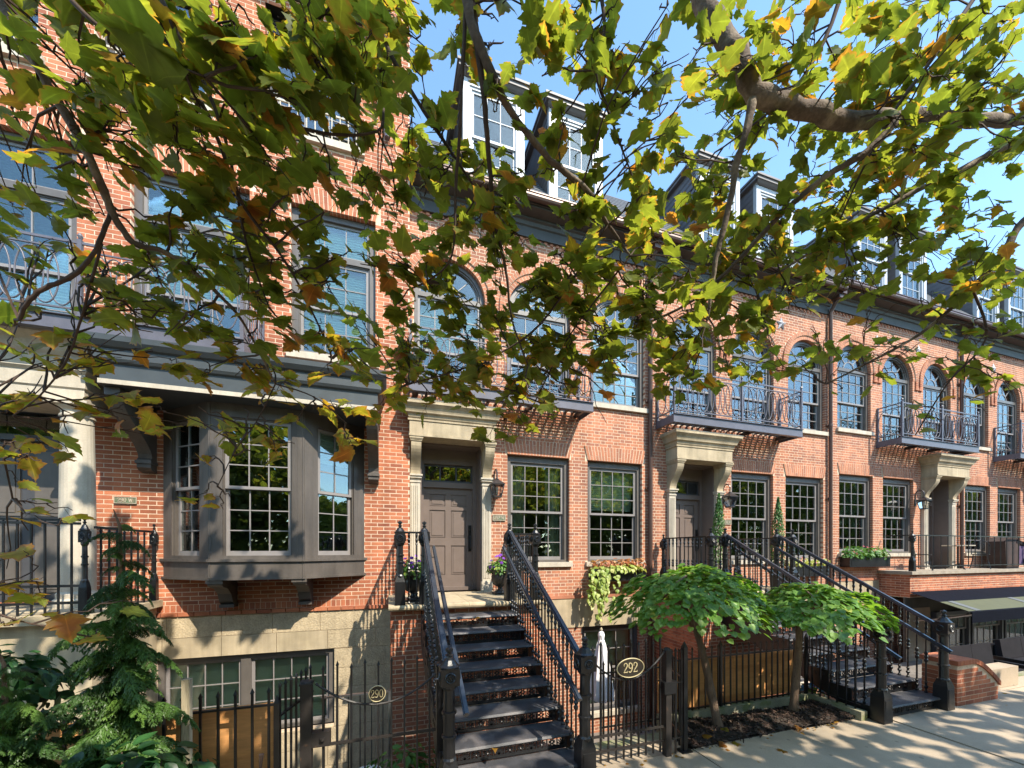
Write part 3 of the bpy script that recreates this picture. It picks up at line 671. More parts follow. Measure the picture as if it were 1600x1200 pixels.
def house(name, label, X, u_end0, u_end1, zo, singles, seed, blinds, group, basement=True, sky_glass=True):
    r = random.Random(seed); root = thing(name, (X(2.8), 0, GZ), label, 'house', group)
    xa, xb = sorted((X(u_end0), X(u_end1)))
    def S(a, b): a, b = X(a), X(b); return (min(a, b), max(a, b))
    W1, W2, DR, BW = S(2.31, 3.70), S(4.135, 5.53), S(.57, 1.77), S(4.0, 5.45)
    bz0, bz1 = -3.55 + zo, -1.66 + zo
    def holes(z, ring=.204, bring=False):
        h = []
        if -.25 + zo < z < 1.965 + zo: h += [W1, W2]
        if -.81 + zo < z < 2.06 + zo: h.append(DR)
        if bring:
            if 1.965 + zo < z < 2.285 + zo: h += [(W1[0] - .04 - .04 * (z - zo - 1.96) / .3, W1[1] + .04), (W2[0] - .06, W2[1] + .06)]
            if -.35 + zo < z <= -.25 + zo: h += [(W1[0] - .06, W1[1] + .06), (W2[0] - .06, W2[1] + .06)]
            if -1.655 + zo < z < -1.03 + zo: h.append((xa - 1, xb + 1))
            if 3.13 + zo < z < 3.23 + zo: h.append((X(4.915) - .75, X(4.915) + .75))
        if basement and bz0 < z < bz1: h.append(BW)
        for c, R, zb in ARCH:
            c = X(c)
            if zb + zo < z <= SPR + zo: h.append((c - R, c + R))
            elif SPR + zo < z < SPR + zo + R + ring:
                q = (R + ring) ** 2 - (z - SPR - zo) ** 2
                if q > 0: h.append((c - math.sqrt(q), c + math.sqrt(q)))
        return h
    zs = [v + zo for v in (-.25, 1.965, -.81, 2.06, 2.97, 3.23, SPR)] + [bz0, bz1] + [SPR + zo + .79 * math.sin(i * PI / 40) for i in range(1, 21)]
    mb = MB(); backing(mb, xa, xb, AZ, 6.8 + zo, .0008, lambda z: holes(z, .10), zs, .25)
    wall = obj('wall', mb, M['mortar'], root)
    brickwork('bricks', wall, xa, xb, -1.03 + zo - 44 * COURSE, 6.74 + zo, 0., lambda z: holes(z, .204, True), 'flemish', 'brick2', singles, rnd=r)
    mb = MB(); mb.box(xa, xb, -.035, .0, -1.03 + zo, -.965 + zo); tb = obj('brick_ledge', mb, M['brick2'], wall); tb.data.attributes.new('tone', 'FLOAT', 'FACE').data.foreach_set('value', [.3] * len(tb.data.polygons))
    x = xa; k = 0
    while x < xb - .05:                                         # smooth stone band over the basement
        w = min(r.uniform(1.2, 1.6), xb - x); mb = MB(); mb.box(x + .003, x + w - .003, -.02, .003, -1.655 + zo, -1.034 + zo); obj('stone_block', mb, M['lime'], wall); x += w
    mb = MB()                                                   # the rest of the shell and dim rooms
    for a, b, c, d, e, f in ((xa, xb, 6.0, 6.1, AZ, 6.8 + zo), (xa + .0, xa + .1, .3, 6.0, AZ, 6.8 + zo), (xb - .1, xb, .3, 6.0, AZ, 6.8 + zo)): mb.box(a, b, c, d, e, f)
    for z in (-1.2, 2.62, 6.7): mb.box(xa + .1, xb - .1, .3, 6.0, z + zo, z + .2 + zo)
    mb.box(xa + .1, xb - .1, 2.6, 2.7, AZ, 6.7 + zo)
    obj('interior', mb, M['room'], root)
    for (a, b), bl in ((W1, blinds[0]), (W2, blinds[1])):
        window(root, a, b, -.25 + zo, 1.965 + zo, 0, blind=bl, head=.13)
        mb = MB(); mb.box(a - .05, b + .05, -.06, .12, -.345 + zo, -.25 + zo); obj('window_sill', mb, M['limew'], root)
        jack_arch(root, a, b, 1.965 + zo, 2.275 + zo, 0, 'brick2', r)
    for (c, R, zb), bl in zip(ARCH, blinds[2:5]):
        arch_window(root, X(c), R, zb + zo, SPR + zo, 0, blind=bl, pane=PANEUP if sky_glass else None); arch_ring(root, X(c), R, SPR + zo, 0, 'brick2', r)
    c = X(4.915); mb = MB(); mb.box(c - .74, c + .74, -.065, .12, 3.13 + zo, 3.23 + zo); obj('window_sill', mb, M['limew'], root)
    if basement:
        window(root, BW[0], BW[1], bz0, bz1, 0, nx=3, nyu=2, nyl=3, blind=('blind', 1), m='trimd'); mb = MB(); mb.box(BW[0] - .05, BW[1] + .05, -.05, .12, bz0 - .1, bz0); obj('window_sill', mb, M['limew'], root)
    entry(root, X, zo)
    # eaves
    mb = MB(); prof = [(-.002, 6.46), (-.05, 6.46), (-.05, 6.66), (-.08, 6.68), (-.10, 6.74), (-.14, 6.76), (-.14, 6.80), (-.36, 6.82), (-.36, 6.855), (-.385, 6.86), (-.385, 6.95), (-.1, 6.95)]
    mb.strip([(a, b + zo) for a, b in prof], xa, xb); co = obj('cornice', mb, M['eave'], root)
    mb = MB(); n = int((xb - xa) / .135)
    for i in range(n): mb.box(xa + .03 + i * .135, xa + .095 + i * .135, -.02, -.0025, 6.405 + zo, 6.458 + zo)
    d = obj('brick_dentils', mb, M['brick2'], co); d['kind'] = 'stuff'; d.data.attributes.new('tone', 'FLOAT', 'FACE').data.foreach_set('value', [.35] * len(d.data.polygons))
    mb = MB(); mb.tube([(xa, -.45, 6.915 + zo), (xb, -.45, 6.915 + zo)], .065, 10); mb.box(xa, xb, -.515, -.40, 6.965 + zo, 6.985 + zo); obj('gutter', mb, M['copper'], root)
    mb = MB(); n = 16
    for k in range(n):                                          # slate courses, each lapping the one below
        f0, f1 = k / n, (k + 1) / n; y0, z0 = -.36 + 2.1 * f0, 6.97 + 2.72 * f0; y1, z1 = -.36 + 2.1 * f1, 6.97 + 2.72 * f1
        mb.add([(xa, y0 - .012, z0 + zo), (xb, y0 - .012, z0 + zo), (xb, y1, z1 + zo), (xa, y1, z1 + zo)], [(0, 1, 2, 3)]); mb.add([(xa, y0, z0 + zo - .015), (xb, y0, z0 + zo - .015), (xb, y0 - .012, z0 + zo), (xa, y0 - .012, z0 + zo)], [(0, 1, 2, 3)])
    mb.box(xa, xb, 1.74, 6.0, 9.6 + zo, 9.68 + zo); obj('roof', mb, M['slate'], root)
    for u0, u1 in ((1.42, 2.72), (3.28, 4.58)): a, b = S(u0, u1); dormer(root, a, b, .12, zo)
    return root
def downspout(x, y, zt, label, zo=0):
    t = thing('downspout', (x, y, AZ), label, 'downspout', 'downspouts between the row houses')
    mb = MB(); mb.tube([(x, -.42, zt + .2), (x, -.40, zt + .05), (x, y - .08, zt - .28), (x, y, zt - .42), (x, y, -.2), (x, y, AZ + .1)], .048, 10); obj('pipe', mb, M['copper'], t, smooth=True)
    mb = MB(); mb.box(x - .13, x + .13, -.40, -.10, zt - .06, zt + .2); mb.box(x - .09, x + .09, -.36, -.12, zt - .16, zt - .06); obj('leader_head', mb, M['copper'], t)
    for z in (-.6, 1.4, 3.4, 5.3): mb = MB(); mb.tube([(x, y, z), (x, y, z + .05)], .053, 10); mb.box(x - .09, x + .09, y + .03, -.004, z, z + .04); obj('bracket', mb, M['copper'], t)
    return t
def star(x, z, y, label):
    mb = MB(); R, r, d = .185, .075, .055; pts = []
    for k in range(10): a = PI / 2 + k * PI / 5; q = R if k % 2 == 0 else r; pts.append((x + q * math.cos(a), y - .012, z + q * math.sin(a)))
    mb.add(pts + [(x, y - .012 - d, z)], [(k, (k + 1) % 10, 10) for k in range(10)] + [tuple(range(9, -1, -1))])
    o = obj('wall_star', mb, M['starm'], loc=(x, y, z)); tag(o, label, 'wall star', 'iron stars on the brick between the arches'); return o
def ellipse(cx, y, cz, a, b, n=26): return [(cx + a * math.cos(2 * PI * i / n), y, cz + b * math.sin(2 * PI * i / n)) for i in range(n)]
RINGM = MB().loop(ellipse(0, 0, 0, .135, .345), .0095, 6).mesh('ring', M['balc'], smooth=True)
def balcony(label, x0, x1, yf, zd, side0=True, side1=True, group='iron balconies over the entrances', yb=0., mid=None, cat='balcony'):
    t = thing('iron_balcony', ((x0 + x1) / 2, yb, zd), label, cat, group); rt = .95
    mb = MB(); mb.box(x0, x1, yf, yf + .012, zd - .17, zd); mb.box(x0, x1, yf - .03, yf + .06, zd - .182, zd - .17); mb.box(x0, x1, yf - .03, yf + .04, zd, zd + .012)
    for x in (x0, x1): s = .012 if x == x0 else -.012; mb.box(x, x + s, yf + .012, yb - .002, zd - .17, zd - .001)
    obj('fascia', mb, M['balc'], t)
    mb = MB(); n = int((x1 - x0) / .17)
    for i in range(1, n): x = x0 + (x1 - x0) * i / n; mb.box(x - .027, x + .027, yf + .06, yb - .01, zd - .034, zd - .018)
    m_ = 11
    for k in range(m_): y = yf + .07 + (yb - yf - .1) * k / m_; mb.box(x0 + .012, x1 - .012, y, y + .02, zd - .018, zd - .006)
    g = obj('floor_grate', mb, M['iron'], t); g['kind'] = 'stuff'
    for f in (.03, .36, .66, .97):
        x = x0 + (x1 - x0) * f; mb = MB(); mb.box(x - .03, x + .03, yf + .02, yb - .002, zd - .12, zd - .04); obj('joist', mb, M['iron'], t)
    posts = [x0 + .03] + ([mid] if mid else [(x0 + x1) / 2]) + [x1 - .03]
    for x in posts:
        mb = MB(); mb.box(x - .022, x + .022, yf - .012, yf + .032, zd + .012, zd + rt + .04); mb.lathe([(.004, 0), (.018, .01), (.03, .045), (.018, .075), (.002, .09)], (x, yf + .01, zd + rt + .04), 8); obj('post', mb, M['balc'], t)
    mb = MB(); xs = [x0 + .052, x1 - .052]
    for z, h in ((rt, .03), (rt - .10, .018), (.10, .022)): mb.box(xs[0], xs[1], yf, yf + .02, zd + z - h / 2, zd + z + h / 2)
    obj('rail', mb, M['balc'], t)
    zc = zd + .10 + (rt - .2) / 2
    for a, b in zip(posts[:-1], posts[1:]):
        L = b - a - .1; n = max(3, int(L / .155)); 
        for i in range(n):
            inst('ring', RINGM, (a + .05 + .135 + (L - .27) * i / (n - 1), yf + .010 + (.006 if i % 2 else -.006), zc), t)
    for x, on in ((x0 + .03, side0), (x1 - .03, side1)):
        if not on: continue
        mb = MB()
        for z, h in ((rt, .03), (rt - .10, .018), (.10, .022)): mb.box(x - .01, x + .01, yf + .034, yb - .002, zd + z - h / 2, zd + z + h / 2)
        mb.box(x - .018, x + .018, yb - .05, yb - .012, zd + .0, zd + rt + .03); obj('side_rail', mb, M['balc'], t)
        d = yb - yf - .12; n = max(2, int(d / .17))
        for i in range(n): inst('ring', RINGM, (x, yf + .06 + d * (i + .5) / n, zc), t, rot=(0, 0, PI / 2))
    return t
# ------------------------------------------------------------------ cast-iron stoops
def newel_mb(h, big=True):
    """post standing on z=0, total height h with finial"""
    mb = MB(); w = .085 if big else .075; a = w * .72
    mb.add([(sx * w, sy * w, 0) for sx, sy in ((-1, -1), (1, -1), (1, 1), (-1, 1))] + [(sx * w * .94, sy * w * .94, .34) for sx, sy in ((-1, -1), (1, -1), (1, 1), (-1, 1))] + [(sx * a * .85, sy * a * .85, .43) for sx, sy in ((-1, -1), (1, -1), (1, 1), (-1, 1))],
           [(3, 2, 1, 0)] + [(i, (i + 1) % 4, (i + 1) % 4 + 4, i + 4) for i in range(4)] + [(i + 4, (i + 1) % 4 + 4, (i + 1) % 4 + 8, i + 8) for i in range(4)] + [(8, 9, 10, 11)])
    for s in (-1, 1): mb.box(-w * .7, w * .7, s * w * .97 - .004, s * w * .97 + .004, .05, .30)
    hc = h - .34; r = w * .66
    mb.lathe([(r * 1.15, .40), (r * 1.2, .43), (r, .45), (r * .97, .62), (r * 1.22, .625), (r * 1.22, .645), (r * .97, .65), (r * .93, .40 + (hc - .40) * .62), (r * 1.2, .405 + (hc - .40) * .62), (r * 1.2, .425 + (hc - .40) * .62), (r * .92, .43 + (hc - .40) * .62), (r * .88, hc - .05), (r * 1.3, hc - .02), (r * 1.3, hc)], seg=12)
    b = w * .98; mb.box(-b, b, -b, b, hc, hc + .15)
    for s in (-1, 1):                                           # rosettes
        for ax in (0, 1):
            c = [(b + .004) * s if ax == 0 else 0, (b + .004) * s if ax == 1 else 0, hc + .075]
            pts = [(c[0] + (0 if ax == 0 else .042 * math.cos(t)), c[1] + (0 if ax == 1 else .042 * math.cos(t)), c[2] + .042 * math.sin(t)) for t in [2 * PI * i / 14 for i in range(14)]]
            mb.loop(pts, .009, 4)
            for i in range(6):
                t = 2 * PI * i / 6; q = (c[0] + (0 if ax == 0 else .022 * math.cos(t)), c[1] + (0 if ax == 1 else .022 * math.cos(t)), c[2] + .022 * math.sin(t)); mb.lathe([(.002, -.01), (.010, 0), (.002, .01)], q, 5)
    mb.lathe([(b * 1.1, hc + .15), (b * 1.15, hc + .165), (b * .9, hc + .18), (b * .55, hc + .22), (b * .3, hc + .235), (.022, hc + .25), (.040, hc + .26), (.018, hc + .27), (.018, hc + .285), (.034, hc + .297), (.034, hc + .318), (.014, h - .012), (.002, h)], seg=10)
    return mb
NEWB = newel_mb(1.44).mesh('newel_post', M['iron']); NEWT = newel_mb(1.26, False).mesh('newel_post', M['iron'])
def baluster_mesh(h):
    r = .0115; P = [(r * 1.9, 0), (r * 1.9, .02), (r, .035), (r, .06), (r * 2.1, .07), (r * 2.3, .09), (r * 1.3, .105), (r * 1.2, .13), (r * 2., .15), (r * 1.1, .165), (r, .19), (r * .95, h * .42), (r * 1.9, h * .435), (r * 2.2, h * .46), (r * 1.2, h * .475), (r * 2.4, h * .50), (r * 1.2, h * .525), (r * 2.2, h * .54), (r * 1.9, h * .565), (r * .95, h * .58), (r * .9, h - .17), (r * 1.7, h - .16), (r * 1.0, h - .14), (r * 2., h - .10), (r * 1.2, h - .07), (r * 1.8, h - .03), (r * 1.2, h)]
    return MB().lathe(P, seg=7).mesh('baluster', M['iron'], smooth=False)
BALU = baluster_mesh(1.05); BALF = baluster_mesh(1.02)
def scroll(mb, cx, cz, s, y, a0, turn, r0=.045, seg=4, th=.0135):
    pts = []
    for i in range(12):
        t = i / 11; a = a0 + turn * t * 4.4; r = r0 * (1 - .78 * t) * s; pts.append((cx + r * math.cos(a), y, cz + r * math.sin(a)))
    mb.tube(pts, [th * (1.25 - .5 * i / 11) for i in range(12)], seg)
def riser_mesh(w, h):
    """pierced riser panel: scrolls and palmettes between solid bands"""
    mb = MB(); lo, hi = .038, h - .022; mb.box(-w / 2, w / 2, -.007, .007, 0, lo); mb.box(-w / 2, w / 2, -.007, .007, hi, h); mb.box(-w / 2, w / 2, -.010, -.007, .010, .018)
    n = 11; cw = w / n; m = (lo + hi) / 2; q = (hi - lo) / 2; mb.box(-w / 2, -w / 2 + .03, -.006, .006, lo, hi); mb.box(w / 2 - .03, w / 2, -.006, .006, lo, hi)
    for i in range(n):
        c = -w / 2 + cw * (i + .5)
        if i % 3 == 1:
            for a in range(-3, 4): t = PI / 2 + a * .42; mb.bar((c, 0, lo), (c + .055 * math.cos(t), 0, lo + q * 1.8 * math.sin(t)), .012, .008, up=(0, 1, 0))
        else:
            for sx in (-1, 1):
                scroll(mb, c + sx * cw * .24, m + q * .36, .62, 0, PI / 2 - sx * .5, sx, th=.0085); scroll(mb, c + sx * cw * .24, m - q * .38, .60, 0, -PI / 2 + sx * .5, -sx, th=.0085)
            mb.loop([(c + .017 * math.cos(t), 0, m + .017 * math.sin(t)) for t in [2 * PI * k / 10 for k in range(10)]], .0065, 4)
        mb.bar((c - cw / 2, 0, lo), (c - cw / 2, 0, hi), .012, .009, up=(0, 1, 0))
    return mb.mesh('riser', M['iron'])
RISER = riser_mesh(1.30, .145)
LZ = -.81; RUN = .31; RIS = .1656; LY = -1.60
def stoop(label, xo, group, singles):
    t = thing('stoop_staircase', (xo + 1.2, LY - 1.2, GZ), label, 'staircase', group); xl, xr = xo + .52, xo + 1.88; oxl, oxr = xo + .165, xo + 2.33
    # brick block and stone landing
    mb = MB(); mb.box(xo + .045, xo + 2.395, LY + .125, -.002, AZ, LZ - .105); base = obj('brick_base', mb, M['mortar'], t)
    brickwork('bricks', base, xo + .04, xo + 2.40, LZ - .10 - 47 * COURSE, LZ - .115, LY + .1225, lambda z: [], 'flemish', 'brick', singles, rnd=random.Random(8), deep=.01)
    for x, s in ((xo + .04, -1), (xo + 2.40, 1)):               # sides of the block
        rows = []; tn = []
        for k in range(46):
            z = LZ - .10 - 47 * COURSE + k * COURSE; y = LY + .12 - (.1 if k % 2 else 0)
            while y < -.02:
                a, b = max(y, LY + .12), min(y + .203, -.01); y += .213
                if b - a > .03: rows.append((min(x, x + s * .009), max(x, x + s * .006), a, b, z, z + COURSE - .01)); tn.append(random.random() * .9)
        V, Fc, T = boxes_np(rows, np.array(tn)); o = bpy.data.objects.new('bricks', np_mesh('bricks', V - np.array(wl_of(base)), Fc, M['brick'], T)); link(o, base); o['kind'] = 'stuff'
    mb = MB(); prof = [(-.012, LZ), (LY + .02, LZ), (LY + .005, LZ - .005), (LY - .012, LZ - .02), (LY - .02, LZ - .045), (LY - .012, LZ - .07), (LY + .005, LZ - .085), (LY + .02, LZ - .09), (-.012, LZ - .09)]
    mb.prism(prof, xo - .0, xo + 1.2 - .002, axis='x'); mb.prism(prof, xo + 1.202, xo + 2.44, axis='x'); obj('landing_slab', mb, M['lime'], t)
    nose = lambda k: (LY - RUN * k, LZ - RIS * k)
    for k in range(1, 9):
        y, z = nose(k); mb = MB(); mb.prism([(y - .012, z - .012), (y - .018, z - .022), (y - .008, z - .034), (y + .012, z - .034), (y + .012, z - .028), (y + RUN + .012, z - .028), (y + RUN + .012, z), (y - .004, z)], xl - .02, xr + .02, axis='x')
        obj('tread', mb, M['tread'], t)
        inst('riser', RISER, ((xl + xr) / 2, y + .030, z - RIS + .0), t)
    for x in (xl - .035, xr + .035):                            # cut strings with a moulded face
        poly = []
        for k in range(0, 9):
            y, z = nose(k); y0 = y + .01 if k else LY + .1
            poly += [(y0, z - .0 if k else z - .11)]
            if k < 8: poly += [(y0, z - RIS)]
        yb, zb = nose(8); poly += [(yb - .02, zb), (yb - .02, GZ), (yb + .25, GZ), (LY + .1, LZ - .62)]
        mb = MB(); mb.prism(poly, x - .012, x + .012, axis='x')
        s = -1 if x < (xl + xr) / 2 else 1
        for k in range(1, 9):
            y, z = nose(k)
            for q, zz, sz in ((.08, -.07, .8), (.2, -.08, 1.), (.26, -.2, .7)):
                pts = []
                for i in range(10): a = i * .55 + k; rr = .045 * sz * (1 - .07 * i); pts.append((x + s * .014, y + q + rr * math.cos(a), z + zz + rr * math.sin(a)))
                mb.tube(pts, .007, 4)
        obj('string', mb, M['iron'], t)
    zbase = GZ; yb = nose(8)[0] + .02
    for x in (xl, xr): inst('newel_post', NEWB, (x, yb - .03, GZ), t)
    for x in (xl, xr): inst('newel_post', NEWT, (x, LY + .07, LZ), t)
    for x in (oxl, oxr):
        inst('newel_post', NEWT, (x, LY + .07, LZ), t); inst('newel_post', NEWT, (x, -.16, LZ), t, scale=(.8, .8, .94))
    def handrail(a, b, name='handrail', w=.068, h=.038):
        a, b = Vector(a), Vector(b); mb = MB(); mb.bar(a, b, w, h * .6); d = (b - a).normalized(); u = Vector((0, 0, 1)); u = (u - d * u.dot(d)).normalized()
        mb.bar(a + u * h * .5, b + u * h * .5, w * .62, h * .55); mb.bar(a - u * h * .45, b - u * h * .45, w * .5, h * .4); obj(name, mb, M['rail'], t)
    zt, zl = LZ + 1.10, GZ + 1.44 - .24
    for x in (xl, xr):
        handrail((x, LY + .02, zt), (x, yb + .05, zl)); n = 22
        for i in range(n):
            y = LY - .03 - (LY - .03 - (yb + .09)) * (i + .3) / n; k = math.ceil((LY - y) / RUN - 1e-6); zf = LZ - RIS * k
            zr = zt + (zl - zt) * (y - (LY + .02)) / ((yb + .05) - (LY + .02)) - .025
            inst('baluster', BALU, (x + (.0), y, zf), t, scale=(1, 1, (zr - zf) / 1.05))
    for x, s in ((xl, 1), (xr, -1)):                            # wall-type grab rails inside
        a, b = (x + s * .13, LY - .02, LZ + .86), (x + s * .13, yb - .17, GZ + .86); handrail(a, b, 'grab_rail', .05, .034)
        for f in (.06, .5, .93):
            p = Vector(a).lerp(Vector(b), f); mb = MB(); mb.tube([p + Vector((0, 0, -.02)), p + Vector((0, 0, -.06)), (x, p.y, p.z - .07)], .008, 6); obj('rail_bracket', mb, M['iron'], t)
    for x0, x1 in ((oxl, xl), (xr, oxr)):
        mb = MB(); mb.bar((x0 + .05, LY + .07, zt - .02), (x1 - .05, LY + .07, zt - .02), .04, .028); obj('handrail', mb, M['iron'], t)
        for f in (.36, .68): inst('baluster', BALF, (x0 + (x1 - x0) * f, LY + .07, LZ), t, scale=(1, 1, (zt - LZ - .03) / 1.02))
    for x in (oxl, oxr):
        mb = MB(); mb.bar((x, LY + .12, zt - .02), (x, -.2, zt - .02), .04, .028); obj('handrail', mb, M['iron'], t)
        for i in range(11): inst('baluster', BALF, (x, LY + .2 + 1.16 * i / 10, LZ), t, scale=(1, 1, (zt - LZ - .03) / 1.02))
    return t
def lantern(x, z, label, y=0.):
    """bracket lantern hung from a shepherd's crook; z is the lamp's roof edge"""
    t = thing('wall_lantern', (x, y, z), label, 'lantern', 'wall lanterns beside the front doors'); yc = y - .22
    mb = MB(); mb.box(x - .035, x + .035, y - .03, y - .012, z - .15, z + .06)
    pts = [(x, y - .02, z - .04)]
    for i in range(11): a = PI * i / 10; pts.append((x, y - .12 + .10 * math.cos(a), z + .20 + .11 * math.sin(a)))
    pts.append((x, yc, z + .12)); mb.tube(pts, .015, 7); mb.tube([(x, y - .02, z - .10), (x, y - .13, z - .02), (x, yc + .06, z + .0)], .007, 6)
    mb.lathe([(.012, .12), (.03, .11), (.03, .10), (.014, .09)], (x, yc, z), 8); obj('bracket_arm', mb, M['lampm'], t)
    mb = MB(); w, b = .115, .07
    def fr(r, zz): return [(x - r, yc - r, zz), (x + r, yc - r, zz), (x + r, yc + r, zz), (x - r, yc + r, zz)]
    mb.add(fr(.13, z) + fr(.035, z + .085) + fr(.13, z - .014), [(i, (i + 1) % 4, (i + 1) % 4 + 4, i + 4) for i in range(4)] + [(4, 5, 6, 7)] + [(i + 8, (i + 1) % 4 + 8, (i + 1) % 4, i) for i in range(4)] + [(11, 10, 9, 8)])
    mb.lathe([(.04, .085), (.045, .095), (.02, .105)], (x, yc, z), 8); obj('lamp_roof', mb, M['lampm'], t)
    mb = MB(); zt, zb = z - .016, z - .25; T, Bm = fr(w, zt), fr(b, zb)
    for i in range(4): mb.bar(T[i], Bm[i], .014, .014); mb.bar(Bm[i], Bm[(i + 1) % 4], .016, .022); mb.bar(T[i], T[(i + 1) % 4], .014, .018)
    mb.box(x - b, x + b, yc - b, yc + b, zb - .02, zb - .008); mb.lathe([(.03, -.03), (.012, -.045), (.002, -.06)], (x, yc, zb), 6); obj('lamp_frame', mb, M['lampm'], t)
    mb = MB(); T, Bm = fr(w - .004, zt), fr(b - .004, zb)
    for i in range(4): mb2 = MB(); mb2.add([Bm[i], Bm[(i + 1) % 4], T[(i + 1) % 4], T[i]], [(0, 1, 2, 3)]); obj('pane', mb2, M['lampg'], t)
    mb = MB(); mb.lathe([(.018, -.21), (.018, -.13), (.026, -.10), (.02, -.06), (.003, -.045)], (x, yc, z), 8); obj('bulb', mb, M['bulb'], t, smooth=True)
    return t
# ------------------------------------------------------------------ numerals (drawn strokes with serifs), unit height 1
GLY = {'2': (.56, [([(.06, .74), (.10, .9), (.25, 1), (.40, .97), (.50, .84), (.48, .68), (.36, .5), (.16, .26), (.05, .07)], [.05, .05, .05, .06, .09, .1, .08, .05, .04]), ([(.04, .05), (.30, .07), (.50, .05), (.53, .2)], [.05, .07, .06, .03]), ([(.06, .74), (.12, .74)], [.07, .07])]),
       '9': (.56, [([(.48, .62), (.40, .46), (.26, .42), (.10, .52), (.06, .72), (.12, .92), (.27, 1), (.42, .93), (.50, .72), (.49, .46), (.40, .2), (.26, .04), (.08, .08)], [.04, .05, .05, .08, .1, .08, .05, .07, .1, .1, .08, .06, .06]), ([(.08, .08), (.13, .12)], [.07, .07])]),
       '0': (.56, [([(.28, 1), (.12, .9), (.06, .68), (.05, .4), (.12, .1), (.28, 0), (.44, .1), (.51, .4), (.50, .68), (.44, .9), (.28, 1)], [.04, .07, .1, .1, .07, .04, .07, .1, .1, .07, .04])]),
       '4': (.56, [([(.38, 0), (.38, 1)], [.09, .09]), ([(.38, 1), (.03, .3)], [.05, .05]), ([(.03, .3), (.53, .3)], [.06, .06]), ([(.26, .02), (.50, .02)], [.04, .04])]),
       'W': (.86, [([(.05, 1), (.23, 0)], [.09, .08]), ([(.23, 0), (.43, .9)], [.05, .05]), ([(.43, .9), (.62, 0)], [.09, .08]), ([(.62, 0), (.81, 1)], [.05, .05]), ([(-.02, 1), (.14, 1)], [.04, .04]), ([(.72, 1), (.88, 1)], [.04, .04])]), ' ': (.3, [])}
def lettering(parent, text, cx, y, z, h, m, width=None, name='numeral', squeeze=1.):
    W = sum(GLY[c][0] + .08 for c in text) * h * squeeze; x = cx - W / 2
    for c in text:
        w, st = GLY[c]
        if st:
            mb = MB()
            for pts, ws in st:
                for i in range(len(pts) - 1):
                    (a, b), (c2, d) = pts[i], pts[i + 1]; dx, dz = (c2 - a), (d - b); L = math.hypot(dx, dz) or 1; nx, nz = -dz / L, dx / L; e = .25 * max(ws[i], ws[i + 1]); ex, ez = dx / L * e, dz / L * e
                    q = [(a - ex + nx * ws[i] * .6, b - ez + nz * ws[i] * .6), (c2 + ex + nx * ws[i + 1] * .6, d + ez + nz * ws[i + 1] * .6), (c2 + ex - nx * ws[i + 1] * .6, d + ez - nz * ws[i + 1] * .6), (a - ex - nx * ws[i] * .6, b - ez - nz * ws[i] * .6)]
                    mb.prism([(x + p * h * squeeze, z + s * h) for p, s in q], y - .004 - .0004 * i, y + .003)
            obj(name, mb, m, parent)
        x += (w + .08) * h * squeeze
def plaque(x, z, w, h, y, text, label):
    t = thing('address_plaque', (x, y, z), label, 'plaque', 'small address plaques beside the doors'); mb = MB(); mb.box(x - w / 2, x + w / 2, y - .022, y - .011, z - h / 2, z + h / 2); obj('plate', mb, M['bronze'], t)
    mb = MB(); e = .007
    for a, b, c, d in ((x - w / 2, x + w / 2, z - h / 2, z - h / 2 + e), (x - w / 2, x + w / 2, z + h / 2 - e, z + h / 2), (x - w / 2, x - w / 2 + e, z - h / 2 + e, z + h / 2 - e), (x + w / 2 - e, x + w / 2, z - h / 2 + e, z + h / 2 - e)): mb.box(a, b, y - .028, y - .0225, c, d)
    obj('border', mb, M['limew'], t); lettering(t, text, x, y - .0235, z - h * .30, h * .6, M['limew'], squeeze=.95)
    return t
# ------------------------------------------------------------------ fences and gates
def picket_mesh(h): 
    mb = MB(); mb.box(-.0085, .0085, -.0085, .0085, 0, h - .05); w = .013
    mb.add([(-.0085, -.0085, h - .05), (.0085, -.0085, h - .05), (.0085, .0085, h - .05), (-.0085, .0085, h - .05), (-w, -w, h - .042), (w, -w, h - .042), (w, w, h - .042), (-w, w, h - .042), (0, 0, h)],
           [(i, (i + 1) % 4, (i + 1) % 4 + 4, i + 4) for i in range(4)] + [(i + 4, (i + 1) % 4 + 4, 8) for i in range(4)]); return mb.mesh('picket', M['iron'])
PICK = {}
def picket(parent, x, y, z0, z1):
    k = round(z1 - z0, 2)
    if k not in PICK: PICK[k] = picket_mesh(k)
    return inst('picket', PICK[k], (x, y, z0), parent)
def fence(label, a, b, zb, zt, n, rails, group=None, posts=(), cat='fence', drop=.0):
    (xa, ya), (xb, yb) = a, b; t = thing('iron_fence', ((xa + xb) / 2, (ya + yb) / 2, zb), label, cat, group)
    for z in rails: mb = MB(); mb.bar((xa, ya, z), (xb, yb, z), .022, .016); obj('rail', mb, M['iron'], t)
    for i in range(n): f = (i + .5) / n; picket(t, xa + (xb - xa) * f, ya + (yb - ya) * f, zb + drop, zt)
    for f, h, w in posts:
        x, y = xa + (xb - xa) * f, ya + (yb - ya) * f; mb = MB(); mb.box(x - w, x + w, y - w, y + w, zb, h - .05)
        mb.add([(x - w, y - w, h - .05), (x + w, y - w, h - .05), (x + w, y + w, h - .05), (x - w, y + w, h - .05), (x, y, h + .02)], [(0, 1, 4), (1, 2, 4), (2, 3, 4), (3, 0, 4)]); obj('post', mb, M['iron'], t)
    return t
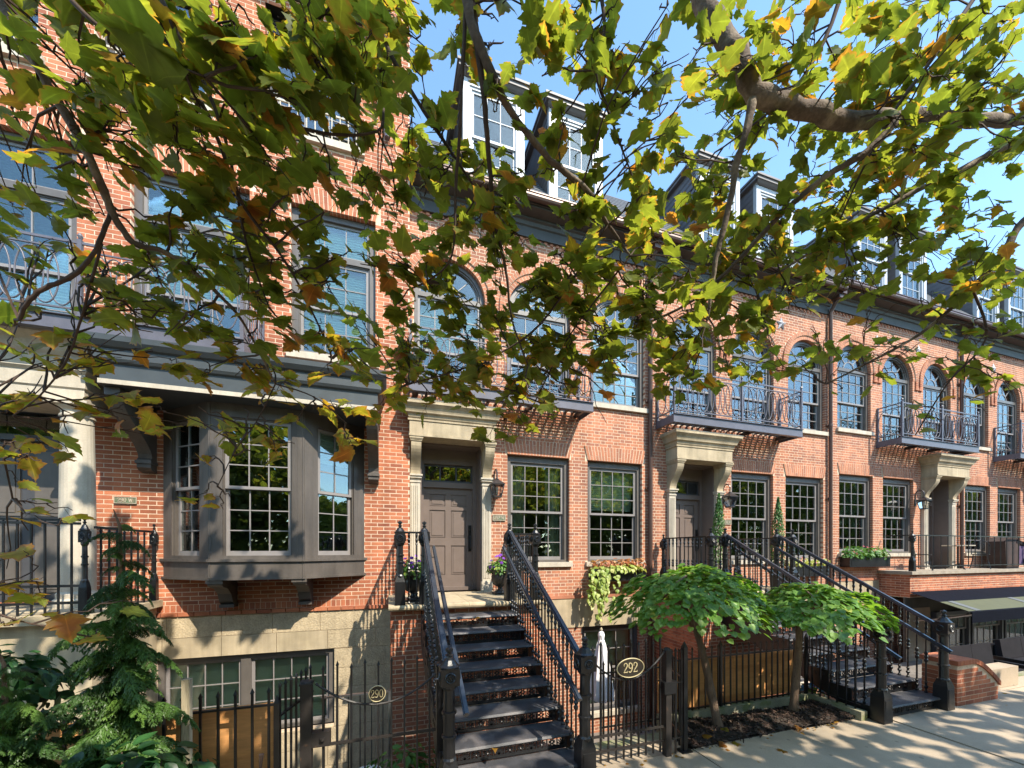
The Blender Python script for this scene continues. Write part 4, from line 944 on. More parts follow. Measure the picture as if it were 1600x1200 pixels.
def gate(label, x0, x1, y, zb, zt, z0, sag, z1, n, low, group):
    """gate with a hanging bow rail from z0 down by sag and up to z1"""
    t = thing('iron_gate', ((x0 + x1) / 2, y, zb), label, 'gate', group)
    pts = []
    for i in range(17):
        f = i / 16; zz = z0 + (z1 - z0) * f - sag * (1 - (2 * f - 1) ** 2); pts.append((x0 + (x1 - x0) * f, y - .012, zz))
    mb = MB(); mb.tube(pts, .011, 6); obj('bow_rail', mb, M['ironr'], t)
    for z in low: mb = MB(); mb.bar((x0, y, z), (x1, y, z + .0), .018, .024); obj('rail', mb, M['ironr'], t)
    for i in range(n):
        f = (i + .5) / n; picket(t, x0 + (x1 - x0) * f, y, zb + .05, zt + (.035 if i % 2 else 0) - .12 * abs(2 * f - 1) ** 2 * 0)
    return t
def square_post(parent, x, y, z0, z1, w, m='iron', cap=True, name='gate_post'):
    mb = MB(); mb.box(x - w, x + w, y - w, y + w, z0, z1)
    if cap: mb.box(x - w * 1.18, x + w * 1.18, y - w * 1.18, y + w * 1.18, z1 + .0005, z1 + .014); mb.lathe([(w * 1.25, .0), (w * 1.1, .016), (.002, .03)], (x, y, z1 + .0145), 8)
    return obj(name, mb, M[m], parent)
# ------------------------------------------------------------------ ground
mb = MB(); mb.add([(-400, -9.0, GZ - .16), (400, -9.0, GZ - .16), (400, -18.0, GZ - .16), (-400, -18.0, GZ - .16)], [(3, 2, 1, 0)]); struct('road', mb, M['asph'])
mb = MB(); mb.add([(-400, -18.2, GZ), (400, -18.2, GZ), (400, -900, GZ), (-400, -900, GZ)], [(3, 2, 1, 0)]); struct('ground', mb, M['soil'])
mb = MB(); mb.box(-400, 400, -9.0, -8.85, GZ - .3, GZ + .0); mb.box(-400, 400, -18.2, -18.0, GZ - .3, GZ + .0); struct('kerb', mb, M['conc'])
mb = MB(); mb.add([(-60, 7, AZ), (90, 7, AZ), (90, -3.45, AZ), (-60, -3.45, AZ)], [(3, 2, 1, 0)]); struct('area_floor', mb, M['floorc'])
mb = MB(); mb.box(-60, 3.42, -3.60, -3.45, AZ, GZ - .004); mb.box(3.42, 6.1, -3.32, -3.20, AZ, GZ + .11); mb.box(6.1, 90, -3.60, -3.45, AZ, GZ - .004); mb.box(6.1, 6.22, -4.0, -3.20, AZ, GZ + .11); struct('retaining_wall', mb, M['concm'])
pave = MB(); pave.add([(-60, -3.45, GZ - .03), (90, -3.45, GZ - .03), (90, -8.85, GZ - .03), (-60, -8.85, GZ - .03)], [(3, 2, 1, 0)])
pave = struct('sidewalk', pave, M['soil'])
xs = [-6.3, -4.7, -3.1, -1.5, .1, 1.7, 3.36, 4.93, 6.52, 8.05, 9.6, 11.2, 12.8, 14.4, 16.0, 17.6]
for a, b in zip(xs[:-1], xs[1:]):                               # each concrete flag, joints left open, a little uneven
    for y0, y1 in ((-3.92, -5.36), (-5.372, -6.9), (-6.912, -8.84)):
        t0 = random.uniform(-.008, .008); e = .008
        mb = MB(); q = GZ - .004 + random.uniform(-.006, .004)
        mb.add([(a + e, y1 + e, q - .05), (b - e, y1 + e, q - .05), (b - e, y0 - e, q - .05), (a + e, y0 - e, q - .05), (a + e, y1 + e, q), (b - e, y1 + e, q + t0), (b - e, y0 - e, q + t0), (a + e, y0 - e, q)],
               [(4, 5, 6, 7), (0, 1, 5, 4), (1, 2, 6, 5), (2, 3, 7, 6), (3, 0, 4, 7)]); obj('paving_slab', mb, M['conc'], pave)
for a, b in ((-6.3, 3.34), (6.24, 9.6), (9.6, 17.6)):
    mb = MB(); mb.box(a + .006, b - .006, -3.915, -3.605, GZ - .05, GZ - .006); obj('paving_slab', mb, M['conc'], pave)
mb = MB(); n = 40; xs_ = [3.36 + 2.72 * i / n for i in range(n + 1)]; ys_ = [-3.91 + .58 * k / 10 for k in range(11)]
vs = [(x, y, GZ + .012 + .05 * noise.noise((x * 2.2, y * 2.2, 0)) + .03 * noise.noise((x * 9, y * 9, 3)) + .05 * math.sin(PI * (y + 3.91) / .58)) for y in ys_ for x in xs_]
mb.add(vs, [(k * (n + 1) + i, k * (n + 1) + i + 1, (k + 1) * (n + 1) + i + 1, (k + 1) * (n + 1) + i) for k in range(10) for i in range(n)]); struct('planting_bed', mb, M['soil'])
mb = MB(); tones = []                                          # bark chips
for i in range(5200):
    x, y = random.uniform(3.3, 6.1), random.uniform(-3.98, -3.34)
    if y < -3.91 and random.random() < .8: continue
    z = GZ + .018 + .05 * noise.noise((x * 2.2, y * 2.2, 0)) + .03 * noise.noise((x * 9, y * 9, 3)) + .05 * math.sin(PI * max(0, (y + 3.91) / .58)); s = random.uniform(.006, .02)
    a = Vector((random.uniform(-1, 1), random.uniform(-1, 1), random.uniform(-.4, .4))).normalized() * s * random.uniform(1, 2.2); b = Vector((random.uniform(-1, 1), random.uniform(-1, 1), random.uniform(-.5, .5))).normalized() * s * .6
    p = Vector((x, y, z)); mb.add([p - a - b, p + a - b, p + a + b, p - a + b], [(0, 1, 2, 3)]); tones.append(random.random() ** 1.6)
o = obj('mulch', mb, M['mulch']); o.data.attributes.new('tone', 'FLOAT', 'FACE').data.foreach_set('value', tones); tag(o, 'dark shredded bark mulch around the two little trees', 'mulch', kind='stuff')

# ------------------------------------------------------------------ the houses in a row
GH = 'brick row houses along the street'
XA = lambda u: u
XB = lambda u: u + 5.82
XC = lambda u: 17.5 - u
XD = lambda u: 23.32 - u
BL = lambda f: ('blind', f)
CU = ('curtain', 1)
hA = house('row_house', 'brick row house 292 with three arched windows, right beside the taller house', XA, .385, 5.70, 0, 300, 21, [('curtain', 1), BL(.45), BL(.55), None, BL(1)], GH)
hB = house('row_house', 'second arched brick row house, behind the two little round trees', XB, -.118, 5.70, 0, 260, 22, [CU, CU, None, BL(.3), BL(.35)], GH, sky_glass=False)
hC = house('row_house', 'third arched brick row house, above the dark awning, with planter of pink flowers', XC, 5.978, .10, .17, 0, 23, [BL(.55), BL(.6), None, BL(.9), BL(1)], GH, basement=False)
hD = house('row_house', 'farthest arched brick row house at the right edge of the picture', XD, 5.92, -.2, .17, 0, 24, [BL(.9), BL(.8), None, None, None], GH, basement=False)
downspout(5.70, -.075, 6.86, 'brown downspout between house 292 and the house with the clipped cypresses')
downspout(11.52, -.075, 6.9, 'brown downspout left of the window planter with pink flowers')
downspout(17.45, -.075, 7.0, 'brown downspout over the door above the dark awning')
for x, z, l in ((2.09, 5.92, 'grey iron star between the first two arches of house 292'), (3.97, 5.92, 'grey iron star left of the third arch of house 292'),
                (7.91, 5.92, 'iron star over the balcony of the house with the clipped cypresses'), (9.79, 5.92, 'iron star next to the arch whose sill shows beside the balcony'),
                (13.53, 6.09, 'iron star high between the first two arches above the planter with pink flowers'), (15.41, 6.09, 'iron star high above the balcony over the dark awning'), (19.35, 6.09, 'farthest iron star, on the wall at the right edge')): star(x, z, 0, l)
balcony('long iron balcony of oval rings above the door numbered 292', .34, 3.94, -.60, 2.97)
balcony('iron balcony over the stone door case beside the clipped cypresses', 5.90, 9.74, -.60, 2.97)
balcony('smaller iron balcony over the door above the dark awning', 13.50, 17.10, -.60, 3.14)
balcony('farthest iron balcony, cut off by the right edge of the picture', 19.36, 22.9, -.60, 3.14)
GS = 'black iron stoops up to the front doors'
stoop('black cast-iron front steps of house 292 with open scrolled risers', 0, GS, 220)
stoop('black cast-iron front steps between the little tree and the low brick wall', 5.82, GS, 0)
lantern(2.03, 1.30, 'metal lantern on the pale pilaster and brick beside the door of 292')
lantern(7.86, 1.30, 'metal lantern above the clipped cypress by the grey door')
lantern(15.25, 1.50, 'dark lantern beside the farthest stone door case over the terrace')
plaque(2.13, .66, .27, .115, 0, '292 W', 'small bronze plaque reading 292 W under the lantern')
plaque(7.98, .70, .27, .115, 0, '294 W', 'small bronze plaque beside the clipped cypress and grey door')

# ------------------------------------------------------------------ house 290 (taller, half a brick forward)
PY = -.20
r = random.Random(77); h0 = thing('row_house', (-3.2, PY, GZ), 'tall brick house 290 with a dark bay window over a pale stone base', 'house', GH)
OP = {'w1': (-5.95, -4.37, 2.95, 5.98), 'w2': (-3.73, -2.17, 2.95, 5.90), 'w3': (-1.57, -.22, 3.36, 5.87), 'bay': (-3.25, -.50, -.40, 2.45), 'door': (-5.75, -4.25, -.75, 2.12), 'bw': (-3.42, -.90, -3.0, -1.70),
      'l1': (-6.2, -4.8, 7.08, 9.1), 'l2': (-4.15, -2.75, 7.08, 9.1), 'l3': (-1.95, -.48, 7.08, 9.1)}
def holes0(z, br=False):
    h = [(a, b) for k, (a, b, c, d) in OP.items() if c < z < d]
    if br:
        for k in ('w1', 'w2', 'w3'):
            a, b, c, d = OP[k]
            if d <= z < d + .335: h.append((a - .09, b + .09))
            if k == 'w3' and c - .115 < z <= c: h.append((a - .07, b + .07))
        for k in ('l1', 'l2', 'l3'):
            a, b, c, d = OP[k]
            if c - .13 < z <= c: h.append((a - .08, b + .08))
    return h
mb = MB(); backing(mb, -7.6, .37, AZ, 12.0, PY + .0008, holes0, [v for o_ in OP.values() for v in o_[2:]], .3); mb.box(.365, .372, PY + .004, .3, AZ, 12.0)
wall = obj('wall', mb, M['mortar'], h0)
brickwork('bricks', wall, -7.6, .372, -.855, 12.0, PY, lambda z: holes0(z, True), 'running', 'brick', 300, rnd=r)
P = []
for i in range(int(7.97 / .0765)):                              # upright bricks over the stone base
    x = -7.6 + i * .0765; P.append(([(x, -.965), (x + .067, -.965), (x + .067, -.862), (x, -.862)], PY - .0025 + r.uniform(-.0006, .0006), PY + .004))
tone_obj('soldier_course', P, wall, 'brick', r)
P = []
for i in range(int(7.97 / .213)): x = -7.6 + i * .213; P.append(([(x, -1.034), (x + .203, -1.034), (x + .203, -.972), (x, -.972)], PY - .042 + r.uniform(-.002, .002), PY + .004))
tone_obj('brick_ledge', P, wall, 'brick', r)
z = -1.04; k = 0
while z > AZ + .05:                                             # coursed stone base
    hgt = .335; x = -7.6 + (.36 if k % 2 else 0)
    while x < .06:
        w = .72 + (.06 if k % 2 else 0); a, b = x, min(x + w, .06); x += w
        for p, q in cut((a, b), [(OP['bw'][0], OP['bw'][1])] if OP['bw'][2] < z - hgt / 2 < OP['bw'][3] else []):
            if q - p < .05: continue
            zt_, zb_ = z, z - hgt
            if zb_ < OP['bw'][3] < zt_ and p < OP['bw'][1] and q > OP['bw'][0]: zb_ = OP['bw'][3]
            mb = MB(); rough = (k % 2 == 0) or q > -.95; d = .014 if rough else .018
            mb.add([(p + .004, PY - d, zb_ + .004), (q - .004, PY - d, zb_ + .004), (q - .004, PY - d, zt_ - .004), (p + .004, PY - d, zt_ - .004), (p + .004, PY + .003, zb_ + .004), (q - .004, PY + .003, zb_ + .004), (q - .004, PY + .003, zt_ - .004), (p + .004, PY + .003, zt_ - .004)],
                   [(0, 1, 2, 3), (0, 4, 5, 1), (1, 5, 6, 2), (2, 6, 7, 3), (3, 7, 4, 0)]); obj('stone_block', mb, M['limer' if rough else 'lime'], wall)
    z -= hgt; k += 1
mb = MB(); mb.box(-7.6, .27, 6.2, 6.3, AZ, 12); mb.box(.17, .27, .12, 6.2, AZ, 12.); mb.box(-7.6, -7.5, .12, 6.2, AZ, 12.)
for z in (-1.2, 2.62, 6.35, 9.5): mb.box(-7.5, .17, .12, 6.2, z, z + .2)
mb.box(-7.5, .17, 2.6, 2.7, AZ, 9.5); mb.box(-7.5, .17, 1.2, 1.25, 6.55, 9.5); obj('interior', mb, M['room'], h0)
def tall(key, nx, bl):
    a, b, c, d = OP[key]; tz = d - .72
    window(h0, a, b, c, tz + .03, PY, nx=nx, nyu=2, nyl=2, split=.5, blind=bl, pane=PANEUP, fw=.10)
    mb = MB()
    for e, f, g, i in ((a, a + .1, tz + .03, d), (b - .1, b, tz + .03, d), (a + .1, b - .1, d - .1, d)): mb.box(e, f, PY + .075, PY + .2, g, i)
    w = obj('window', mb, M['trim'], h0); sash_grid(w, a + .1, b - .1, tz + .03, d - .1, PY + .14, nx, 1, pane=PANEUP)
    if bl: add_blind(w, a + .1, b - .1, tz + .03, d - .1, PY + .26, 'blind')
    jack_arch(h0, a, b, d, d + .33, PY, 'brick', r, n=21)
tall('w1', 3, BL(1)); tall('w2', 3, BL(.5)); tall('w3', 3, BL(.75))
a, b, c, d = OP['w3']; mb = MB(); mb.box(a - .06, b + .06, PY - .07, PY + .1, c - .11, c); obj('window_sill', mb, M['limew'], h0)
for k in ('l1', 'l2', 'l3'):                                    # top-floor openings: stone sill, low white railing, dark inside
    a, b, c, d = OP[k]; mb = MB(); mb.box(a - .08, b + .08, PY - .07, PY + .25, c - .12, c); obj('window_sill', mb, M['limew'], h0)
    mb = MB(); mb.box(a, b, PY + .08, PY + .11, c + .55, c + .58); n = 11
    for i in range(n): x = a + (b - a) * (i + .5) / n; mb.box(x - .009, x + .009, PY + .086, PY + .104, c, c + .55)
    obj('window_railing', mb, M['limew'], h0); window(h0, a, b, c, d, PY + .12, nx=3, nyu=2, nyl=3, pane=PANE, m='trimd')
mb = MB(); mb.strip([(PY - .002, 9.3), (PY - .06, 9.3), (PY - .06, 9.55), (PY - .1, 9.6), (PY - .38, 9.66), (PY - .42, 9.7), (PY - .42, 9.82), (PY - .002, 9.86)], -7.6, .02); obj('cornice', mb, M['eave'], h0)
mb = MB(); mb.tube([(-7.6, PY - .5, 9.80), (.04, PY - .5, 9.80)], .07, 10); mb.tube([(-.02, PY - .5, 9.8), (-.02, PY - .3, 9.3), (-.02, PY - .06, 9.1), (-.02, PY - .06, 7.4)], .05, 8); obj('gutter', mb, M['balc'], h0)
# basement windows
a, b, c, d = OP['bw']; mb = MB()
for e, f, g, i in ((a, a + .08, c, d), (b - .09, b, c, d), (a + .08, b - .09, d - .085, d), (a + .08, b - .09, c, c + .06), (-2.31, -2.17, c + .06, d - .085)): mb.box(e, f, PY + .05, PY + .2, g, i)
w = obj('window', mb, M['trim'], h0); sash_grid(w, a + .08, -2.31, c + .06, d - .085, PY + .12, 4, 3); sash_grid(w, -2.17, b - .09, c + .06, d - .085, PY + .12, 4, 3); add_blind(w, a + .08, b - .09, c + .06, d - .085, PY + .2, 'blind')
# stone porch at the left
mb = MB(); x0, x1, yf = -7.5, -3.78, -1.0
prof = [(yf + .14, 1.98), (yf + .10, 1.98), (yf + .10, 2.14), (yf + .08, 2.16), (yf + .08, 2.34), (yf + .04, 2.38), (yf + .06, 2.40), (yf + .06, 2.56), (yf + .02, 2.60), (yf - .02, 2.70), (yf - .10, 2.78), (yf - .10, 2.86), (PY, 2.88)]
n = len(prof); vs = [(x0, a, b) for a, b in prof] + [(x1 - max(0, a - yf) + (0 if a < -.5 else .5) * 0, a, b) for a, b in prof]; mb.add(vs, [(i, i + 1, i + 1 + n, i + n) for i in range(n - 1)])
for i in range(n - 2): p, q = vs[n + i], vs[n + i + 1]; mb.add([p, q, (q[0], PY, q[2]), (p[0], PY, p[2])], [(0, 1, 2, 3)])
mb.add([(x0, yf + .14, 1.98), (x1 - .14, yf + .14, 1.98), (x1 - .14, PY, 1.98), (x0, PY, 1.98)], [(0, 1, 2, 3)])
por = obj('portico', mb, M['limew'], h0)
for cx in (-4.03, -6.6):
    mb = MB(); mb.lathe([(.23, -.76), (.23, -.66), (.20, -.64), (.205, -.58), (.178, -.55), (.176, .3), (.174, .32), (.176, .34), (.168, 1.2), (.158, 1.78), (.175, 1.79), (.175, 1.81), (.158, 1.83), (.158, 1.87), (.20, 1.91), (.205, 1.93)], (cx, -.76, 0), 24); mb.box(cx - .22, cx + .22, -.98, -.54, 1.93, 1.978); obj('column', mb, M['limew'], por, smooth=False)
mb = MB()
for e, f, g, i in ((-5.75, -5.65, -.75, 2.12), (-4.35, -4.25, -.75, 2.12), (-5.65, -4.35, 2.0, 2.12), (-5.65, -4.35, 1.58, 1.66)): mb.box(e, f, PY + .05, PY + .2, g, i)
fr = obj('door_frame', mb, M['trimd'], h0)
for i in range(3): inst('pane', PANE, (-5.65 + 1.3 * (i + .5) / 3, PY + .12, 1.83), fr, scale=(.42, 1, .33))
mb = MB(); mb.box(-5.65, -4.35, PY + .14, PY + .19, -.75, 1.58); dr = obj('door', mb, M['trimd'], h0)
for e, f in ((-5.55, -5.08), (-4.92, -4.45)):
    for g, i in ((-.62, .35), (.5, 1.45)): mb = MB(); mb.box(e, f, PY + .125, PY + .139, g, i); mb.box(e + .05, f - .05, PY + .115, PY + .125, g + .05, i - .05); obj('panel', mb, M['trim'], dr)
# ------------------------------------------------------------------ bay window
bay = thing('bay_window', (-1.87, PY, -.44), 'dark painted bay window under a deep bracketed hood on house 290', 'bay window')
BP = [(-3.38, PY - .012), (-2.50, -.90), (-1.24, -.90), (-.36, PY - .012)]; bb, bt = -.44, 2.17
for i in range(3):
    A, B_ = Vector((*BP[i], 0)), Vector((*BP[i + 1], 0)); L = (B_ - A).length; ang = math.atan2(B_.y - A.y, B_.x - A.x); base = Vector(bay.location)
    e = .10 if i == 1 else .16; z0, z1 = -.14, 2.05
    mb = MB(); mb.box(0, L, .04, .09, bb, z0); mb.box(0, L, .04, .09, z1, bt); mb.box(0, e, .04, .10, z0, z1); mb.box(L - e, L, .04, .10, z0, z1); mb.box(-.01, L + .01, .02, .085, bb - .0, bb + .035); mb.box(-.012, L + .012, .008, .085, z0 - .03, z0 + .012)
    o = obj('panel', mb, M['bay']); o.parent = bay; o.location = A - base; o.rotation_euler = (0, 0, ang)
    w = window(None, e + .001, L - e - .001, z0 + .012, z1, -.035, nx=3 if i == 1 else 2, nyu=3, nyl=3, split=.5, m='bay', fw=.075, blind=None if i == 1 else (('curtain', 1) if i == 0 else ('blind', .25)))
    w.parent = bay; w.location = A - base; w.rotation_euler = (0, 0, ang)
mb = MB(); mb.prism([(p[0], p[1] + .05) for p in BP], bb, bb + .03, axis='z'); obj('base_board', mb, M['bay'], bay)
for x in (-2.43, -1.32):                                        # carved supports under the bay
    pr = [(PY - .012, bb - .001), (-.84, bb - .001), (-.84, bb - .07), (-.80, bb - .10), (-.62, bb - .14), (-.48, bb - .24), (-.42, bb - .36), (-.34, bb - .42), (PY - .012, bb - .46)]
    mb = MB(); mb.prism(pr, x - .09, x + .09, axis='x'); mb.box(x - .105, x + .105, -.86, PY - .012, bb - .05, bb - .0015); mb.box(x - .1, x + .1, -.40, PY - .012, bb - .46, bb - .41); obj('bracket', mb, M['bay'], bay)
mb = MB(); hx0, hx1 = -3.58, -.16
prof = [(-1.14, 2.17), (-1.17, 2.17), (-1.17, 2.235), (-1.155, 2.24), (-1.155, 2.44), (-1.19, 2.46), (-1.21, 2.50), (-1.205, 2.505), (-1.205, 2.62), (-1.24, 2.64), (-1.28, 2.70), (-1.285, 2.77), (PY - .002, 2.79)]
n = len(prof); vs = [(hx0 - max(0, -1.155 - a) if a < -.5 else hx0 - .13, a, b) for a, b in prof] + [(hx1 + max(0, -1.155 - a) if a < -.5 else hx1 + .13, a, b) for a, b in prof]
mb.add(vs, [(i, i + 1, i + 1 + n, i + n) for i in range(n - 1)])
for k in (0, 1):
    for i in range(n - 2): p, q = vs[k * n + i], vs[k * n + i + 1]; mb.add([p, q, (q[0], PY - .002, q[2]), (p[0], PY - .002, p[2])], [(0, 1, 2, 3)])
mb.add([(hx0, -1.14, 2.17), (hx1, -1.14, 2.17), (hx1, PY - .002, 2.17), (hx0, PY - .002, 2.17)], [(0, 1, 2, 3)])
obj('hood', mb, M['bluegrey'], bay)
mb = MB(); mb.box(hx0 - .005, hx1 + .005, -1.185, -1.172, 2.172, 2.232); obj('drip_board', mb, M['limew'], bay)
for x in (-3.49, -.25):
    pr = [(PY - .014, 2.165), (-1.08, 2.165), (-1.08, 2.06)]
    for i in range(13): t = i / 12; pr.append((-1.04 + .70 * (t * t * (3 - 2 * t)), 2.05 - .66 * t))
    pr += [(-.38, 1.36), (-.38, 1.24), (-.33, 1.20), (PY - .014, 1.18)]
    mb = MB(); mb.prism(pr, x - .085, x + .085, axis='x'); mb.box(x - .10, x + .10, -.40, PY - .014, 1.30, 1.345); obj('hood_bracket', mb, M['bay'], bay)
balcony('long iron balcony of oval rings on top of the bay window hood', -7.4, -1.94, -1.22, 2.96, side0=False, yb=PY, mid=-3.74, group='iron balconies over the entrances')
plaque(-3.79, .76, .275, .10, PY, '290 W', 'greenish bronze plaque reading 290 W on the brick beside the bay window')
# the left-hand stoop of 290
t = thing('stoop_railing', (-4.6, -1.6, -.76), 'tall black iron stoop railing behind the feathery conifer', 'railing')
for z in (-.62, -.42, .32, .36): mb = MB(); mb.bar((-7.4, -1.62, z), (-3.50, -1.62, z), .03, .03); obj('rail', mb, M['iron'], t)
for i in range(32): mb = MB() if i == 0 else mb; picket(t, -7.3 + i * .12, -1.62, -.76, .36)
for x, y in ((-3.47, -1.60), (-3.40, -.3)): inst('newel_post', NEWT, (x, y, -.76), t, scale=(.55, .55, .93))
for z in (.28, -.62): mb = MB(); mb.bar((-3.40, -1.55, z), (-3.40, -.3, z), .03, .03); obj('rail', mb, M['iron'], t)
for i in range(7): picket(t, -3.40, -1.45 + i * .15, -.76, .28)
t = thing('porch_landing', (-5.4, -1.0, AZ), 'pale stone landing on a stone block under the porch column at the left edge', 'landing'); mb = MB(); mb.box(-7.4, -3.32, -1.72, PY - .03, -.86, -.76); obj('slab', mb, M['lime'], t)
mb = MB(); mb.box(-7.4, -3.40, -1.6, PY - .03, AZ, -.862); ob = obj('stone_core', mb, M['lime'], t)
# ------------------------------------------------------------------ fences and gates
GF = 'black iron fences along the pavement'
fence('black iron spear fence in front of the orange boards below the bay window', (-2.6, -4.0), (-.865, -4.0), GZ, -1.10, 15, (-1.25, -2.12), GF, posts=((1., -1.19, .02),))
fence('short return of the spear fence beside the 290 gate post', (-.865, -4.0), (-.70, -3.42), GZ, -1.08, 7, (-1.36, -2.12), GF)
g = gate('iron gate with the round 290 sign', -.62, .44, -3.74, GZ, -1.03, -1.19, .24, -1.20, 9, (-1.75, -2.15), 'iron gates with number signs')
square_post(g, -.695, -3.74, GZ, -1.19, .045, 'ironr'); square_post(g, .50, -3.70, GZ, -1.14, .05)
mb = MB(); mb.box(-.655, -.50, -3.78, -3.70, -1.75, -1.62); mb.lathe([(.022, 0), (.022, .02)], (-.56, -3.79, -1.69), 8); obj('latch_box', mb, M['ironr'], g)
mb = MB(); mb.tube([(.44, -3.80, -1.24), (.62, -3.80, -1.225)], .008, 6); obj('bolt', mb, M['steel'], g)
t = thing('number_sign', (-.10, -3.765, -1.33), 'round black sign with brass numerals 290', 'number sign', 'number signs on the gates')
mb = MB(); R = .073; mb.prism([(-.10 + R * math.cos(a), -1.33 + R * math.sin(a)) for a in [2 * PI * i / 32 for i in range(32)]], -3.772, -3.762); obj('plate', mb, M['signb'], t)
mb = MB(); mb.loop([(-.10 + R * math.cos(a), -3.773, -1.33 + R * math.sin(a)) for a in [2 * PI * i / 32 for i in range(32)]], .0045, 5); obj('rim', mb, M['brass'], t); lettering(t, '290', -.10, -3.7735, -1.365, .072, M['brass'], squeeze=.82)
g = gate('iron gate with the oval 292 sign next to the iron steps', 2.0, 2.94, -3.95, GZ, -.99, -1.12, .27, -1.13, 10, (-1.97, -2.13), 'iron gates with number signs')
square_post(g, 2.983, -3.95, GZ, -1.13, .036, 'ironr'); mb = MB(); mb.box(2.915, 3.07, -4.0, -3.90, -1.60, -1.48); mb.box(2.905, 3.08, -4.005, -3.895, -1.48, -1.465); obj('latch_box', mb, M['iron'], g)
t = thing('number_sign', (2.48, -3.99, -1.255), 'oval black sign with brass numerals 292', 'number sign', 'number signs on the gates')
E1 = [2 * PI * i / 40 for i in range(40)]; mb = MB(); mb.prism([(2.48 + .172 * math.cos(a), -1.262 + .105 * math.sin(a)) for a in E1], -3.992, -3.980); obj('plate', mb, M['signb'], t)
mb = MB(); mb.loop([(2.48 + .168 * math.cos(a), -3.993, -1.262 + .101 * math.sin(a)) for a in E1], .006, 5); obj('rim', mb, M['brass'], t); lettering(t, '292', 2.48, -3.9935, -1.312, .105, M['brass'], squeeze=.9)
fence('short iron fence return with a base plate right of the 292 gate', (3.06, -3.95), (3.24, -3.93), GZ, -1.1, 2, (-1.5, -2.13), GF, posts=((1., -1.06, .026),))
o = thing('sleeve_plate', (3.24, -3.93, GZ), 'square iron foot plate of the fence post on the pavement', 'foot plate'); mb = MB(); mb.box(3.17, 3.31, -3.99, -3.87, GZ - .003, GZ + .008); obj('plate', mb, M['iron'], o)
fence('low iron fence running back from the 292 gate to the orange boards', (3.24, -3.93), (3.44, -3.27), GZ, -1.28, 8, (-1.47, -2.13), GF)
fence('long iron picket fence on the mossy kerb behind the two little trees', (3.46, -3.26), (6.14, -3.26), GZ + .112, -1.32, 24, (-1.485, -2.16), GF, posts=((.37, -1.28, .02), (.99, -1.28, .02)))
fence('iron fence turning the corner under the second stoop', (6.16, -3.26), (6.16, -3.95), GZ + .112, -1.32, 6, (-1.485, -2.12), GF)
fence('fence inside the sunken area below the iron gate of 292', (2.45, -3.40), (3.42, -3.40), GZ, -1.35, 9, (-1.5, -2.16), GF)
for a, b, y, z0, z1, l in ((-2.9, -.90, -3.86, GZ + .02, -1.285, 'orange stained boards behind the spear fence below the bay window'), (3.50, 6.12, -3.14, GZ + .10, -1.55, 'long orange stained boards behind the fence and the little trees')):
    t = thing('board_screen', ((a + b) / 2, y, z0), l, 'board screen', 'orange board screens behind the fences'); n = max(1, int((b - a) / 1.22)); 
    for i in range(n): mb = MB(); mb.box(a + (b - a) * i / n + .004, a + (b - a) * (i + 1) / n - .004, y, y + .018, z0, z1); obj('board', mb, M['wood'], t)
mb = MB(); mb.box(-1.452, -1.402, -4.135, -4.085, GZ, -.955); tag(obj('wooden_post', mb, M['postw'], loc=(-1.43, -4.11, GZ)), 'bare grey wooden stake in front of the spear fence', 'post')
t = thing('inner_railing', (-.3, -2.6, AZ), 'thin light-topped railing inside the sunken area below the bay', 'railing'); mb = MB(); mb.bar((-.75, -2.6, -1.72), (.02, -2.6, -1.72), .03, .02); mb.box(.0, .04, -2.62, -2.58, AZ, -1.71); obj('rail', mb, M['steel'], t)
for i in range(6): mb = MB(); mb.box(-.72 + i * .13, -.708 + i * .13, -2.606, -2.594, AZ, -1.73); obj('bar', mb, M['iron'], t)
# ------------------------------------------------------------------ pots, flowers, planters
def rnd_dir(zlo=-1, zhi=1):
    z = random.uniform(zlo, zhi); a = random.uniform(0, 2 * PI); q = math.sqrt(max(0, 1 - z * z)); return Vector((q * math.cos(a), q * math.sin(a), z))
def bush(parent, kind, m, c, rx, ry, rz, n, s0, s1, tones=(0, 1), singles=0, leafname='leaf', lo=-.2, shell=.55, up=.5, name='foliage'):
    F = Foliage(kind, M[m])
    for i in range(n):
        d = rnd_dir(lo, 1); f = shell + (1 - shell) * random.random(); p = Vector(c) + Vector((d.x * rx * f, d.y * ry * f, d.z * rz * f))
        nr = (d + Vector((0, 0, up)) + rnd_dir() * .45); tip = Vector((d.x, d.y, -.35)) + rnd_dir() * .5
        F.add(p, nr, tip, random.uniform(s0, s1), random.uniform(*tones))
    return F.build(parent, singles, leafname, name, leaf_key)
def flowers(parent, m, c, rx, ry, rz, n, size, lo=.0, petals=5, name='flower'):
    for i in range(n):
        d = rnd_dir(lo, 1); f = random.uniform(.9, 1.15); p = Vector(c) + Vector((d.x * rx * f, d.y * ry * f, d.z * rz * f)); nr = (d + Vector((.2, -.8, .4))).normalized(); R0 = rot_from(nr, Vector((0, 0, 1)))
        F = Foliage('petal', M[m]); t = random.random()
        for k in range(petals):
            a = 2 * PI * k / petals; q = R0 @ Vector((math.cos(a), math.sin(a), 0)); F.add(p, nr + q * .35, q, size * random.uniform(.9, 1.1), t)
        o = F.build(parent, 0, name, name)
        if o: o.name = name; del o['kind']
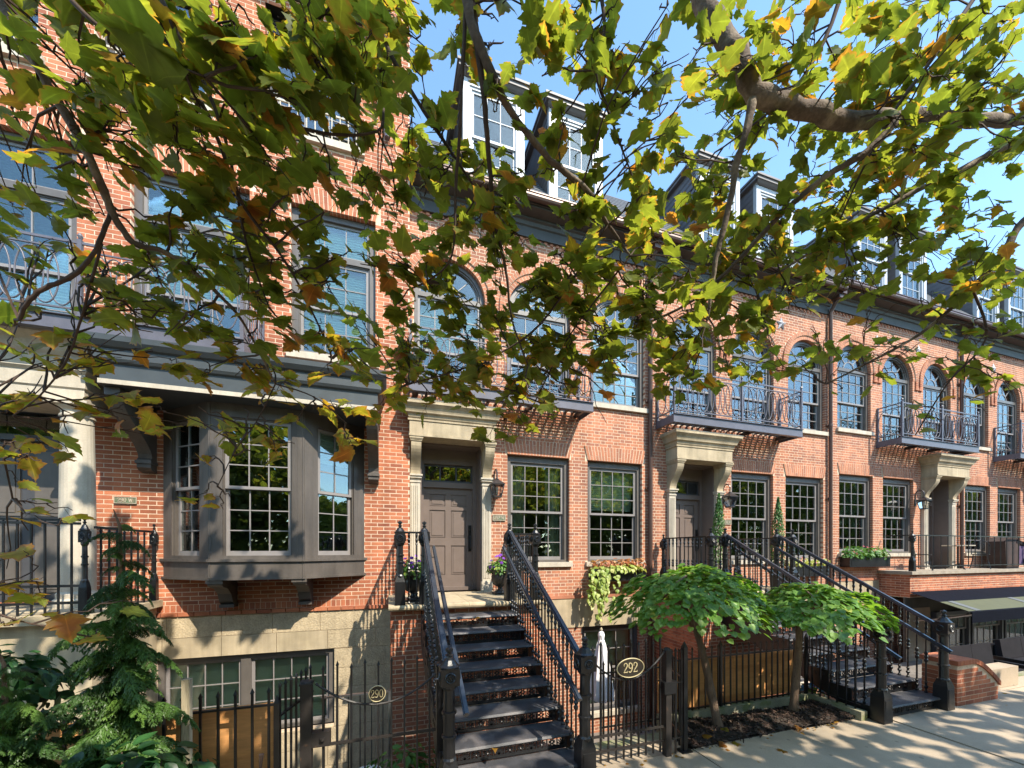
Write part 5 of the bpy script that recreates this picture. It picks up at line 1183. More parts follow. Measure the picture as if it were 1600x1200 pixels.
for xo, y0, tip, wd in ((.38, -1.18, 'left', 'behind the outer newel'), (1.98, -.62, 'right', 'by the right pilaster')):
    t = thing('urn', (xo, y0, LZ), f'black footed urn on the landing of 292 {wd}', 'urn', 'urns beside the door of 292')
    mb = MB(); mb.box(xo - .13, xo + .13, y0 - .13, y0 + .13, LZ, LZ + .035); mb.lathe([(.11, .035), (.10, .06), (.05, .09), (.042, .12), (.06, .14)], (xo, y0, LZ), 14); obj('foot', mb, M['urn'], t)
    mb = MB(); mb.lathe([(.06, .14), (.12, .17), (.155, .24), (.165, .33), (.15, .39), (.165, .41), (.195, .425), (.20, .445), (.18, .45), (.15, .42)], (xo, y0, LZ), 16); obj('bowl', mb, M['urn'], t, smooth=True)
    p = thing('petunia_plant', (xo, y0, LZ + .42), f'purple petunias spilling from the urn {wd}', 'petunias', 'petunias in the urns of 292'); c = (xo, y0, LZ + .47)
    bush(p, 'oval', 'herb', c, .24, .24, .22, 260, .05, .09, (.4, 1), lo=-.35); bush(p, 'oval', 'chart', c, .24, .24, .16, 60, .05, .08, (0, .5), lo=-.3, name='light_foliage'); flowers(p, 'petal', (xo, y0, LZ + .50), .21, .21, .22, 22, .034, lo=.0)
def planter(label, x0, x1, y, z1, m='iron', h=.26, d=.24):
    t = thing('window_box', ((x0 + x1) / 2, y - d / 2, z1 - h), label, 'window box', 'window boxes on the row houses'); mb = MB(); yf = y - d - .02
    for a, b, c, e in ((x0, x1, yf, yf + .02), (x0, x1, y - .04, y - .02), (x0, x0 + .02, yf + .02, y - .04), (x1 - .02, x1, yf + .02, y - .04)): mb.box(a, b, c, e, z1 - h, z1)
    mb.box(x0 - .012, x1 + .012, yf - .012, yf + .022, z1 - .03, z1 + .004); mb.box(x0, x1, yf + .02, y - .04, z1 - h, z1 - h + .02); mb.box(x0 + .06, x1 - .06, yf - .006, yf, z1 - h + .05, z1 - .07); obj('box', mb, M[m], t)
    mb = MB(); mb.box(x0 + .02, x1 - .02, yf + .02, y - .04, z1 - h + .02, z1 - .03); obj('soil', mb, M['soil'], t); return t
planter('black window box under the second window of 292, full of coleus', 4.15, 5.45, 0, -.40)
p = thing('coleus_plant', (4.85, -.14, -.40), 'rust and cream coleus in the window box of 292', 'coleus')
for i in range(9): c = (4.25 + 1.15 * i / 8, -.15, -.34 + random.uniform(0, .03)); bush(p, 'oval', 'coleus', c, .13, .12, .16, 34, .06, .11, (0, 1), lo=0)
p = thing('potato_vine', (4.3, -.2, -.40), 'chartreuse trailing vine hanging from the window box of 292', 'trailing vine')
bush(p, 'lobed', 'chart', (4.8, -.2, -.40), .72, .16, .12, 240, .07, .12, (.3, 1), lo=-.4)
F = Foliage('lobed', M['chart'])
for k in range(8):
    x = 4.10 + .32 * random.random() + (.3 if k % 5 == 0 else 0); y = -.29 - .08 * random.random(); L = random.uniform(.55, .8) if k % 4 else 1.05; pts = []
    for i in range(14): f = i / 13; pts.append((x - .10 * f + .03 * math.sin(5 * f + k), y - .05 * math.sin(PI * f), -.40 - L * f)); 
    mb = MB(); mb.tube(pts, .003, 4); obj('stem', mb, M['herb'], p)
    for q in pts[1:]:
        for _ in range(2): F.add(Vector(q) + rnd_dir() * .06, Vector((random.uniform(-.4, .4), -1, .4)), Vector((random.uniform(-.6, .6), -.2, -1)), random.uniform(.07, .115), random.uniform(.05, .9) * (1 if k % 3 else .5))
F.build(p, 150, 'leaf', 'trailing_leaves', leaf_key)
planter('black window box with bright green plants under the third house windows', 11.98, 13.65, 0, -.20)
p = thing('planter_flowers', (12.8, -.14, -.20), 'leafy planting with pink flowers in the farthest window box', 'flowers')
for i in range(8): c = (12.1 + 1.4 * i / 7, -.16, -.14); bush(p, 'oval', 'herb', c, .19, .16, .26, 60, .07, .13, (.3, 1), lo=-.2)
flowers(p, 'petalp', (12.8, -.18, -.12), .75, .15, .22, 16, .035)
planter('window box with pale and pink blossoms seen through the second iron stoop', 9.95, 11.2, 0, -.42)
p = thing('planter_flowers', (10.6, -.14, -.42), 'pale leaves and red flowers behind the balusters of the second stoop', 'flowers')
for i in range(6): c = (10.05 + 1.05 * i / 5, -.16, -.36); bush(p, 'oval', 'chart', c, .16, .15, .18, 40, .06, .1, (.3, 1), lo=-.2)
flowers(p, 'petalp', (10.6, -.18, -.34), .55, .15, .16, 14, .035)
for i, (x, y, h, l) in enumerate(((6.50, -1.22, 1.95, 'clipped slim cypress in a pot left of the second front door lantern'), (8.14, -1.22, 1.95, 'clipped slim cypress in a pot between two windows of the second house'))):
    t = thing('cypress_tree', (x, y, LZ), l, 'cypress', 'slim potted cypresses'); mb = MB(); mb.lathe([(.12, 0), (.15, .02), (.17, .36), (.185, .37), (.185, .41), (.16, .41), (.15, .38)], (x, y, LZ), 14); obj('pot', mb, M['urn'], t)
    mb = MB(); mb.tube([(x, y, LZ + .36), (x, y, LZ + h - .2)], [.018, .005], 6); obj('trunk', mb, M['bark2'], t)
    F = Foliage('oval', M['herb'])
    for k in range(1500):
        f = random.random() ** .8; z = LZ + .42 + (h - .42) * f; rr = .165 * (1 - .9 * f ** 2.2) * (.6 + .45 * random.random()); a = random.uniform(0, 2 * PI); d = Vector((math.cos(a), math.sin(a), 0))
        F.add(Vector((x, y, z)) + d * rr, d + Vector((0, 0, .3)) + rnd_dir() * .3, Vector((d.x * .5, d.y * .5, 1)), random.uniform(.03, .055), random.uniform(.1, .8))
    F.build(t, 0)
p = thing('hydrangea_plant', (6.85, -2.75, AZ), 'bright blue flowers glimpsed under the second iron stoop', 'flowers'); bush(p, 'oval', 'herb', (6.85, -2.75, -2.6), .35, .3, .45, 120, .08, .14, (.2, .8)); flowers(p, 'petalb', (6.85, -2.78, -2.36), .22, .18, .16, 26, .045, lo=-.4)
mb = MB(); mb.lathe([(.15, 0), (.22, .1), (.24, .85), (.2, .87)], (6.85, -2.75, AZ), 12); obj('pot', mb, M['terra'], p)
# closed patio umbrella in the sunken area of 292
ux, uy = 3.62, -1.45; t = thing('patio_umbrella', (ux, uy, AZ), 'closed white patio umbrella behind the gate of 292', 'umbrella'); zt = -1.46
mb = MB(); n = 16; rings = []
for z, rr, am in ((zt, .045, 0), (zt - .05, .06, .0), (zt - .13, .05, .1), (zt - .22, .075, .25), (zt - .5, .12, .35), (zt - .85, .165, .38), (zt - 1.16, .20, .40), (zt - 1.2, .19, .42)):
    rings.append([(ux + rr * (1 + am * (1 if k % 2 else -1) * .6) * math.cos(2 * PI * k / n + .2), uy + rr * (1 + am * (1 if k % 2 else -1) * .6) * math.sin(2 * PI * k / n + .2), z + (.02 * (k % 2) if z < zt - 1 else 0)) for k in range(n)])
mb.add([p_ for R_ in rings for p_ in R_] + [(ux, uy, zt + .035)], [(i * n + k, i * n + (k + 1) % n, (i + 1) * n + (k + 1) % n, (i + 1) * n + k) for i in range(len(rings) - 1) for k in range(n)] + [(k, (k + 1) % n, len(rings) * n) for k in range(n)]); obj('canopy', mb, M['canvas'], t)
mb = MB(); mb.tube([(ux, uy, AZ), (ux, uy, zt + .02)], .02, 8); mb.lathe([(.02, .0), (.028, .02), (.012, .05), (.002, .06)], (ux, uy, zt + .03), 8); mb.lathe([(.25, 0), (.25, .04), (.05, .08), (.03, .3)], (ux, uy, AZ), 14); obj('pole', mb, M['postw'], t)
# ------------------------------------------------------------------ terrace, awning and sunken seating at the right
t = thing('terrace', (16, -.4, AZ), 'brick terrace with stone edge over the dark awning', 'terrace'); tx0, tx1 = 13.55, 22.0
mb = MB(); mb.box(tx0, tx1, -.80, -.002, -.66, -.575); obj('terrace_slab', mb, M['stepstone'], t)
mb = MB(); mb.box(tx0 + .06, tx1, -.72, -.012, -1.30, -.662); ob = obj('wall', mb, M['mortar'], t); rows, tn = [], []
for k in range(9):
    y = -.72 - (.1 if k % 2 else 0)
    while y < -.03:
        a, b = max(y, -.72), min(y + .203, -.02); y += .215
        if b - a > .03: rows.append((tx0 + .056, tx0 + .07, a, b, -.672 - (k + 1) * COURSE, -.672 - k * COURSE - .012)); tn.append(random.random() * .9)
V, Fc, T = boxes_np(rows, np.array(tn)); o = bpy.data.objects.new('bricks', np_mesh('bricks', V - np.array(wl_of(ob)), Fc, M['brick'], T)); link(o, ob); o['kind'] = 'stuff'
brickwork('bricks', ob, tx0 + .055, tx1, -.665 - 9 * COURSE, -.666, -.7215, lambda z: [], 'flemish', 'brick', 0, rnd=random.Random(5), deep=.01)
t = thing('terrace_railing', (15, -.7, -.575), 'black iron railing with sparse bars round the terrace', 'railing'); zb = -.575
for z in (.42, -.44): mb = MB(); mb.bar((13.75, -.70, z), (19.5, -.70, z), .03, .028); obj('rail', mb, M['iron'], t)
mb = MB(); mb.bar((13.75, -.70, .42), (13.75, -.1, .42), .03, .028); obj('rail', mb, M['iron'], t)
for i in range(18): mb = MB(); mb.tube([(14.02 + i * .33, -.70, zb + .08), (14.02 + i * .33, -.70, .41)], .011, 6); obj('bar', mb, M['iron'], t)
for x in (13.75, 19.5): inst('newel_post', NEWT, (x, -.70, zb), t, scale=(.75, .75, .9))
def bistro_chair(x, y, z, rz, label, group):
    t = thing('bistro_chair', (x, y, z), label, 'chair', group); c, s = math.cos(rz), math.sin(rz); Q = lambda a, b, h: (x + a * c - b * s, y + a * s + b * c, z + h)
    mb = MB(); mb.lathe([(.19, .44), (.20, .45), (.20, .46), (.19, .465)], (x, y, z), 16); obj('seat', mb, M['iron'], t)
    for a in (-1, 1):
        for b in (-1, 1): mb = MB(); mb.tube([Q(a * .14, b * .14, .44), Q(a * .16, b * .16, .25), Q(a * .21, b * .21, 0)], .010, 6); obj('leg', mb, M['iron'], t)
    mb = MB(); mb.tube([Q(-.18, .15, .44)] + [Q(.19 * math.cos(PI - PI * i / 12), .19, .70 + .18 * math.sin(PI * i / 12)) for i in range(13)] + [Q(.18, .15, .44)], .011, 6)
    mb.loop([Q(.09 * math.cos(2 * PI * i / 14), .18, .70 + .11 * math.sin(2 * PI * i / 14)) for i in range(14)], .008, 5); obj('backrest', mb, M['iron'], t); return t
bistro_chair(14.75, -.42, zb, .4, 'black iron bistro chair on the terrace beside the front door case', 'bistro chairs on the terrace'); bistro_chair(17.6, -.42, zb, -1.2, 'black bistro chair half hidden behind the dark drape on the terrace', 'bistro chairs on the terrace')
t = thing('bistro_table', (16.5, -.40, zb), 'small round iron table on the sunny terrace', 'table'); mb = MB(); mb.lathe([(.34, .70), (.35, .715), (.35, .73), (.33, .735)], (16.5, -.40, zb), 20); obj('tabletop', mb, M['limew'], t)
mb = MB(); mb.tube([(16.5, -.40, zb + .03), (16.5, -.40, zb + .70)], .025, 8); obj('stem', mb, M['iron'], t)
for k in range(3): a = 2 * PI * k / 3; mb = MB(); mb.tube([(16.5, -.40, zb + .16), (16.5 + .16 * math.cos(a), -.40 + .16 * math.sin(a), zb + .1), (16.5 + .3 * math.cos(a), -.40 + .26 * math.sin(a), zb)], .013, 6); obj('leg', mb, M['iron'], t)
t = thing('grill_cover', (18.9, -.42, zb), 'dark covered grill with a folded purple cloth on the terrace', 'grill'); mb = MB(); mb.prism([(18.5, zb), (19.2, zb), (19.25, zb + .78), (19.1, zb + .95), (18.7, zb + 1.0), (18.45, zb + .86)], -.62, -.2); obj('cover', mb, M['hide'], t)
mb = MB(); mb.prism([(19.05, zb + .82), (20.1, zb + .62), (20.15, zb + .70), (19.1, zb + .92)], -.63, -.22); obj('side_flap', mb, M['cush'], t)
mb = MB(); n = 9; pts = [(19.28 + .05 * k, -.60 - .02 * (k % 2)) for k in range(n)]
for a, b in zip(pts[:-1], pts[1:]): mb.add([(a[0], a[1], zb + .1), (b[0], b[1], zb + .1), (b[0], b[1], zb + .72), (a[0], a[1], zb + .72)], [(0, 1, 2, 3)])
obj('cloth', mb, mat('purple_cloth', (.12, .08, .16), .9), t)
t = thing('awning', (15, -2.0, -1.3), 'dark navy awning with a pale green stripe under the terrace', 'awning'); ax0, ax1 = 13.5, 22.0; A0, A1 = (-.76, -1.13), (-1.95, -1.50)
def lerp2(f): return (A0[0] + (A1[0] - A0[0]) * f, A0[1] + (A1[1] - A0[1]) * f)
for nm, f0, f1, m in (('upper_canvas', 0, .52, 'navy'), ('light_stripe', .52, .96, 'palegreen'), ('edge_canvas', .96, 1, 'navy')):
    (y0, z0), (y1, z1) = lerp2(f0), lerp2(f1); mb = MB(); mb.add([(ax0, y1, z1), (ax1, y1, z1), (ax1, y0, z0), (ax0, y0, z0), (ax0, y1, z1 - .008), (ax1, y1, z1 - .008), (ax1, y0, z0 - .008), (ax0, y0, z0 - .008)], [(0, 1, 2, 3), (7, 6, 5, 4), (0, 4, 5, 1), (3, 2, 6, 7), (0, 3, 7, 4), (1, 5, 6, 2)]); obj(nm, mb, M[m], t)
for x in (13.9, 16.6): (y0, z0), (y1, z1) = lerp2(.52), lerp2(.96); mb = MB(); mb.bar((x, y0 - .01, z0 + .006), (x, y1, z1 + .006), .22, .006); obj('grey_stripe', mb, M['greyf'], t)
mb = MB(); mb.box(ax0, ax1, A1[0] - .012, A1[0], A1[1] - .26, A1[1] - .002); obj('valance', mb, M['navy'], t)
for x in (13.8, 16.2, 19.0): mb = MB(); mb.tube([(x, A1[0] + .02, A1[1] - .06), (x + .02, -1.4, A1[1] - .25), (x, -.70, A1[1] - .45)], .02, 6); obj('arm', mb, M['steel'], t)
t = thing('basement_front', (15, -.65, AZ), 'tan siding and gridded window in the shade below the awning', 'shop front')
mb = MB()
for i in range(16): z = AZ + .0 + i * .15; mb.prism([(-.66, z), (-.66, z + .15), (-.675, z + .001)], 13.55, 14.6, axis='x')
obj('siding', mb, M['sidingc'], t); mb = MB(); mb.box(13.55, 22, -.64, -.60, AZ, -1.30); obj('wall', mb, M['room'], t)
for x0 in (14.7, 16.4, 18.1, 19.8): window(t, x0, x0 + 1.6, -3.3, -1.75, -.83, nx=4, nyu=1, nyl=2, split=.7, m='trimd', blind=('curtain', 1))
# low brick wall with sloped top beside the second stoop
t = thing('brick_wall', (8.5, -4.0, GZ), 'low red brick wall with a sloping top beside the second stoop', 'brick wall'); wr = random.Random(4); rows = []; wx0, wx1 = 7.98, 9.02; ftop = lambda x: -1.63 - .36 * max(0, (x - 8.4) / .62) ** 1.4
mb = MB(); q = [(wx0 + .01, GZ - .05)] + [(wx1 - .01, GZ - .05)] + [(wx1 - .01 - (wx1 - wx0 - .02) * i / 12, ftop(wx1 - .01 - (wx1 - wx0 - .02) * i / 12) - .075) for i in range(13)]; mb.prism(q, -4.108, -3.712); core = obj('mortar', mb, M['mortar'], t); tn = []
k = 0; z = GZ
while z < -1.62:
    x = wx0 - (.1 if k % 2 else 0)
    while x < wx1:
        a, b = max(x, wx0), min(x + .203, wx1); x += .213
        if b - a > .03 and z + .058 < ftop((a + b) / 2) - .08: rows.append((a, b, -4.11, -3.71, z, z + .058)); tn.append(wr.random() * .85)
    z += COURSE; k += 1
for r_, tt in zip(rows, tn):
    V, Fc, T = boxes_np([(0, r_[1] - r_[0], 0, r_[3] - r_[2], 0, .058)], np.array([tt])); inst('brick', np_mesh('brick', V, Fc, M['brick'], T), (r_[0], r_[2], r_[4]), t)
x = wx0 - .02
while x < wx1:                                                  # bricks on edge along the sloping top
    z0, z1 = ftop(x), ftop(x + .064); mb = MB(); y0, y1 = -4.13, -3.69
    mb.add([(x, y0, z0 - .07), (x + .064, y0, z1 - .07), (x + .064, y1, z1 - .07), (x, y1, z0 - .07), (x, y0, z0), (x + .064, y0, z1), (x + .064, y1, z1), (x, y1, z0)], [(0, 3, 2, 1), (4, 5, 6, 7), (0, 1, 5, 4), (1, 2, 6, 5), (2, 3, 7, 6), (3, 0, 4, 7)])
    o = obj('coping_brick', mb, M['brick'], t); o.data.attributes.new('tone', 'FLOAT', 'FACE').data.foreach_set('value', [wr.random() * .8] * 6); x += .074
t = thing('planter_box', (9.75, -3.75, GZ), 'pale grey concrete planter behind the sloping brick wall', 'planter'); mb = MB(); mb.box(9.35, 10.3, -3.85, -3.62, GZ, -1.98); obj('box', mb, M['conc'], t)
def sofa(x0, x1, y, z, label):
    t = thing('outdoor_sofa', ((x0 + x1) / 2, y, z), label, 'sofa', 'covered seats in the sunken area'); mb = MB(); mb.box(x0, x1, y - .35, y + .35, z + .08, z + .40); mb.box(x0, x1, y + .25, y + .38, z + .40, z + .85); mb.box(x0, x0 + .1, y - .35, y + .25, z + .4, z + .62); mb.box(x1 - .1, x1, y - .35, y + .25, z + .4, z + .62); obj('frame', mb, M['iron'], t)
    n = 2
    for i in range(n):
        a, b = x0 + .11 + (x1 - x0 - .22) * i / n, x0 + .11 + (x1 - x0 - .22) * (i + 1) / n - .01; mb = MB(); mb.box(a, b, y - .36, y + .24, z + .402, z + .55); obj('seat_cushion', mb, M['cush'], t); mb = MB(); mb.prism([(y + .10, z + .56), (y + .24, z + .56), (y + .24, z + .98), (y + .16, z + 1.0)], a, b, axis='x'); obj('back_cushion', mb, M['cush'], t)
    return t
mb = MB(); mb.box(10.2, 22.0, -3.44, -.7, AZ + .001, -3.05); o = struct('patio', mb, M['floorc'])
sofa(11.2, 12.9, -2.7, -3.05, 'dark seat with grey purple cushions near the brick wall'); sofa(13.3, 15.2, -2.6, -3.05, 'dark cushioned seat farther along under the awning')
t = thing('garden_tub', (-.10, -3.2, AZ), 'small white tub behind the 290 gate', 'tub'); mb = MB(); mb.lathe([(.11, 0), (.14, 1.50), (.16, 1.51), (.16, 1.54), (.13, 1.54)], (-.22, -3.0, AZ), 14); obj('tub', mb, M['whitep'], t)
p = thing('area_plant', (.2, -3.2, AZ), 'green weeds growing at the foot of the brick block behind the 290 gate', 'plant'); bush(p, 'oval', 'herb', (.15, -3.3, -2.35), .42, .16, .30, 130, .07, .13, (.2, .9)); mb = MB(); mb.tube([(.15, -3.3, AZ), (.15, -3.3, -2.4)], .02, 5); obj('stem', mb, M['bark2'], p)
p = thing('spiky_plant', (-1.0, -4.18, GZ), 'small dark spiky plant at the foot of the spear fence', 'plant'); mb = MB()
for i in range(60): d = rnd_dir(.0, 1); b = Vector((-1.02, -4.18, GZ + .45)); s = d.orthogonal().normalized() * .006; mb.add([b - s, b + s, b + d * random.uniform(.07, .12)], [(0, 1, 2)])
obj('spikes', mb, M['twig'], p); mb = MB(); mb.tube([(-1.02, -4.18, GZ), (-1.02, -4.18, GZ + .5)], .012, 6); mb.tube([(-1.0, -4.2, GZ + .5), (-.93, -4.2, GZ + .62), (-.92, -4.2, GZ + .75)], [.006, .008, .02], 6); obj('stem', mb, M['twig'], p)
# ------------------------------------------------------------------ redbuds
def redbud(base, c, rx, ry, rz, n, label, top, tpx=None):
    t = thing('redbud_tree', base, label, 'small tree', 'little round-headed trees in the planting bed'); b, c = Vector(base), Vector(c); mb = MB(); pts = []
    tp = Vector(tpx) if tpx else c + Vector((0, 0, -rz * .35))
    for i in range(9): f = i / 8; pts.append(b.lerp(tp, f) + Vector((.04 * math.sin(3.2 * f), .02 * math.sin(5 * f), 0)))
    mb.tube(pts, [.075 if i == 0 else .056 - .018 * i / 8 + (.006 if i in (3, 5) else 0) for i in range(9)], 10); obj('trunk', mb, M['bark2'], t, smooth=True)
    for k in range(9):
        a = 2 * PI * k / 9 + .3; e = c + Vector((rx * .75 * math.cos(a), ry * .75 * math.sin(a), rz * random.uniform(-.15, .45))); m_ = tp.lerp(e, .5) + Vector((0, 0, rz * .45)); mb = MB(); mb.tube([tp, tp.lerp(m_, .6), m_, e], [.03, .022, .014, .005], 6); obj('branch', mb, M['bark2'], t)
    F = Foliage('heart', M['leafr'])
    for i in range(n):
        a = random.uniform(0, 2 * PI); f = math.sqrt(random.random()); lump = 1 + .14 * math.sin(3 * a + top) + .10 * math.sin(7 * a + 2 * top)
        x, y = rx * f * lump * math.cos(a), ry * f * lump * math.sin(a); zz = rz * (math.sqrt(max(0, 1 - f * f * .92)) - .42) * random.uniform(.82, 1.06) + .05 * math.sin(9 * x + top) - (random.random() ** 2.5) * .14 * rz
        d = Vector((x / rx, y / ry, .35)); nr = Vector((d.x * .7, d.y * .7, .95)) + rnd_dir() * .40; tip = Vector((d.x, d.y, -.55)) + rnd_dir() * .45
        F.add(c + Vector((x, y, zz)), nr, tip, random.uniform(.06, .112), random.uniform(0, .8) + (.25 if random.random() < .1 else 0))
    F.build(t, 300, 'leaf', 'foliage', leaf_key)
redbud((4.02, -3.66, GZ), (3.86, -3.42, -.74), 1.05, .85, .88, 2100, 'larger round-headed little tree with a leaning trunk, nearer the 292 gate', 1.)
redbud((5.42, -3.58, GZ), (5.46, -3.84, -.86), .80, .70, .66, 1500, 'smaller round-headed little tree with a straight trunk, next to the second stoop', 2.6, (5.44, -3.62, -1.05))
# ------------------------------------------------------------------ weeping conifer at the left
def frond_geo(r, L):
    V, Fc, A = [], [], []
    def blade(p, d, l, w, nr):
        s = d.cross(nr); s = (s.normalized() if s.length > 1e-4 else Vector((1, 0, 0))) * w; b = len(V); V.extend([p - s * .5, p + d * l * .5 - s, p + d * l, p + d * l * .5 + s, p + s * .5]); A.extend([(.5, .2, .1), (.3, .5, .4), (.5, 1, .6), (.7, .5, .4), (.5, .2, .1)]); Fc.append((b, b + 1, b + 2, b + 3, b + 4))
    def spray(p, d, l, dep):
        m = 8 if dep else 6
        for k in range(m):
            g = k / m; q = p + d * l * g + Vector((0, 0, -.30 * l * g * g)); d2 = (d + Vector((0, 0, -.7 * g))).normalized(); nr = Vector((r.uniform(-.5, .5), r.uniform(-.5, .5), 1)).normalized(); sd = d2.cross(nr).normalized()
            blade(q, d2, l / m * 1.5, .010, nr)
            for s in (-1, 1):
                e = (d2 * .8 + sd * s * .8 + Vector((0, 0, -.25))).normalized(); ll = l * (.42 * (1 - g) + .12) * r.uniform(.7, 1.2)
                if dep: spray(q, e, ll, dep - 1)
                else: blade(q, e, ll, .009, nr)
    N = 8
    for i in range(N):
        f = i / N; p = Vector((r.uniform(-.02, .02), L * f, .10 * L * math.sin(PI * f) - .42 * L * f * f)); dr = Vector((0, 1, .25 - 1.0 * f)).normalized()
        for s in (-1, 1):
            spray(p, (Vector((s * r.uniform(.5, .9), .6, -.45 - .6 * r.random()))).normalized(), L * (.40 * (1 - f) + .12) * r.uniform(.8, 1.15), 1)
        blade(p, dr, L / N * 1.5, .010, Vector((0, 0, 1)))
    spray(Vector((0, L * .95, -.38 * L)), Vector((0, .6, -.8)), L * .22, 1)
    return np.array([tuple(v) for v in V]), Fc, np.array(A)
FG = [frond_geo(random.Random(40 + i), 1.0) for i in range(4)]; FM = [[leaf_mesh('frond', g, M['frond'], tn) for tn in (.15, .5, .9)] for g in FG]
def conifer(x, y, ztop, hgt, wid, nf, label, z0=0., skipx=None):
    t = thing('conifer_tree', (x, y, GZ), label, 'conifer', 'feathery conifers at the left'); mb = MB(); mb.tube([(x, y, GZ), (x + .01, y, GZ + hgt * .5), (x - .005, y, ztop - .12), (x - .03, y - .02, ztop)], [.032, .022, .010, .003], 8); obj('trunk', mb, M['bark2'], t)
    for i in range(nf):
        f = (i + .5) / nf; z = ztop - .06 - (hgt * (.97 - z0)) * f ** .8; a = i * 2.399 + random.uniform(-.3, .3); L = (wid * (.20 + .80 * f ** .75)) * random.choice((.55, .8, 1., 1.15, 1.3)) * random.uniform(.85, 1.1)
        inst('frond', random.choice(random.choice(FM)), (x, y, z), t, rot=(random.uniform(-.25, .25), random.uniform(-.3, .3), a), scale=(L, L, L))
conifer(-1.76, -4.22, .28, 2.6, .64, 84, 'feathery weeping conifer with a bare upper stem in front of the bay window')
conifer(-2.16, -4.50, -.55, 1.7, .62, 64, 'lower spreading conifer in the bottom left corner')
for i, (x, y, z, l) in enumerate(((-1.45, -4.78, -1.42, 'low dark leafy shrub at the bottom edge below the conifer'), (-2.7, -3.85, -.98, 'broad-leaved shrub between the conifers at the left edge'))):
    t = thing('garden_shrub', (x, y, GZ), l, 'shrub', 'garden shrubs under the conifers'); bush(t, 'oval', 'darkleaf', (x, y, z), .46, .35, .30, 520, .06, .15, (.1, 1), lo=-.5, shell=.3, up=.2); mb = MB()
    for k in range(5): d = rnd_dir(.5, 1); mb.tube([(x, y, GZ), Vector((x, y, GZ)).lerp(Vector((x, y, z)), .6) + d * .06, Vector((x, y, z)) + d * .25], [.014, .01, .004], 5)
    obj('stem', mb, M['bark2'], t)
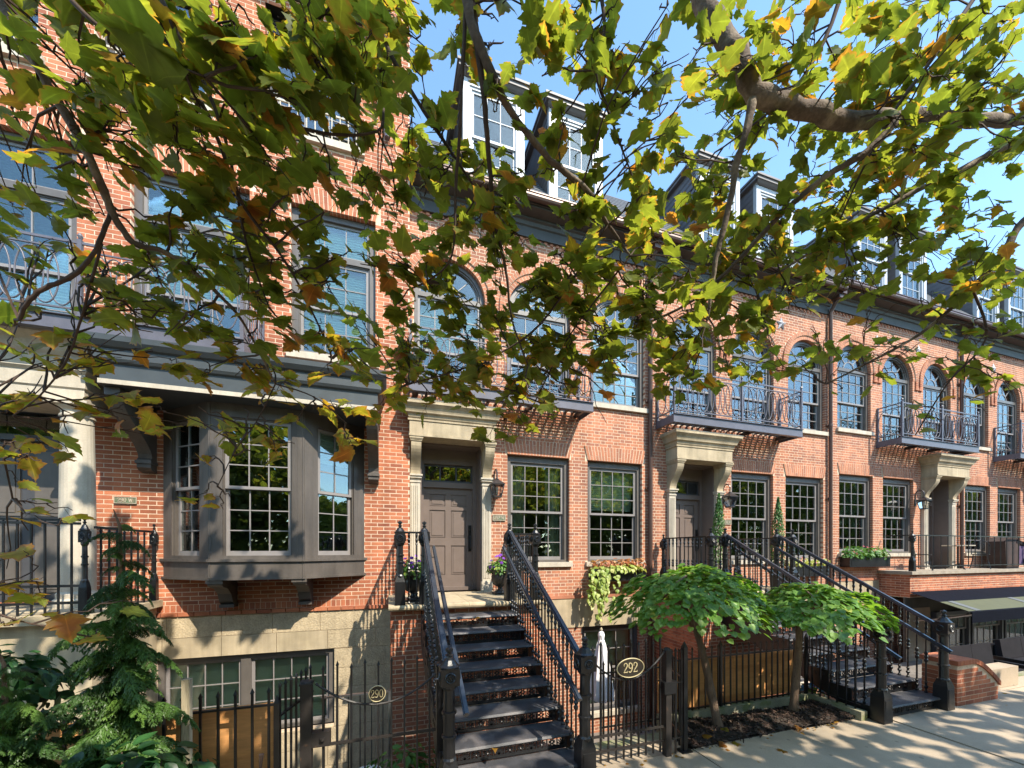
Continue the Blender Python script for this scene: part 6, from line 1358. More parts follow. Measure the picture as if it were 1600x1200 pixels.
# ------------------------------------------------------------------ the plane tree overhead
tree = thing('plane_tree', (1.9, -9.6, GZ), 'plane tree whose leafy branches hang across the top of the view', 'tree')
LIMBS = [[(1.559,-5.681,3.814,0.0671),(1.685,-5.721,3.475,0.0615),(1.754,-5.796,3.122,0.0547),(1.87,-5.885,2.8,0.0508),(1.973,-5.918,2.583,0.0508),(2.229,-5.946,2.568,0.0465),(2.531,-5.989,2.549,0.0447),(2.866,-5.991,2.64,0.0437),(3.26,-6.011,2.791,0.0365),(3.716,-6.05,2.869,0.0348),(4.352,-6.042,3.099,0.034),(5.133,-6.08,3.35,0.0328)],[(1.966,-5.915,2.565,0.0241),(1.922,-5.901,2.348,0.0187),(1.912,-5.846,2.217,0.0178),(1.919,-5.795,2.039,0.0168),(1.894,-5.735,1.814,0.0143),(1.897,-5.684,1.616,0.0117),(1.91,-5.635,1.448,0.0074)],[(2.979,-6.026,2.64,0.0233),(2.849,-5.933,2.494,0.0194),(2.673,-5.824,2.401,0.0167),(2.474,-5.657,2.22,0.0158),(2.295,-5.495,1.995,0.0131),(2.117,-5.334,1.816,0.0102),(1.829,-5.138,1.69,0.007),(1.517,-4.934,1.626,0.0055)],[(4.571,-6.111,3.08,0.0238),(4.352,-6.042,2.966,0.0204),(3.914,-5.903,2.736,0.0187),(3.582,-5.746,2.574,0.0156),(3.282,-5.598,2.405,0.0123),(3.019,-5.41,2.241,0.0091),(2.78,-5.229,2.087,0.0075)],[(4.945,-6.02,2.808,0.0292),(4.663,-5.931,2.537,0.0255),(4.522,-5.886,2.315,0.0219),(4.359,-5.782,2.053,0.0185),(4.172,-5.565,1.787,0.0117),(3.838,-5.355,1.571,0.008),(3.635,-5.185,1.452,0.0062)],[(0.287,-5.908,2.652,0.0269),(0.341,-5.925,2.317,0.0207),(0.447,-5.906,2.126,0.017),(0.588,-5.846,2.035,0.0146),(0.772,-5.799,1.953,0.0142),(1.004,-5.768,1.885,0.0125),(1.154,-5.71,1.8,0.0091),(1.331,-5.662,1.7,0.0055)],[(0.331,-5.869,2.644,0.017),(0.378,-5.884,2.299,0.0149),(0.425,-5.847,2.039,0.0131),(0.47,-5.756,1.872,0.0104),(0.517,-5.666,1.708,0.0097),(0.602,-5.588,1.517,0.0077),(0.665,-5.503,1.3,0.0053),(0.785,-5.436,1.095,0.0042)],[(0.327,-5.92,2.456,0.0093),(0.315,-5.864,2.126,0.0085),(0.313,-5.811,1.921,0.0077),(0.312,-5.706,1.778,0.0069),(0.31,-5.6,1.511,0.0049),(0.201,-5.461,1.448,0.0038)],[(-1.409,-5.737,2.106,0.018),(-1.262,-5.784,1.862,0.0164),(-1.166,-5.814,1.685,0.0148),(-1.1,-5.783,1.563,0.0145),(-1.037,-5.75,1.405,0.0141),(-1.014,-5.705,1.305,0.0137),(-0.963,-5.669,1.222,0.0113),(-0.869,-5.646,1.222,0.0087),(-0.764,-5.575,1.172,0.0083),(-0.668,-5.5,1.094,0.0066),(-0.616,-5.412,0.998,0.0046),(-0.554,-5.326,0.854,0.0036)],[(-1.021,-5.703,1.293,0.0073),(-1.073,-5.686,1.158,0.0073),(-1.194,-5.596,1.094,0.0085),(-1.303,-5.561,1.044,0.0085),(-1.364,-5.542,0.993,0.0075),(-1.445,-5.464,0.946,0.0058)],[(-1.064,-5.668,1.198,0.0046),(-1.17,-5.551,1.077,0.0049),(-1.296,-5.406,0.949,0.0041),(-1.389,-5.324,0.833,0.0043),(-1.541,-5.223,0.709,0.0033),(-1.7,-5.121,0.638,0.0034)],[(-0.944,-5.727,2.266,0.0091),(-0.815,-5.768,1.97,0.0091),(-0.721,-5.746,1.807,0.0085),(-0.656,-5.714,1.655,0.0078),(-0.604,-5.625,1.507,0.0072),(-0.471,-5.563,1.36,0.0055),(-0.378,-5.487,1.217,0.0046),(-0.272,-5.416,0.985,0.0036)],[(-0.885,-5.746,2.266,0.01),(-0.791,-5.776,2.02,0.0091),(-0.721,-5.746,1.909,0.0075),(-0.644,-5.718,1.708,0.0068),(-0.631,-5.617,1.563,0.0062),(-0.625,-5.514,1.419,0.0055),(-0.556,-5.431,1.186,0.0035)],[(-0.125,-5.567,2.87,0.0115),(-0.021,-5.6,2.496,0.0104),(0.085,-5.582,2.337,0.0095),(0.229,-5.574,2.167,0.0085),(0.371,-5.515,2.069,0.0064),(0.527,-5.459,1.951,0.0053)],[(-0.604,-5.625,1.94,0.0062),(-0.457,-5.619,1.925,0.0064),(-0.245,-5.634,1.921,0.0066),(-0.049,-5.644,1.99,0.0056),(-0.021,-5.6,2.153,0.0046)],[(2.603,-6.012,3.475,0.0126),(2.512,-5.931,3.087,0.0114),(2.34,-5.824,2.798,0.0073),(2.047,-5.626,2.586,0.0046)],[(3.729,-6.159,3.777,0.0152),(3.416,-6.06,3.284,0.0122),(3.165,-5.928,2.889,0.0093),(3.024,-5.831,2.562,0.0063),(2.971,-5.709,2.261,0.0049)],[(1.062,-5.734,3.172,0.0115),(1.111,-5.749,2.828,0.0089),(1.062,-5.734,2.586,0.0064),(1.188,-5.721,2.33,0.0052),(1.319,-5.71,2.095,0.004)],[(1.331,-5.662,1.7,0.0055),(1.188,-5.511,1.505,0.005),(1.047,-5.362,1.287,0.0045),(0.873,-5.254,0.903,0.0038)],[(-0.554,-5.326,0.854,0.0036),(-0.664,-5.239,0.673,0.0031),(-0.779,-5.15,0.552,0.0026),(-0.878,-5.119,0.345,0.0026)],[(-0.554,-5.326,0.854,0.0036),(-0.375,-5.331,0.808,0.0031),(-0.22,-5.327,0.69,0.0026)],[(-1.823,-5.134,0.65,0.0055),(-1.758,-5.102,0.486,0.0045),(-1.746,-5.054,0.25,0.0035)],[(-1.775,-5.254,-0.195,0.0052),(-1.663,-5.237,-0.287,0.0043),(-1.569,-5.214,-0.34,0.0033),(-1.4,-5.268,-0.369,0.0022)],[(-1.027,-6.016,1.833,0.0087),(-0.896,-6.057,1.655,0.0066),(-0.757,-6.049,1.601,0.0046),(-0.584,-6.051,1.58,0.0032)],[(-0.468,-5.773,2.443,0.0087),(-0.354,-5.757,2.249,0.007),(-0.285,-5.726,2.122,0.0052),(-0.132,-5.67,2.039,0.0033)],[(4.359,-5.782,2.053,0.0093),(4.527,-5.783,1.68,0.0075),(4.373,-5.629,1.366,0.0058),(4.251,-5.486,0.975,0.004)],[(0.124,-5.122,1.025,0.0044),(0.489,-5.29,1.119,0.0043),(0.803,-5.442,1.284,0.0056),(1.032,-5.567,1.589,0.0068),(1.154,-5.71,1.8,0.0078)]]
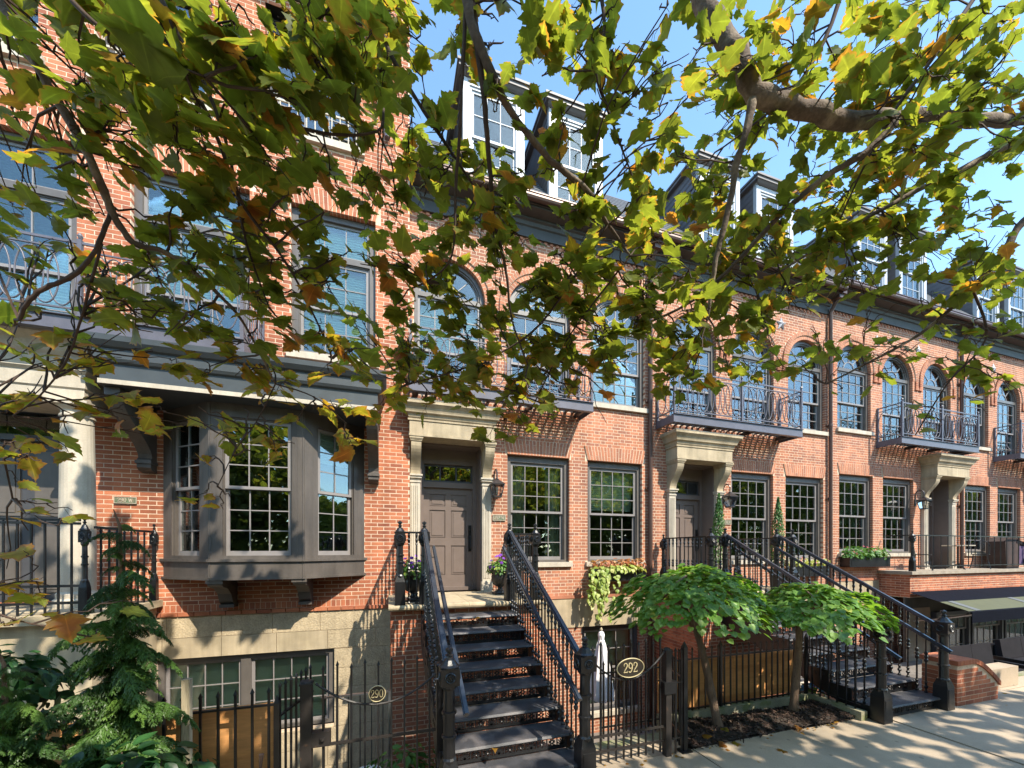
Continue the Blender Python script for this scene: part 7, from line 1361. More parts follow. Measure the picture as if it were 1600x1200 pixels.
CLUST = [(-1.18,-5.89,1.74,0.071,3,0.098,0.0),(-1.42,-5.57,2.0,0.084,2,0.15,0.0),(-1.24,-5.59,2.12,0.086,4,0.098,0.0),(-1.36,-5.5,2.04,0.089,5,0.098,0.0),(-1.13,-5.65,2.13,0.085,11,0.098,0.0),(-1.13,-5.74,1.81,0.08,10,0.098,0.0),(-0.93,-5.83,1.89,0.079,10,0.098,0.0),(-0.84,-5.97,1.64,0.073,4,0.15,0.0),(-0.88,-5.7,2.13,0.086,6,0.15,0.0),(-0.94,-5.68,2.02,0.087,14,0.098,0.0),(-0.87,-5.52,2.3,0.096,18,0.098,0.0),(-0.98,-5.4,2.28,0.101,20,0.098,0.0),(-0.73,-5.58,2.38,0.095,18,0.098,0.0),(-0.87,-5.38,2.34,0.103,9,0.15,0.0),(-0.53,-5.92,2.02,0.081,12,0.098,0.0),(-0.53,-6.01,1.73,0.076,12,0.098,0.0),(-0.42,-5.75,2.19,0.091,18,0.098,0.0),(-0.43,-6.02,1.76,0.077,5,0.15,0.0),(-0.27,-6.08,1.91,0.076,12,0.098,0.0),(-0.29,-5.79,2.06,0.091,19,0.098,0.0),(-0.2,-5.74,2.34,0.096,16,0.098,0.0),(-0.24,-5.59,2.39,0.103,9,0.15,0.0),(-0.03,-5.56,2.64,0.108,22,0.098,0.0),(-0.09,-5.85,2.1,0.092,16,0.098,0.0),(0.07,-5.57,2.74,0.109,5,0.098,0.0),(0.08,-5.43,2.72,0.117,6,0.098,0.0),(0.15,-5.56,2.79,0.111,5,0.098,0.0),(0.18,-5.53,2.62,0.113,6,0.098,0.0),(0.32,-5.81,2.49,0.101,4,0.098,0.0),(0.37,-5.47,2.78,0.12,6,0.098,0.0),(0.48,-5.88,2.42,0.1,4,0.098,0.0),(0.49,-5.93,2.27,0.097,4,0.098,0.0),(0.62,-5.95,2.46,0.098,9,0.098,0.0),(0.8,-5.54,2.85,0.123,16,0.098,0.0),(0.88,-5.61,2.94,0.121,14,0.098,0.0),(0.79,-5.79,2.58,0.11,12,0.098,0.0),(0.89,-6.09,2.3,0.095,6,0.098,0.0),(1.13,-5.67,2.79,0.122,11,0.098,0.0),(1.14,-5.78,2.88,0.116,9,0.098,0.0),(1.08,-5.94,2.47,0.106,8,0.098,0.0),(1.06,-6.31,2.17,0.087,4,0.098,0.0),(1.32,-5.98,2.44,0.109,7,0.098,0.0),(1.87,-5.62,3.41,0.137,9,0.105,0.0),(1.64,-5.81,2.84,0.123,8,0.105,0.0),(1.84,-5.75,3.25,0.129,8,0.105,0.0),(2.22,-5.51,3.52,0.149,11,0.105,0.0),(2.42,-5.6,3.54,0.147,10,0.105,0.0),(1.82,-5.95,2.7,0.118,7,0.105,0.0),(2.17,-5.96,3.03,0.124,4,0.105,0.0),(2.1,-6.0,2.81,0.121,4,0.105,0.0),(2.28,-6.03,2.95,0.122,4,0.105,0.0),(2.23,-6.08,2.69,0.119,4,0.105,0.0),(2.96,-5.85,3.46,0.143,13,0.105,0.0),(2.3,-6.2,2.56,0.113,8,0.105,0.0),(2.64,-6.1,3.04,0.124,9,0.105,0.0),(2.41,-6.29,2.61,0.11,8,0.105,0.0),(3.28,-5.89,3.67,0.146,11,0.105,0.0),(2.78,-6.15,2.87,0.124,9,0.105,0.0),(3.19,-6.13,3.22,0.132,9,0.105,0.0),(2.74,-6.32,2.67,0.115,7,0.105,0.0),(2.82,-6.46,2.68,0.108,7,0.105,0.0),(3.74,-6.04,3.35,0.146,12,0.105,0.0),(3.44,-6.34,3.05,0.125,8,0.105,0.0),(3.52,-6.28,2.96,0.13,9,0.105,0.0),(-1.31,-5.68,1.76,0.08,2,0.098,0.0),(-1.52,-5.38,1.88,0.093,2,0.098,0.0),(-1.1,-5.83,1.61,0.076,1,0.098,0.0),(-1.4,-5.35,1.92,0.096,2,0.098,0.0),(-0.96,-5.94,1.56,0.072,7,0.098,0.0),(-1.01,-5.92,1.43,0.072,3,0.15,0.0),(-0.83,-6.0,1.57,0.071,7,0.098,0.0),(-1.16,-5.37,1.97,0.099,13,0.098,0.0),(-0.98,-5.51,2.1,0.095,16,0.098,0.0),(-1.15,-5.3,2.04,0.103,9,0.15,0.0),(-0.75,-5.83,1.73,0.082,6,0.15,0.0),(-0.81,-5.67,1.76,0.089,7,0.15,0.0),(-0.63,-5.95,1.68,0.077,11,0.098,0.0),(-0.66,-5.84,1.64,0.083,13,0.098,0.0),(-0.58,-5.68,2.0,0.092,16,0.098,0.0),(-0.71,-5.46,2.1,0.102,20,0.098,0.0),(-0.44,-5.87,1.8,0.085,5,0.15,0.0),(-0.44,-5.81,1.79,0.088,12,0.098,0.0),(-0.37,-5.72,2.0,0.094,14,0.098,0.0),(-0.33,-5.96,1.67,0.082,11,0.098,0.0),(-0.25,-5.8,1.99,0.091,10,0.098,0.0),(-0.18,-5.57,2.12,0.105,13,0.098,0.0),(-0.06,-5.46,2.43,0.113,15,0.098,0.0),(-0.06,-5.21,2.56,0.126,19,0.098,0.0),(0.05,-5.7,2.24,0.102,4,0.098,0.0),(0.1,-5.13,2.6,0.133,9,0.098,0.0),(0.15,-5.76,2.2,0.1,4,0.098,0.0),(0.25,-5.65,2.13,0.108,5,0.098,0.0),(0.38,-5.43,2.65,0.122,4,0.098,0.0),(0.31,-5.64,2.16,0.11,3,0.098,0.0),(0.45,-5.97,2.02,0.094,3,0.098,0.0),(0.49,-5.78,2.12,0.105,3,0.098,0.0),(0.77,-5.69,2.5,0.115,8,0.098,0.0),(0.59,-5.88,2.03,0.102,6,0.098,0.0),(1.04,-5.5,2.86,0.129,10,0.098,0.0),(0.86,-5.81,2.17,0.11,7,0.098,0.0),(0.96,-5.93,2.23,0.105,4,0.098,0.0),(1.13,-5.72,2.37,0.119,6,0.098,0.0),(1.25,-5.72,2.65,0.121,5,0.098,0.0),(1.27,-5.71,2.51,0.122,6,0.098,0.0),(1.37,-5.76,2.55,0.121,7,0.098,0.0),(1.34,-5.97,2.25,0.109,6,0.098,0.0),(1.58,-5.86,2.57,0.119,7,0.098,0.0),(1.27,-6.15,2.03,0.099,4,0.098,0.0),(2.22,-5.5,3.22,0.149,14,0.105,0.0),(2.29,-5.3,3.26,0.161,17,0.105,0.0),(2.38,-5.55,3.28,0.149,13,0.105,0.0),(2.27,-5.6,2.93,0.144,13,0.105,0.0),(2.07,-5.99,2.55,0.121,9,0.105,0.0),(2.61,-5.52,3.2,0.155,14,0.105,0.0),(2.43,-5.88,2.91,0.132,10,0.105,0.0),(2.84,-5.71,2.95,0.149,14,0.105,0.0),(2.75,-5.89,3.03,0.138,12,0.105,0.0),(3.08,-5.65,3.19,0.156,17,0.105,0.0),(3.53,-5.69,3.4,0.161,16,0.105,0.0),(3.24,-5.81,3.0,0.15,14,0.105,0.0),(3.57,-5.84,3.37,0.154,14,0.105,0.0),(2.74,-6.23,2.36,0.119,9,0.105,0.0),(3.41,-6.07,3.0,0.139,11,0.105,0.0),(2.88,-6.26,2.41,0.12,9,0.105,0.0),(3.64,-6.11,3.05,0.141,10,0.105,0.0),(4.08,-5.97,3.21,0.156,13,0.105,0.0),(3.31,-6.31,2.71,0.124,9,0.105,0.0),(3.7,-6.22,2.66,0.136,10,0.105,0.0),(-1.52,-5.34,1.81,0.095,2,0.098,0.0),(-1.46,-5.43,1.53,0.091,2,0.098,0.0),(-1.31,-5.47,1.66,0.091,2,0.098,0.0),(-1.18,-5.73,1.4,0.079,2,0.098,0.0),(-1.21,-5.58,1.66,0.087,3,0.098,0.0),(-1.22,-5.52,1.53,0.09,3,0.098,0.0),(-0.95,-5.79,1.51,0.08,2,0.098,0.0),(-1.19,-5.4,1.69,0.097,4,0.098,0.0),(-0.9,-5.79,1.57,0.081,6,0.098,0.0),(-0.93,-5.68,1.52,0.086,7,0.098,0.0),(-0.73,-5.91,1.49,0.078,3,0.15,0.0),(-0.75,-5.85,1.43,0.08,6,0.098,0.0),(-0.65,-5.87,1.49,0.081,9,0.098,0.0),(-0.76,-5.67,1.49,0.09,11,0.098,0.0),(-0.66,-5.49,1.93,0.101,6,0.15,0.0),(-0.65,-5.68,1.55,0.092,11,0.098,0.0),(-0.46,-5.76,1.63,0.09,9,0.098,0.0),(-0.56,-5.45,1.76,0.105,12,0.098,0.0),(-0.49,-5.23,2.17,0.118,15,0.098,0.0),(-0.37,-5.85,1.54,0.087,9,0.098,0.0),(-0.33,-5.29,2.16,0.117,5,0.15,0.0),(-0.27,-5.33,1.95,0.116,13,0.098,0.0),(-0.16,-5.53,2.04,0.108,11,0.098,0.0),(-0.13,-5.52,1.82,0.109,12,0.098,0.0),(0.04,-4.99,2.57,0.139,15,0.098,0.0),(0.11,-5.01,2.36,0.14,16,0.098,0.0),(0.28,-5.5,2.2,0.117,11,0.098,0.0),(0.26,-5.53,1.97,0.114,11,0.098,0.0),(0.47,-5.31,2.41,0.13,8,0.098,0.0),(0.44,-5.25,2.34,0.132,9,0.098,0.0),(0.6,-5.37,2.37,0.129,8,0.098,0.0),(0.58,-5.31,2.21,0.132,8,0.098,0.0),(0.9,-5.31,2.57,0.137,7,0.098,0.0),(0.62,-5.81,1.84,0.106,5,0.098,0.0),(0.99,-5.61,2.35,0.122,6,0.098,0.0),(0.8,-5.72,1.93,0.114,6,0.098,0.0),(1.06,-5.59,2.31,0.125,8,0.098,0.0),(0.98,-5.77,1.89,0.114,7,0.098,0.0),(1.29,-5.64,2.31,0.126,8,0.098,0.0),(1.14,-5.9,1.93,0.11,7,0.098,0.0),(1.21,-6.11,1.91,0.1,6,0.098,0.0),(1.22,-5.96,1.8,0.108,9,0.098,0.0),(1.62,-5.73,2.31,0.127,11,0.098,0.0),(1.97,-5.47,2.45,0.147,13,0.105,0.0),(2.36,-5.28,3.13,0.163,9,0.105,0.0),(2.29,-5.44,2.71,0.154,9,0.105,0.0),(2.24,-5.71,2.66,0.138,6,0.105,0.0),(2.55,-5.29,2.84,0.166,10,0.105,0.0),(2.34,-5.83,2.48,0.134,4,0.105,0.0),(2.67,-5.65,2.59,0.149,6,0.105,0.0),(3.1,-5.42,3.22,0.168,6,0.105,0.0),(3.1,-5.55,2.68,0.161,6,0.105,0.0),(3.44,-5.48,3.2,0.171,16,0.105,0.0),(3.47,-5.55,2.89,0.168,16,0.105,0.0),(3.08,-5.96,2.52,0.139,10,0.105,0.0),(3.45,-5.63,2.89,0.163,15,0.105,0.0),(2.87,-6.16,2.31,0.125,8,0.105,0.0),(3.28,-5.92,2.5,0.145,11,0.105,0.0),(3.12,-6.21,2.4,0.127,8,0.105,0.0),(3.22,-6.12,2.36,0.133,9,0.105,0.0),(4.55,-5.75,3.16,0.175,15,0.105,0.0),(3.63,-6.09,2.5,0.142,10,0.105,0.0),(3.83,-6.17,2.63,0.141,9,0.105,0.0),(4.66,-5.82,2.99,0.174,14,0.105,0.0),(-1.79,-5.0,1.74,0.108,6,0.098,0.0),(-1.74,-5.1,1.47,0.104,5,0.098,0.0),(-1.66,-5.06,1.73,0.107,5,0.098,0.0),(-1.74,-4.77,1.69,0.121,8,0.098,0.0),(-1.33,-5.38,1.57,0.096,4,0.098,0.0),(-1.25,-5.53,1.26,0.089,4,0.098,0.0),(-1.22,-5.37,1.51,0.098,5,0.098,0.0),(-1.37,-5.13,1.55,0.108,5,0.098,0.0),(-0.95,-5.55,1.43,0.093,8,0.098,0.0),(-1.1,-5.26,1.47,0.106,10,0.098,0.0),(-0.82,-5.66,1.43,0.089,7,0.098,0.0),(-1.11,-4.97,1.67,0.122,13,0.098,0.0),(-0.88,-5.17,1.74,0.115,16,0.098,0.0),(-0.75,-5.6,1.33,0.094,11,0.098,0.0),(-0.66,-5.4,1.6,0.106,14,0.098,0.0),(-0.78,-5.15,1.68,0.117,17,0.098,0.0),(-0.43,-5.67,1.55,0.096,7,0.098,0.0),(-0.63,-5.15,1.66,0.12,11,0.098,0.0),(-0.37,-5.51,1.71,0.105,8,0.098,0.0),(-0.42,-5.32,1.66,0.114,10,0.098,0.0),(-0.28,-5.64,1.55,0.1,5,0.098,0.0),(-0.21,-5.37,1.57,0.115,7,0.098,0.0),(-0.05,-5.29,1.97,0.122,7,0.098,0.0),(-0.17,-4.7,2.21,0.152,11,0.098,0.0),(0.03,-5.39,1.88,0.118,11,0.098,0.0),(0.02,-5.47,1.56,0.114,10,0.098,0.0),(0.2,-5.26,2.08,0.128,12,0.098,0.0),(0.34,-4.95,2.07,0.147,18,0.098,0.0),(0.34,-5.63,1.67,0.11,10,0.098,0.0),(0.44,-5.23,1.94,0.133,14,0.098,0.0),(0.5,-5.62,1.72,0.114,10,0.098,0.0),(0.61,-5.13,1.93,0.142,16,0.098,0.0),(0.78,-5.25,2.25,0.138,15,0.098,0.0),(0.86,-5.05,2.08,0.15,19,0.098,0.0),(0.99,-5.6,1.93,0.123,12,0.098,0.0),(0.91,-5.57,1.68,0.123,13,0.098,0.0),(1.02,-5.66,1.95,0.12,8,0.098,0.0),(1.27,-5.17,2.21,0.151,13,0.098,0.0),(1.32,-5.75,1.94,0.121,8,0.098,0.0),(1.28,-5.68,1.74,0.124,10,0.098,0.0),(1.63,-5.46,2.18,0.142,16,0.098,0.0),(1.51,-5.65,1.84,0.129,14,0.098,0.0),(2.19,-5.25,2.61,0.162,17,0.105,0.0),(2.55,-4.87,2.76,0.188,25,0.105,0.0),(1.99,-5.58,2.26,0.141,17,0.105,0.0),(2.78,-5.02,2.65,0.184,30,0.105,0.0),(2.7,-5.14,2.69,0.176,26,0.105,0.0),(2.89,-5.16,2.54,0.179,28,0.105,0.0),(2.41,-5.76,2.19,0.139,15,0.105,0.0),(2.67,-5.51,2.23,0.156,21,0.105,0.0),(3.44,-5.21,2.89,0.185,26,0.105,0.0),(2.93,-5.66,2.11,0.153,18,0.105,0.0),(3.11,-5.64,2.54,0.157,18,0.105,0.0),(3.02,-5.71,2.14,0.152,17,0.105,0.0),(3.43,-5.68,2.52,0.16,18,0.105,0.0),(3.55,-5.71,2.28,0.16,19,0.105,0.0),(3.97,-5.53,2.8,0.177,22,0.105,0.0),(3.55,-5.75,2.19,0.158,18,0.105,0.0),(3.86,-5.82,2.57,0.16,17,0.105,0.0),(4.3,-5.63,2.44,0.177,22,0.105,0.0),(3.89,-5.96,2.4,0.153,9,0.105,0.0),(4.41,-5.8,2.34,0.17,12,0.105,0.0),(4.39,-5.91,2.61,0.164,10,0.105,0.0),(4.0,-6.04,2.18,0.15,9,0.105,0.0),(-1.77,-4.99,1.33,0.109,3,0.098,0.0),(-2.02,-4.57,1.38,0.127,5,0.098,0.0),(-1.76,-4.8,1.59,0.119,5,0.098,0.0),(-1.55,-5.17,1.12,0.103,4,0.098,0.0),(-1.21,-5.48,1.17,0.092,4,0.098,0.0),(-1.67,-4.78,1.46,0.122,6,0.098,0.0),(-1.33,-5.15,1.39,0.108,5,0.098,0.0),(-1.31,-5.13,1.22,0.11,5,0.098,0.0),(-0.94,-5.55,1.17,0.093,7,0.098,0.0),(-1.0,-5.47,1.03,0.097,8,0.098,0.0),(-1.15,-4.92,1.59,0.123,12,0.098,0.0),(-1.1,-5.08,1.32,0.115,10,0.098,0.0),(-0.77,-5.6,1.21,0.093,8,0.098,0.0),(-0.98,-5.13,1.24,0.115,13,0.098,0.0),(-0.76,-5.34,1.41,0.108,11,0.098,0.0),(-0.85,-4.85,1.53,0.132,18,0.098,0.0),(-0.52,-5.52,1.34,0.102,7,0.098,0.0),(-0.66,-5.16,1.34,0.119,10,0.098,0.0),(-0.43,-5.09,1.55,0.126,12,0.098,0.0),(-0.45,-5.38,1.31,0.11,9,0.098,0.0),(-0.27,-5.61,1.25,0.101,4,0.098,0.0),(-0.23,-5.07,1.54,0.131,8,0.098,0.0),(-0.14,-5.43,1.49,0.113,5,0.098,0.0),(-0.16,-4.6,1.7,0.157,12,0.098,0.0),(0.05,-5.36,1.55,0.12,11,0.098,0.0),(0.03,-5.12,1.46,0.132,14,0.098,0.0),(0.22,-5.07,1.78,0.139,14,0.098,0.0),(0.32,-4.94,1.71,0.147,16,0.098,0.0),(0.38,-5.25,1.64,0.131,14,0.098,0.0),(0.47,-5.18,1.53,0.137,17,0.098,0.0),(0.69,-5.26,1.68,0.136,16,0.098,0.0),(0.66,-5.0,1.62,0.15,20,0.098,0.0),(0.84,-5.43,1.58,0.13,28,0.098,0.0),(0.91,-5.09,1.75,0.149,37,0.098,0.0),(0.92,-5.68,1.49,0.117,22,0.098,0.0),(1.12,-5.3,1.6,0.141,33,0.098,0.0),(1.23,-5.37,1.79,0.14,20,0.098,0.0),(1.29,-5.18,1.78,0.151,24,0.098,0.0),(1.56,-5.18,1.91,0.155,25,0.098,0.0),(1.67,-5.26,1.66,0.153,25,0.098,0.0),(1.64,-5.35,1.85,0.147,25,0.098,0.0),(1.49,-5.68,1.43,0.127,19,0.098,0.0),(1.54,-5.89,1.51,0.117,15,0.098,0.0),(1.6,-5.77,1.37,0.124,18,0.098,0.0),(2.44,-5.13,2.23,0.173,28,0.105,0.0),(2.18,-5.36,1.77,0.156,23,0.105,0.0),(2.62,-5.26,2.25,0.169,25,0.105,0.0),(2.75,-5.32,1.89,0.168,26,0.105,0.0),(3.3,-5.01,2.52,0.193,25,0.105,0.0),(3.03,-5.37,1.93,0.17,19,0.105,0.0),(3.31,-5.43,2.26,0.171,18,0.105,0.0),(3.7,-4.99,2.35,0.202,26,0.105,0.0),(2.99,-5.79,1.8,0.147,8,0.105,0.0),(3.47,-5.51,1.98,0.17,11,0.105,0.0),(3.2,-5.79,1.87,0.15,8,0.105,0.0),(3.53,-5.6,1.88,0.166,10,0.105,0.0),(4.17,-5.55,2.3,0.18,9,0.105,0.0),(4.09,-5.6,2.04,0.175,9,0.105,0.0),(3.57,-5.96,1.97,0.147,6,0.105,0.0),(4.2,-5.64,1.93,0.175,8,0.105,0.0),(4.24,-5.9,2.03,0.162,8,0.105,0.0),(5.17,-5.47,2.21,0.2,12,0.105,0.0),(4.94,-5.69,2.25,0.185,10,0.105,0.0),(4.8,-5.84,2.06,0.175,8,0.105,0.0),(-1.59,-5.25,1.01,0.098,1,0.098,0.0),(-1.53,-5.3,0.85,0.096,2,0.098,0.0),(-1.63,-4.97,1.12,0.112,1,0.098,0.0),(-1.85,-4.66,1.09,0.125,3,0.098,0.34),(-1.41,-5.24,0.98,0.102,3,0.098,0.0),(-1.85,-4.44,1.18,0.137,5,0.098,0.34),(-1.49,-4.74,1.27,0.127,4,0.098,0.0),(-1.28,-5.18,0.92,0.107,3,0.098,0.34),(-1.08,-5.29,1.05,0.105,5,0.098,0.0),(-1.36,-4.88,1.05,0.122,6,0.098,0.34),(-0.89,-5.51,0.98,0.097,5,0.098,0.0),(-1.16,-4.95,1.07,0.122,7,0.098,0.34),(-0.94,-4.98,1.2,0.124,8,0.098,0.0),(-0.88,-5.21,0.95,0.112,8,0.098,0.34),(-0.62,-5.5,1.0,0.101,5,0.098,0.0),(-0.76,-5.12,0.98,0.119,9,0.098,0.34),(-0.5,-5.35,1.15,0.112,6,0.098,0.0),(-0.67,-5.12,1.01,0.121,8,0.098,0.34),(-0.31,-5.66,0.98,0.098,5,0.098,0.0),(-0.6,-4.81,1.12,0.138,10,0.098,0.34),(-0.32,-5.41,1.07,0.111,8,0.098,0.0),(-0.27,-5.52,0.92,0.106,7,0.098,0.34),(-0.14,-5.65,0.94,0.102,6,0.098,0.0),(-0.2,-4.57,1.41,0.158,17,0.098,0.0),(0.13,-4.83,1.47,0.15,22,0.098,0.0),(0.12,-4.46,1.41,0.169,28,0.098,0.12),(0.23,-4.57,1.59,0.165,26,0.098,0.0),(0.3,-5.06,1.16,0.14,20,0.098,0.12),(0.45,-5.26,1.38,0.132,23,0.098,0.0),(0.4,-5.22,1.12,0.133,25,0.098,0.12),(0.82,-4.73,1.59,0.167,38,0.098,0.0),(0.54,-5.45,1.06,0.123,22,0.098,0.12),(0.81,-5.4,1.27,0.131,21,0.098,0.0),(0.82,-5.12,1.28,0.146,27,0.098,0.12),(1.08,-5.4,1.32,0.135,22,0.098,0.0),(1.1,-4.97,1.28,0.158,32,0.098,0.12),(1.18,-5.56,1.3,0.128,19,0.098,0.0),(1.31,-5.14,1.26,0.153,27,0.098,0.12),(1.4,-5.36,1.36,0.143,23,0.098,0.0),(1.35,-5.57,1.11,0.13,20,0.098,0.0),(1.96,-5.13,1.58,0.165,33,0.098,0.0),(1.91,-5.27,1.25,0.156,30,0.098,0.0),(2.08,-5.18,1.56,0.164,33,0.098,0.0),(1.79,-5.63,1.06,0.135,22,0.098,0.0),(2.35,-5.41,1.55,0.156,17,0.105,0.0),(2.49,-5.25,1.42,0.167,20,0.105,0.0),(2.44,-5.59,1.51,0.148,14,0.105,0.0),(3.26,-4.73,1.77,0.208,31,0.105,0.0),(2.73,-5.41,1.52,0.163,4,0.105,0.0),(3.63,-4.93,1.77,0.203,6,0.105,0.0),(3.33,-5.27,1.84,0.18,5,0.105,0.0),(3.09,-5.46,1.39,0.166,4,0.105,0.0),(4.1,-5.17,1.89,0.198,8,0.105,0.0),(3.11,-5.64,1.38,0.157,5,0.105,0.0),(4.01,-5.45,1.7,0.182,7,0.105,0.0),(4.36,-5.16,1.82,0.203,9,0.105,0.0),(3.62,-5.75,1.48,0.16,3,0.105,0.0),(3.5,-5.81,1.26,0.154,3,0.105,0.0),(4.55,-5.51,1.89,0.188,5,0.105,0.0),(4.4,-5.55,1.62,0.183,5,0.105,0.0),(4.13,-5.95,1.59,0.158,9,0.105,0.0),(4.57,-5.65,1.56,0.181,12,0.105,0.0),(4.77,-5.78,1.79,0.177,10,0.105,0.0),(4.8,-5.79,1.42,0.177,11,0.105,0.0),(-2.03,-4.68,0.78,0.121,3,0.098,0.34),(-1.67,-5.15,0.51,0.102,3,0.098,0.42),(-1.84,-4.73,0.92,0.122,4,0.098,0.34),(-1.81,-4.74,0.67,0.122,3,0.098,0.34),(-1.48,-5.13,0.67,0.107,2,0.098,0.34),(-1.57,-4.98,0.57,0.113,4,0.098,0.34),(-1.67,-4.47,0.9,0.139,5,0.098,0.34),(-1.37,-4.93,0.71,0.119,4,0.098,0.34),(-1.39,-4.65,0.93,0.134,3,0.098,0.34),(-1.42,-4.51,0.73,0.141,3,0.098,0.34),(-1.05,-5.26,0.68,0.107,2,0.098,0.34),(-1.18,-4.75,0.76,0.132,3,0.098,0.34),(-0.87,-5.36,0.69,0.105,2,0.098,0.34),(-0.99,-4.76,0.78,0.134,3,0.098,0.34),(-0.85,-4.81,0.88,0.134,3,0.098,0.34),(-1.01,-4.53,0.79,0.146,4,0.098,0.34),(-0.69,-4.77,1.03,0.139,6,0.098,0.34),(-0.56,-5.35,0.58,0.11,4,0.098,0.34),(-0.39,-5.27,0.76,0.117,5,0.098,0.34),(-0.51,-5.11,0.61,0.124,5,0.098,0.42),(-0.27,-5.28,0.79,0.119,7,0.098,0.34),(-0.23,-5.3,0.6,0.119,8,0.098,0.34),(-0.06,-4.76,1.0,0.15,12,0.098,0.34),(0.02,-5.01,1.03,0.138,8,0.098,0.12),(0.32,-4.81,1.07,0.154,10,0.098,0.12),(0.54,-4.72,1.12,0.162,28,0.098,0.12),(0.74,-5.11,1.08,0.145,22,0.098,0.12),(0.66,-5.3,0.78,0.134,20,0.098,0.12),(0.74,-5.57,0.82,0.12,6,0.098,0.12),(1.01,-5.38,0.92,0.135,7,0.098,0.12),(1.2,-5.26,1.01,0.145,1,0.098,0.12),(1.51,-5.26,1.01,0.15,1,0.098,0.0),(3.62,-5.33,1.36,0.182,1,0.105,0.0),(3.29,-5.69,1.18,0.157,1,0.105,0.0),(4.22,-5.43,1.24,0.187,2,0.105,0.0),(4.86,-5.21,1.21,0.209,2,0.105,0.0),(4.83,-5.36,1.45,0.201,1,0.105,0.0),(4.25,-5.68,1.03,0.174,1,0.105,0.0),(5.03,-5.44,1.27,0.2,1,0.105,0.0),(4.61,-5.94,1.2,0.166,1,0.105,0.0),(-1.73,-5.11,0.38,0.103,1,0.098,0.42),(-1.92,-4.74,0.27,0.12,2,0.098,0.42),(-1.59,-5.14,0.43,0.104,1,0.098,0.42),(-1.78,-4.73,0.27,0.123,2,0.098,0.42),(-1.1,-4.69,0.54,0.136,2,0.098,0.42),(-1.05,-4.82,0.35,0.13,3,0.098,0.42),(-0.8,-4.86,0.61,0.133,2,0.098,0.42),(-0.86,-4.99,0.3,0.125,2,0.098,0.42),(-1.91,-4.72,0.11,0.121,1,0.098,0.42),(-2.0,-4.72,-0.1,0.119,1,0.098,0.42),(-1.4,-5.35,0.11,0.096,1,0.098,0.42),(-1.68,-5.01,-0.08,0.11,1,0.098,0.42),(-2.01,-4.67,-0.2,0.122,4,0.098,0.42),(-1.72,-5.09,-0.36,0.105,3,0.098,0.42),(-1.86,-4.66,-0.2,0.125,4,0.098,0.42),(-1.4,-5.36,-0.3,0.096,2,0.098,0.42),(-1.49,-5.06,-0.36,0.11,1,0.098,0.42),(-1.49,-4.78,-0.28,0.125,1,0.098,0.42),(-1.36,-5.05,-0.45,0.113,1,0.098,0.42)]
trunk_top = Vector((1.5, -9.1, 3.0)); mb = MB()
mb.tube([(1.9, -9.6, GZ - .2), (1.88, -9.58, GZ + .5), (1.8, -9.5, GZ + 2.4), (1.65, -9.3, GZ + 4.2), trunk_top], [.34, .27, .23, .20, .17], 14); obj('trunk', mb, M['bark'], tree, smooth=True)
bpts = []
for L in LIMBS:
    pts = [Vector(p[:3]) for p in L]; rs = [p[3] for p in L]; P2, R2 = [], []
    for i in range(len(pts) - 1):                              # smooth and slightly knobbly
        p0, p1, p2, p3 = pts[max(i - 1, 0)], pts[i], pts[i + 1], pts[min(i + 2, len(pts) - 1)]
        for k in range(5):
            u = k / 5; q = .5 * ((2 * p1) + (p2 - p0) * u + (2 * p0 - 5 * p1 + 4 * p2 - p3) * u * u + (3 * p1 - p0 - 3 * p2 + p3) * u ** 3); r_ = rs[i] + (rs[i + 1] - rs[i]) * u
            P2.append(q + rnd_dir() * r_ * .22); R2.append(r_ * random.uniform(.92, 1.14))
    P2.append(pts[-1]); R2.append(rs[-1]); thick = max(rs) > .011
    mb = MB(); mb.tube(P2, R2, 9 if thick else 6); obj('limb', mb, M['bark' if max(rs) > .017 else 'twig'], tree, smooth=True)
    bpts += list(zip(P2, R2))
BP_ = np.array([tuple(p) for p, r_ in bpts])
F = Foliage('plane', M['leaf']); tw = MB()
def twig_to(a, c, r0=.0035):
    m_ = a.lerp(c, .5) + rnd_dir() * (a - c).length * .16 + Vector((0, 0, .05 * (a - c).length)); pts = []
    for i in range(6): u = i / 5; pts.append(a * (1 - u) ** 2 + m_ * 2 * u * (1 - u) + c * u * u + (rnd_dir() * .012 if 0 < i < 5 else Vector((0, 0, 0))))
    tw.tube(pts, [r0 * (1 - .7 * i / 5) + .0009 for i in range(6)], 4, cap=False); return pts
def leaf_at(p, out, size, tone):
    ph = out * .6 + Vector((0, 0, -.35)) + rnd_dir() * .5; e = p + ph.normalized() * size * random.uniform(.3, .55); tw.tube([p, p.lerp(e, .5) + rnd_dir() * .006, e], .0011, 3, cap=False)
    nr = Vector((.18, -.30, .95)) + rnd_dir() * .62; tip = out * .45 + Vector((0, 0, -.65)) + rnd_dir() * .6
    if random.random() < .16: nr = rnd_dir()
    F.add(e, nr, tip, size, tone)
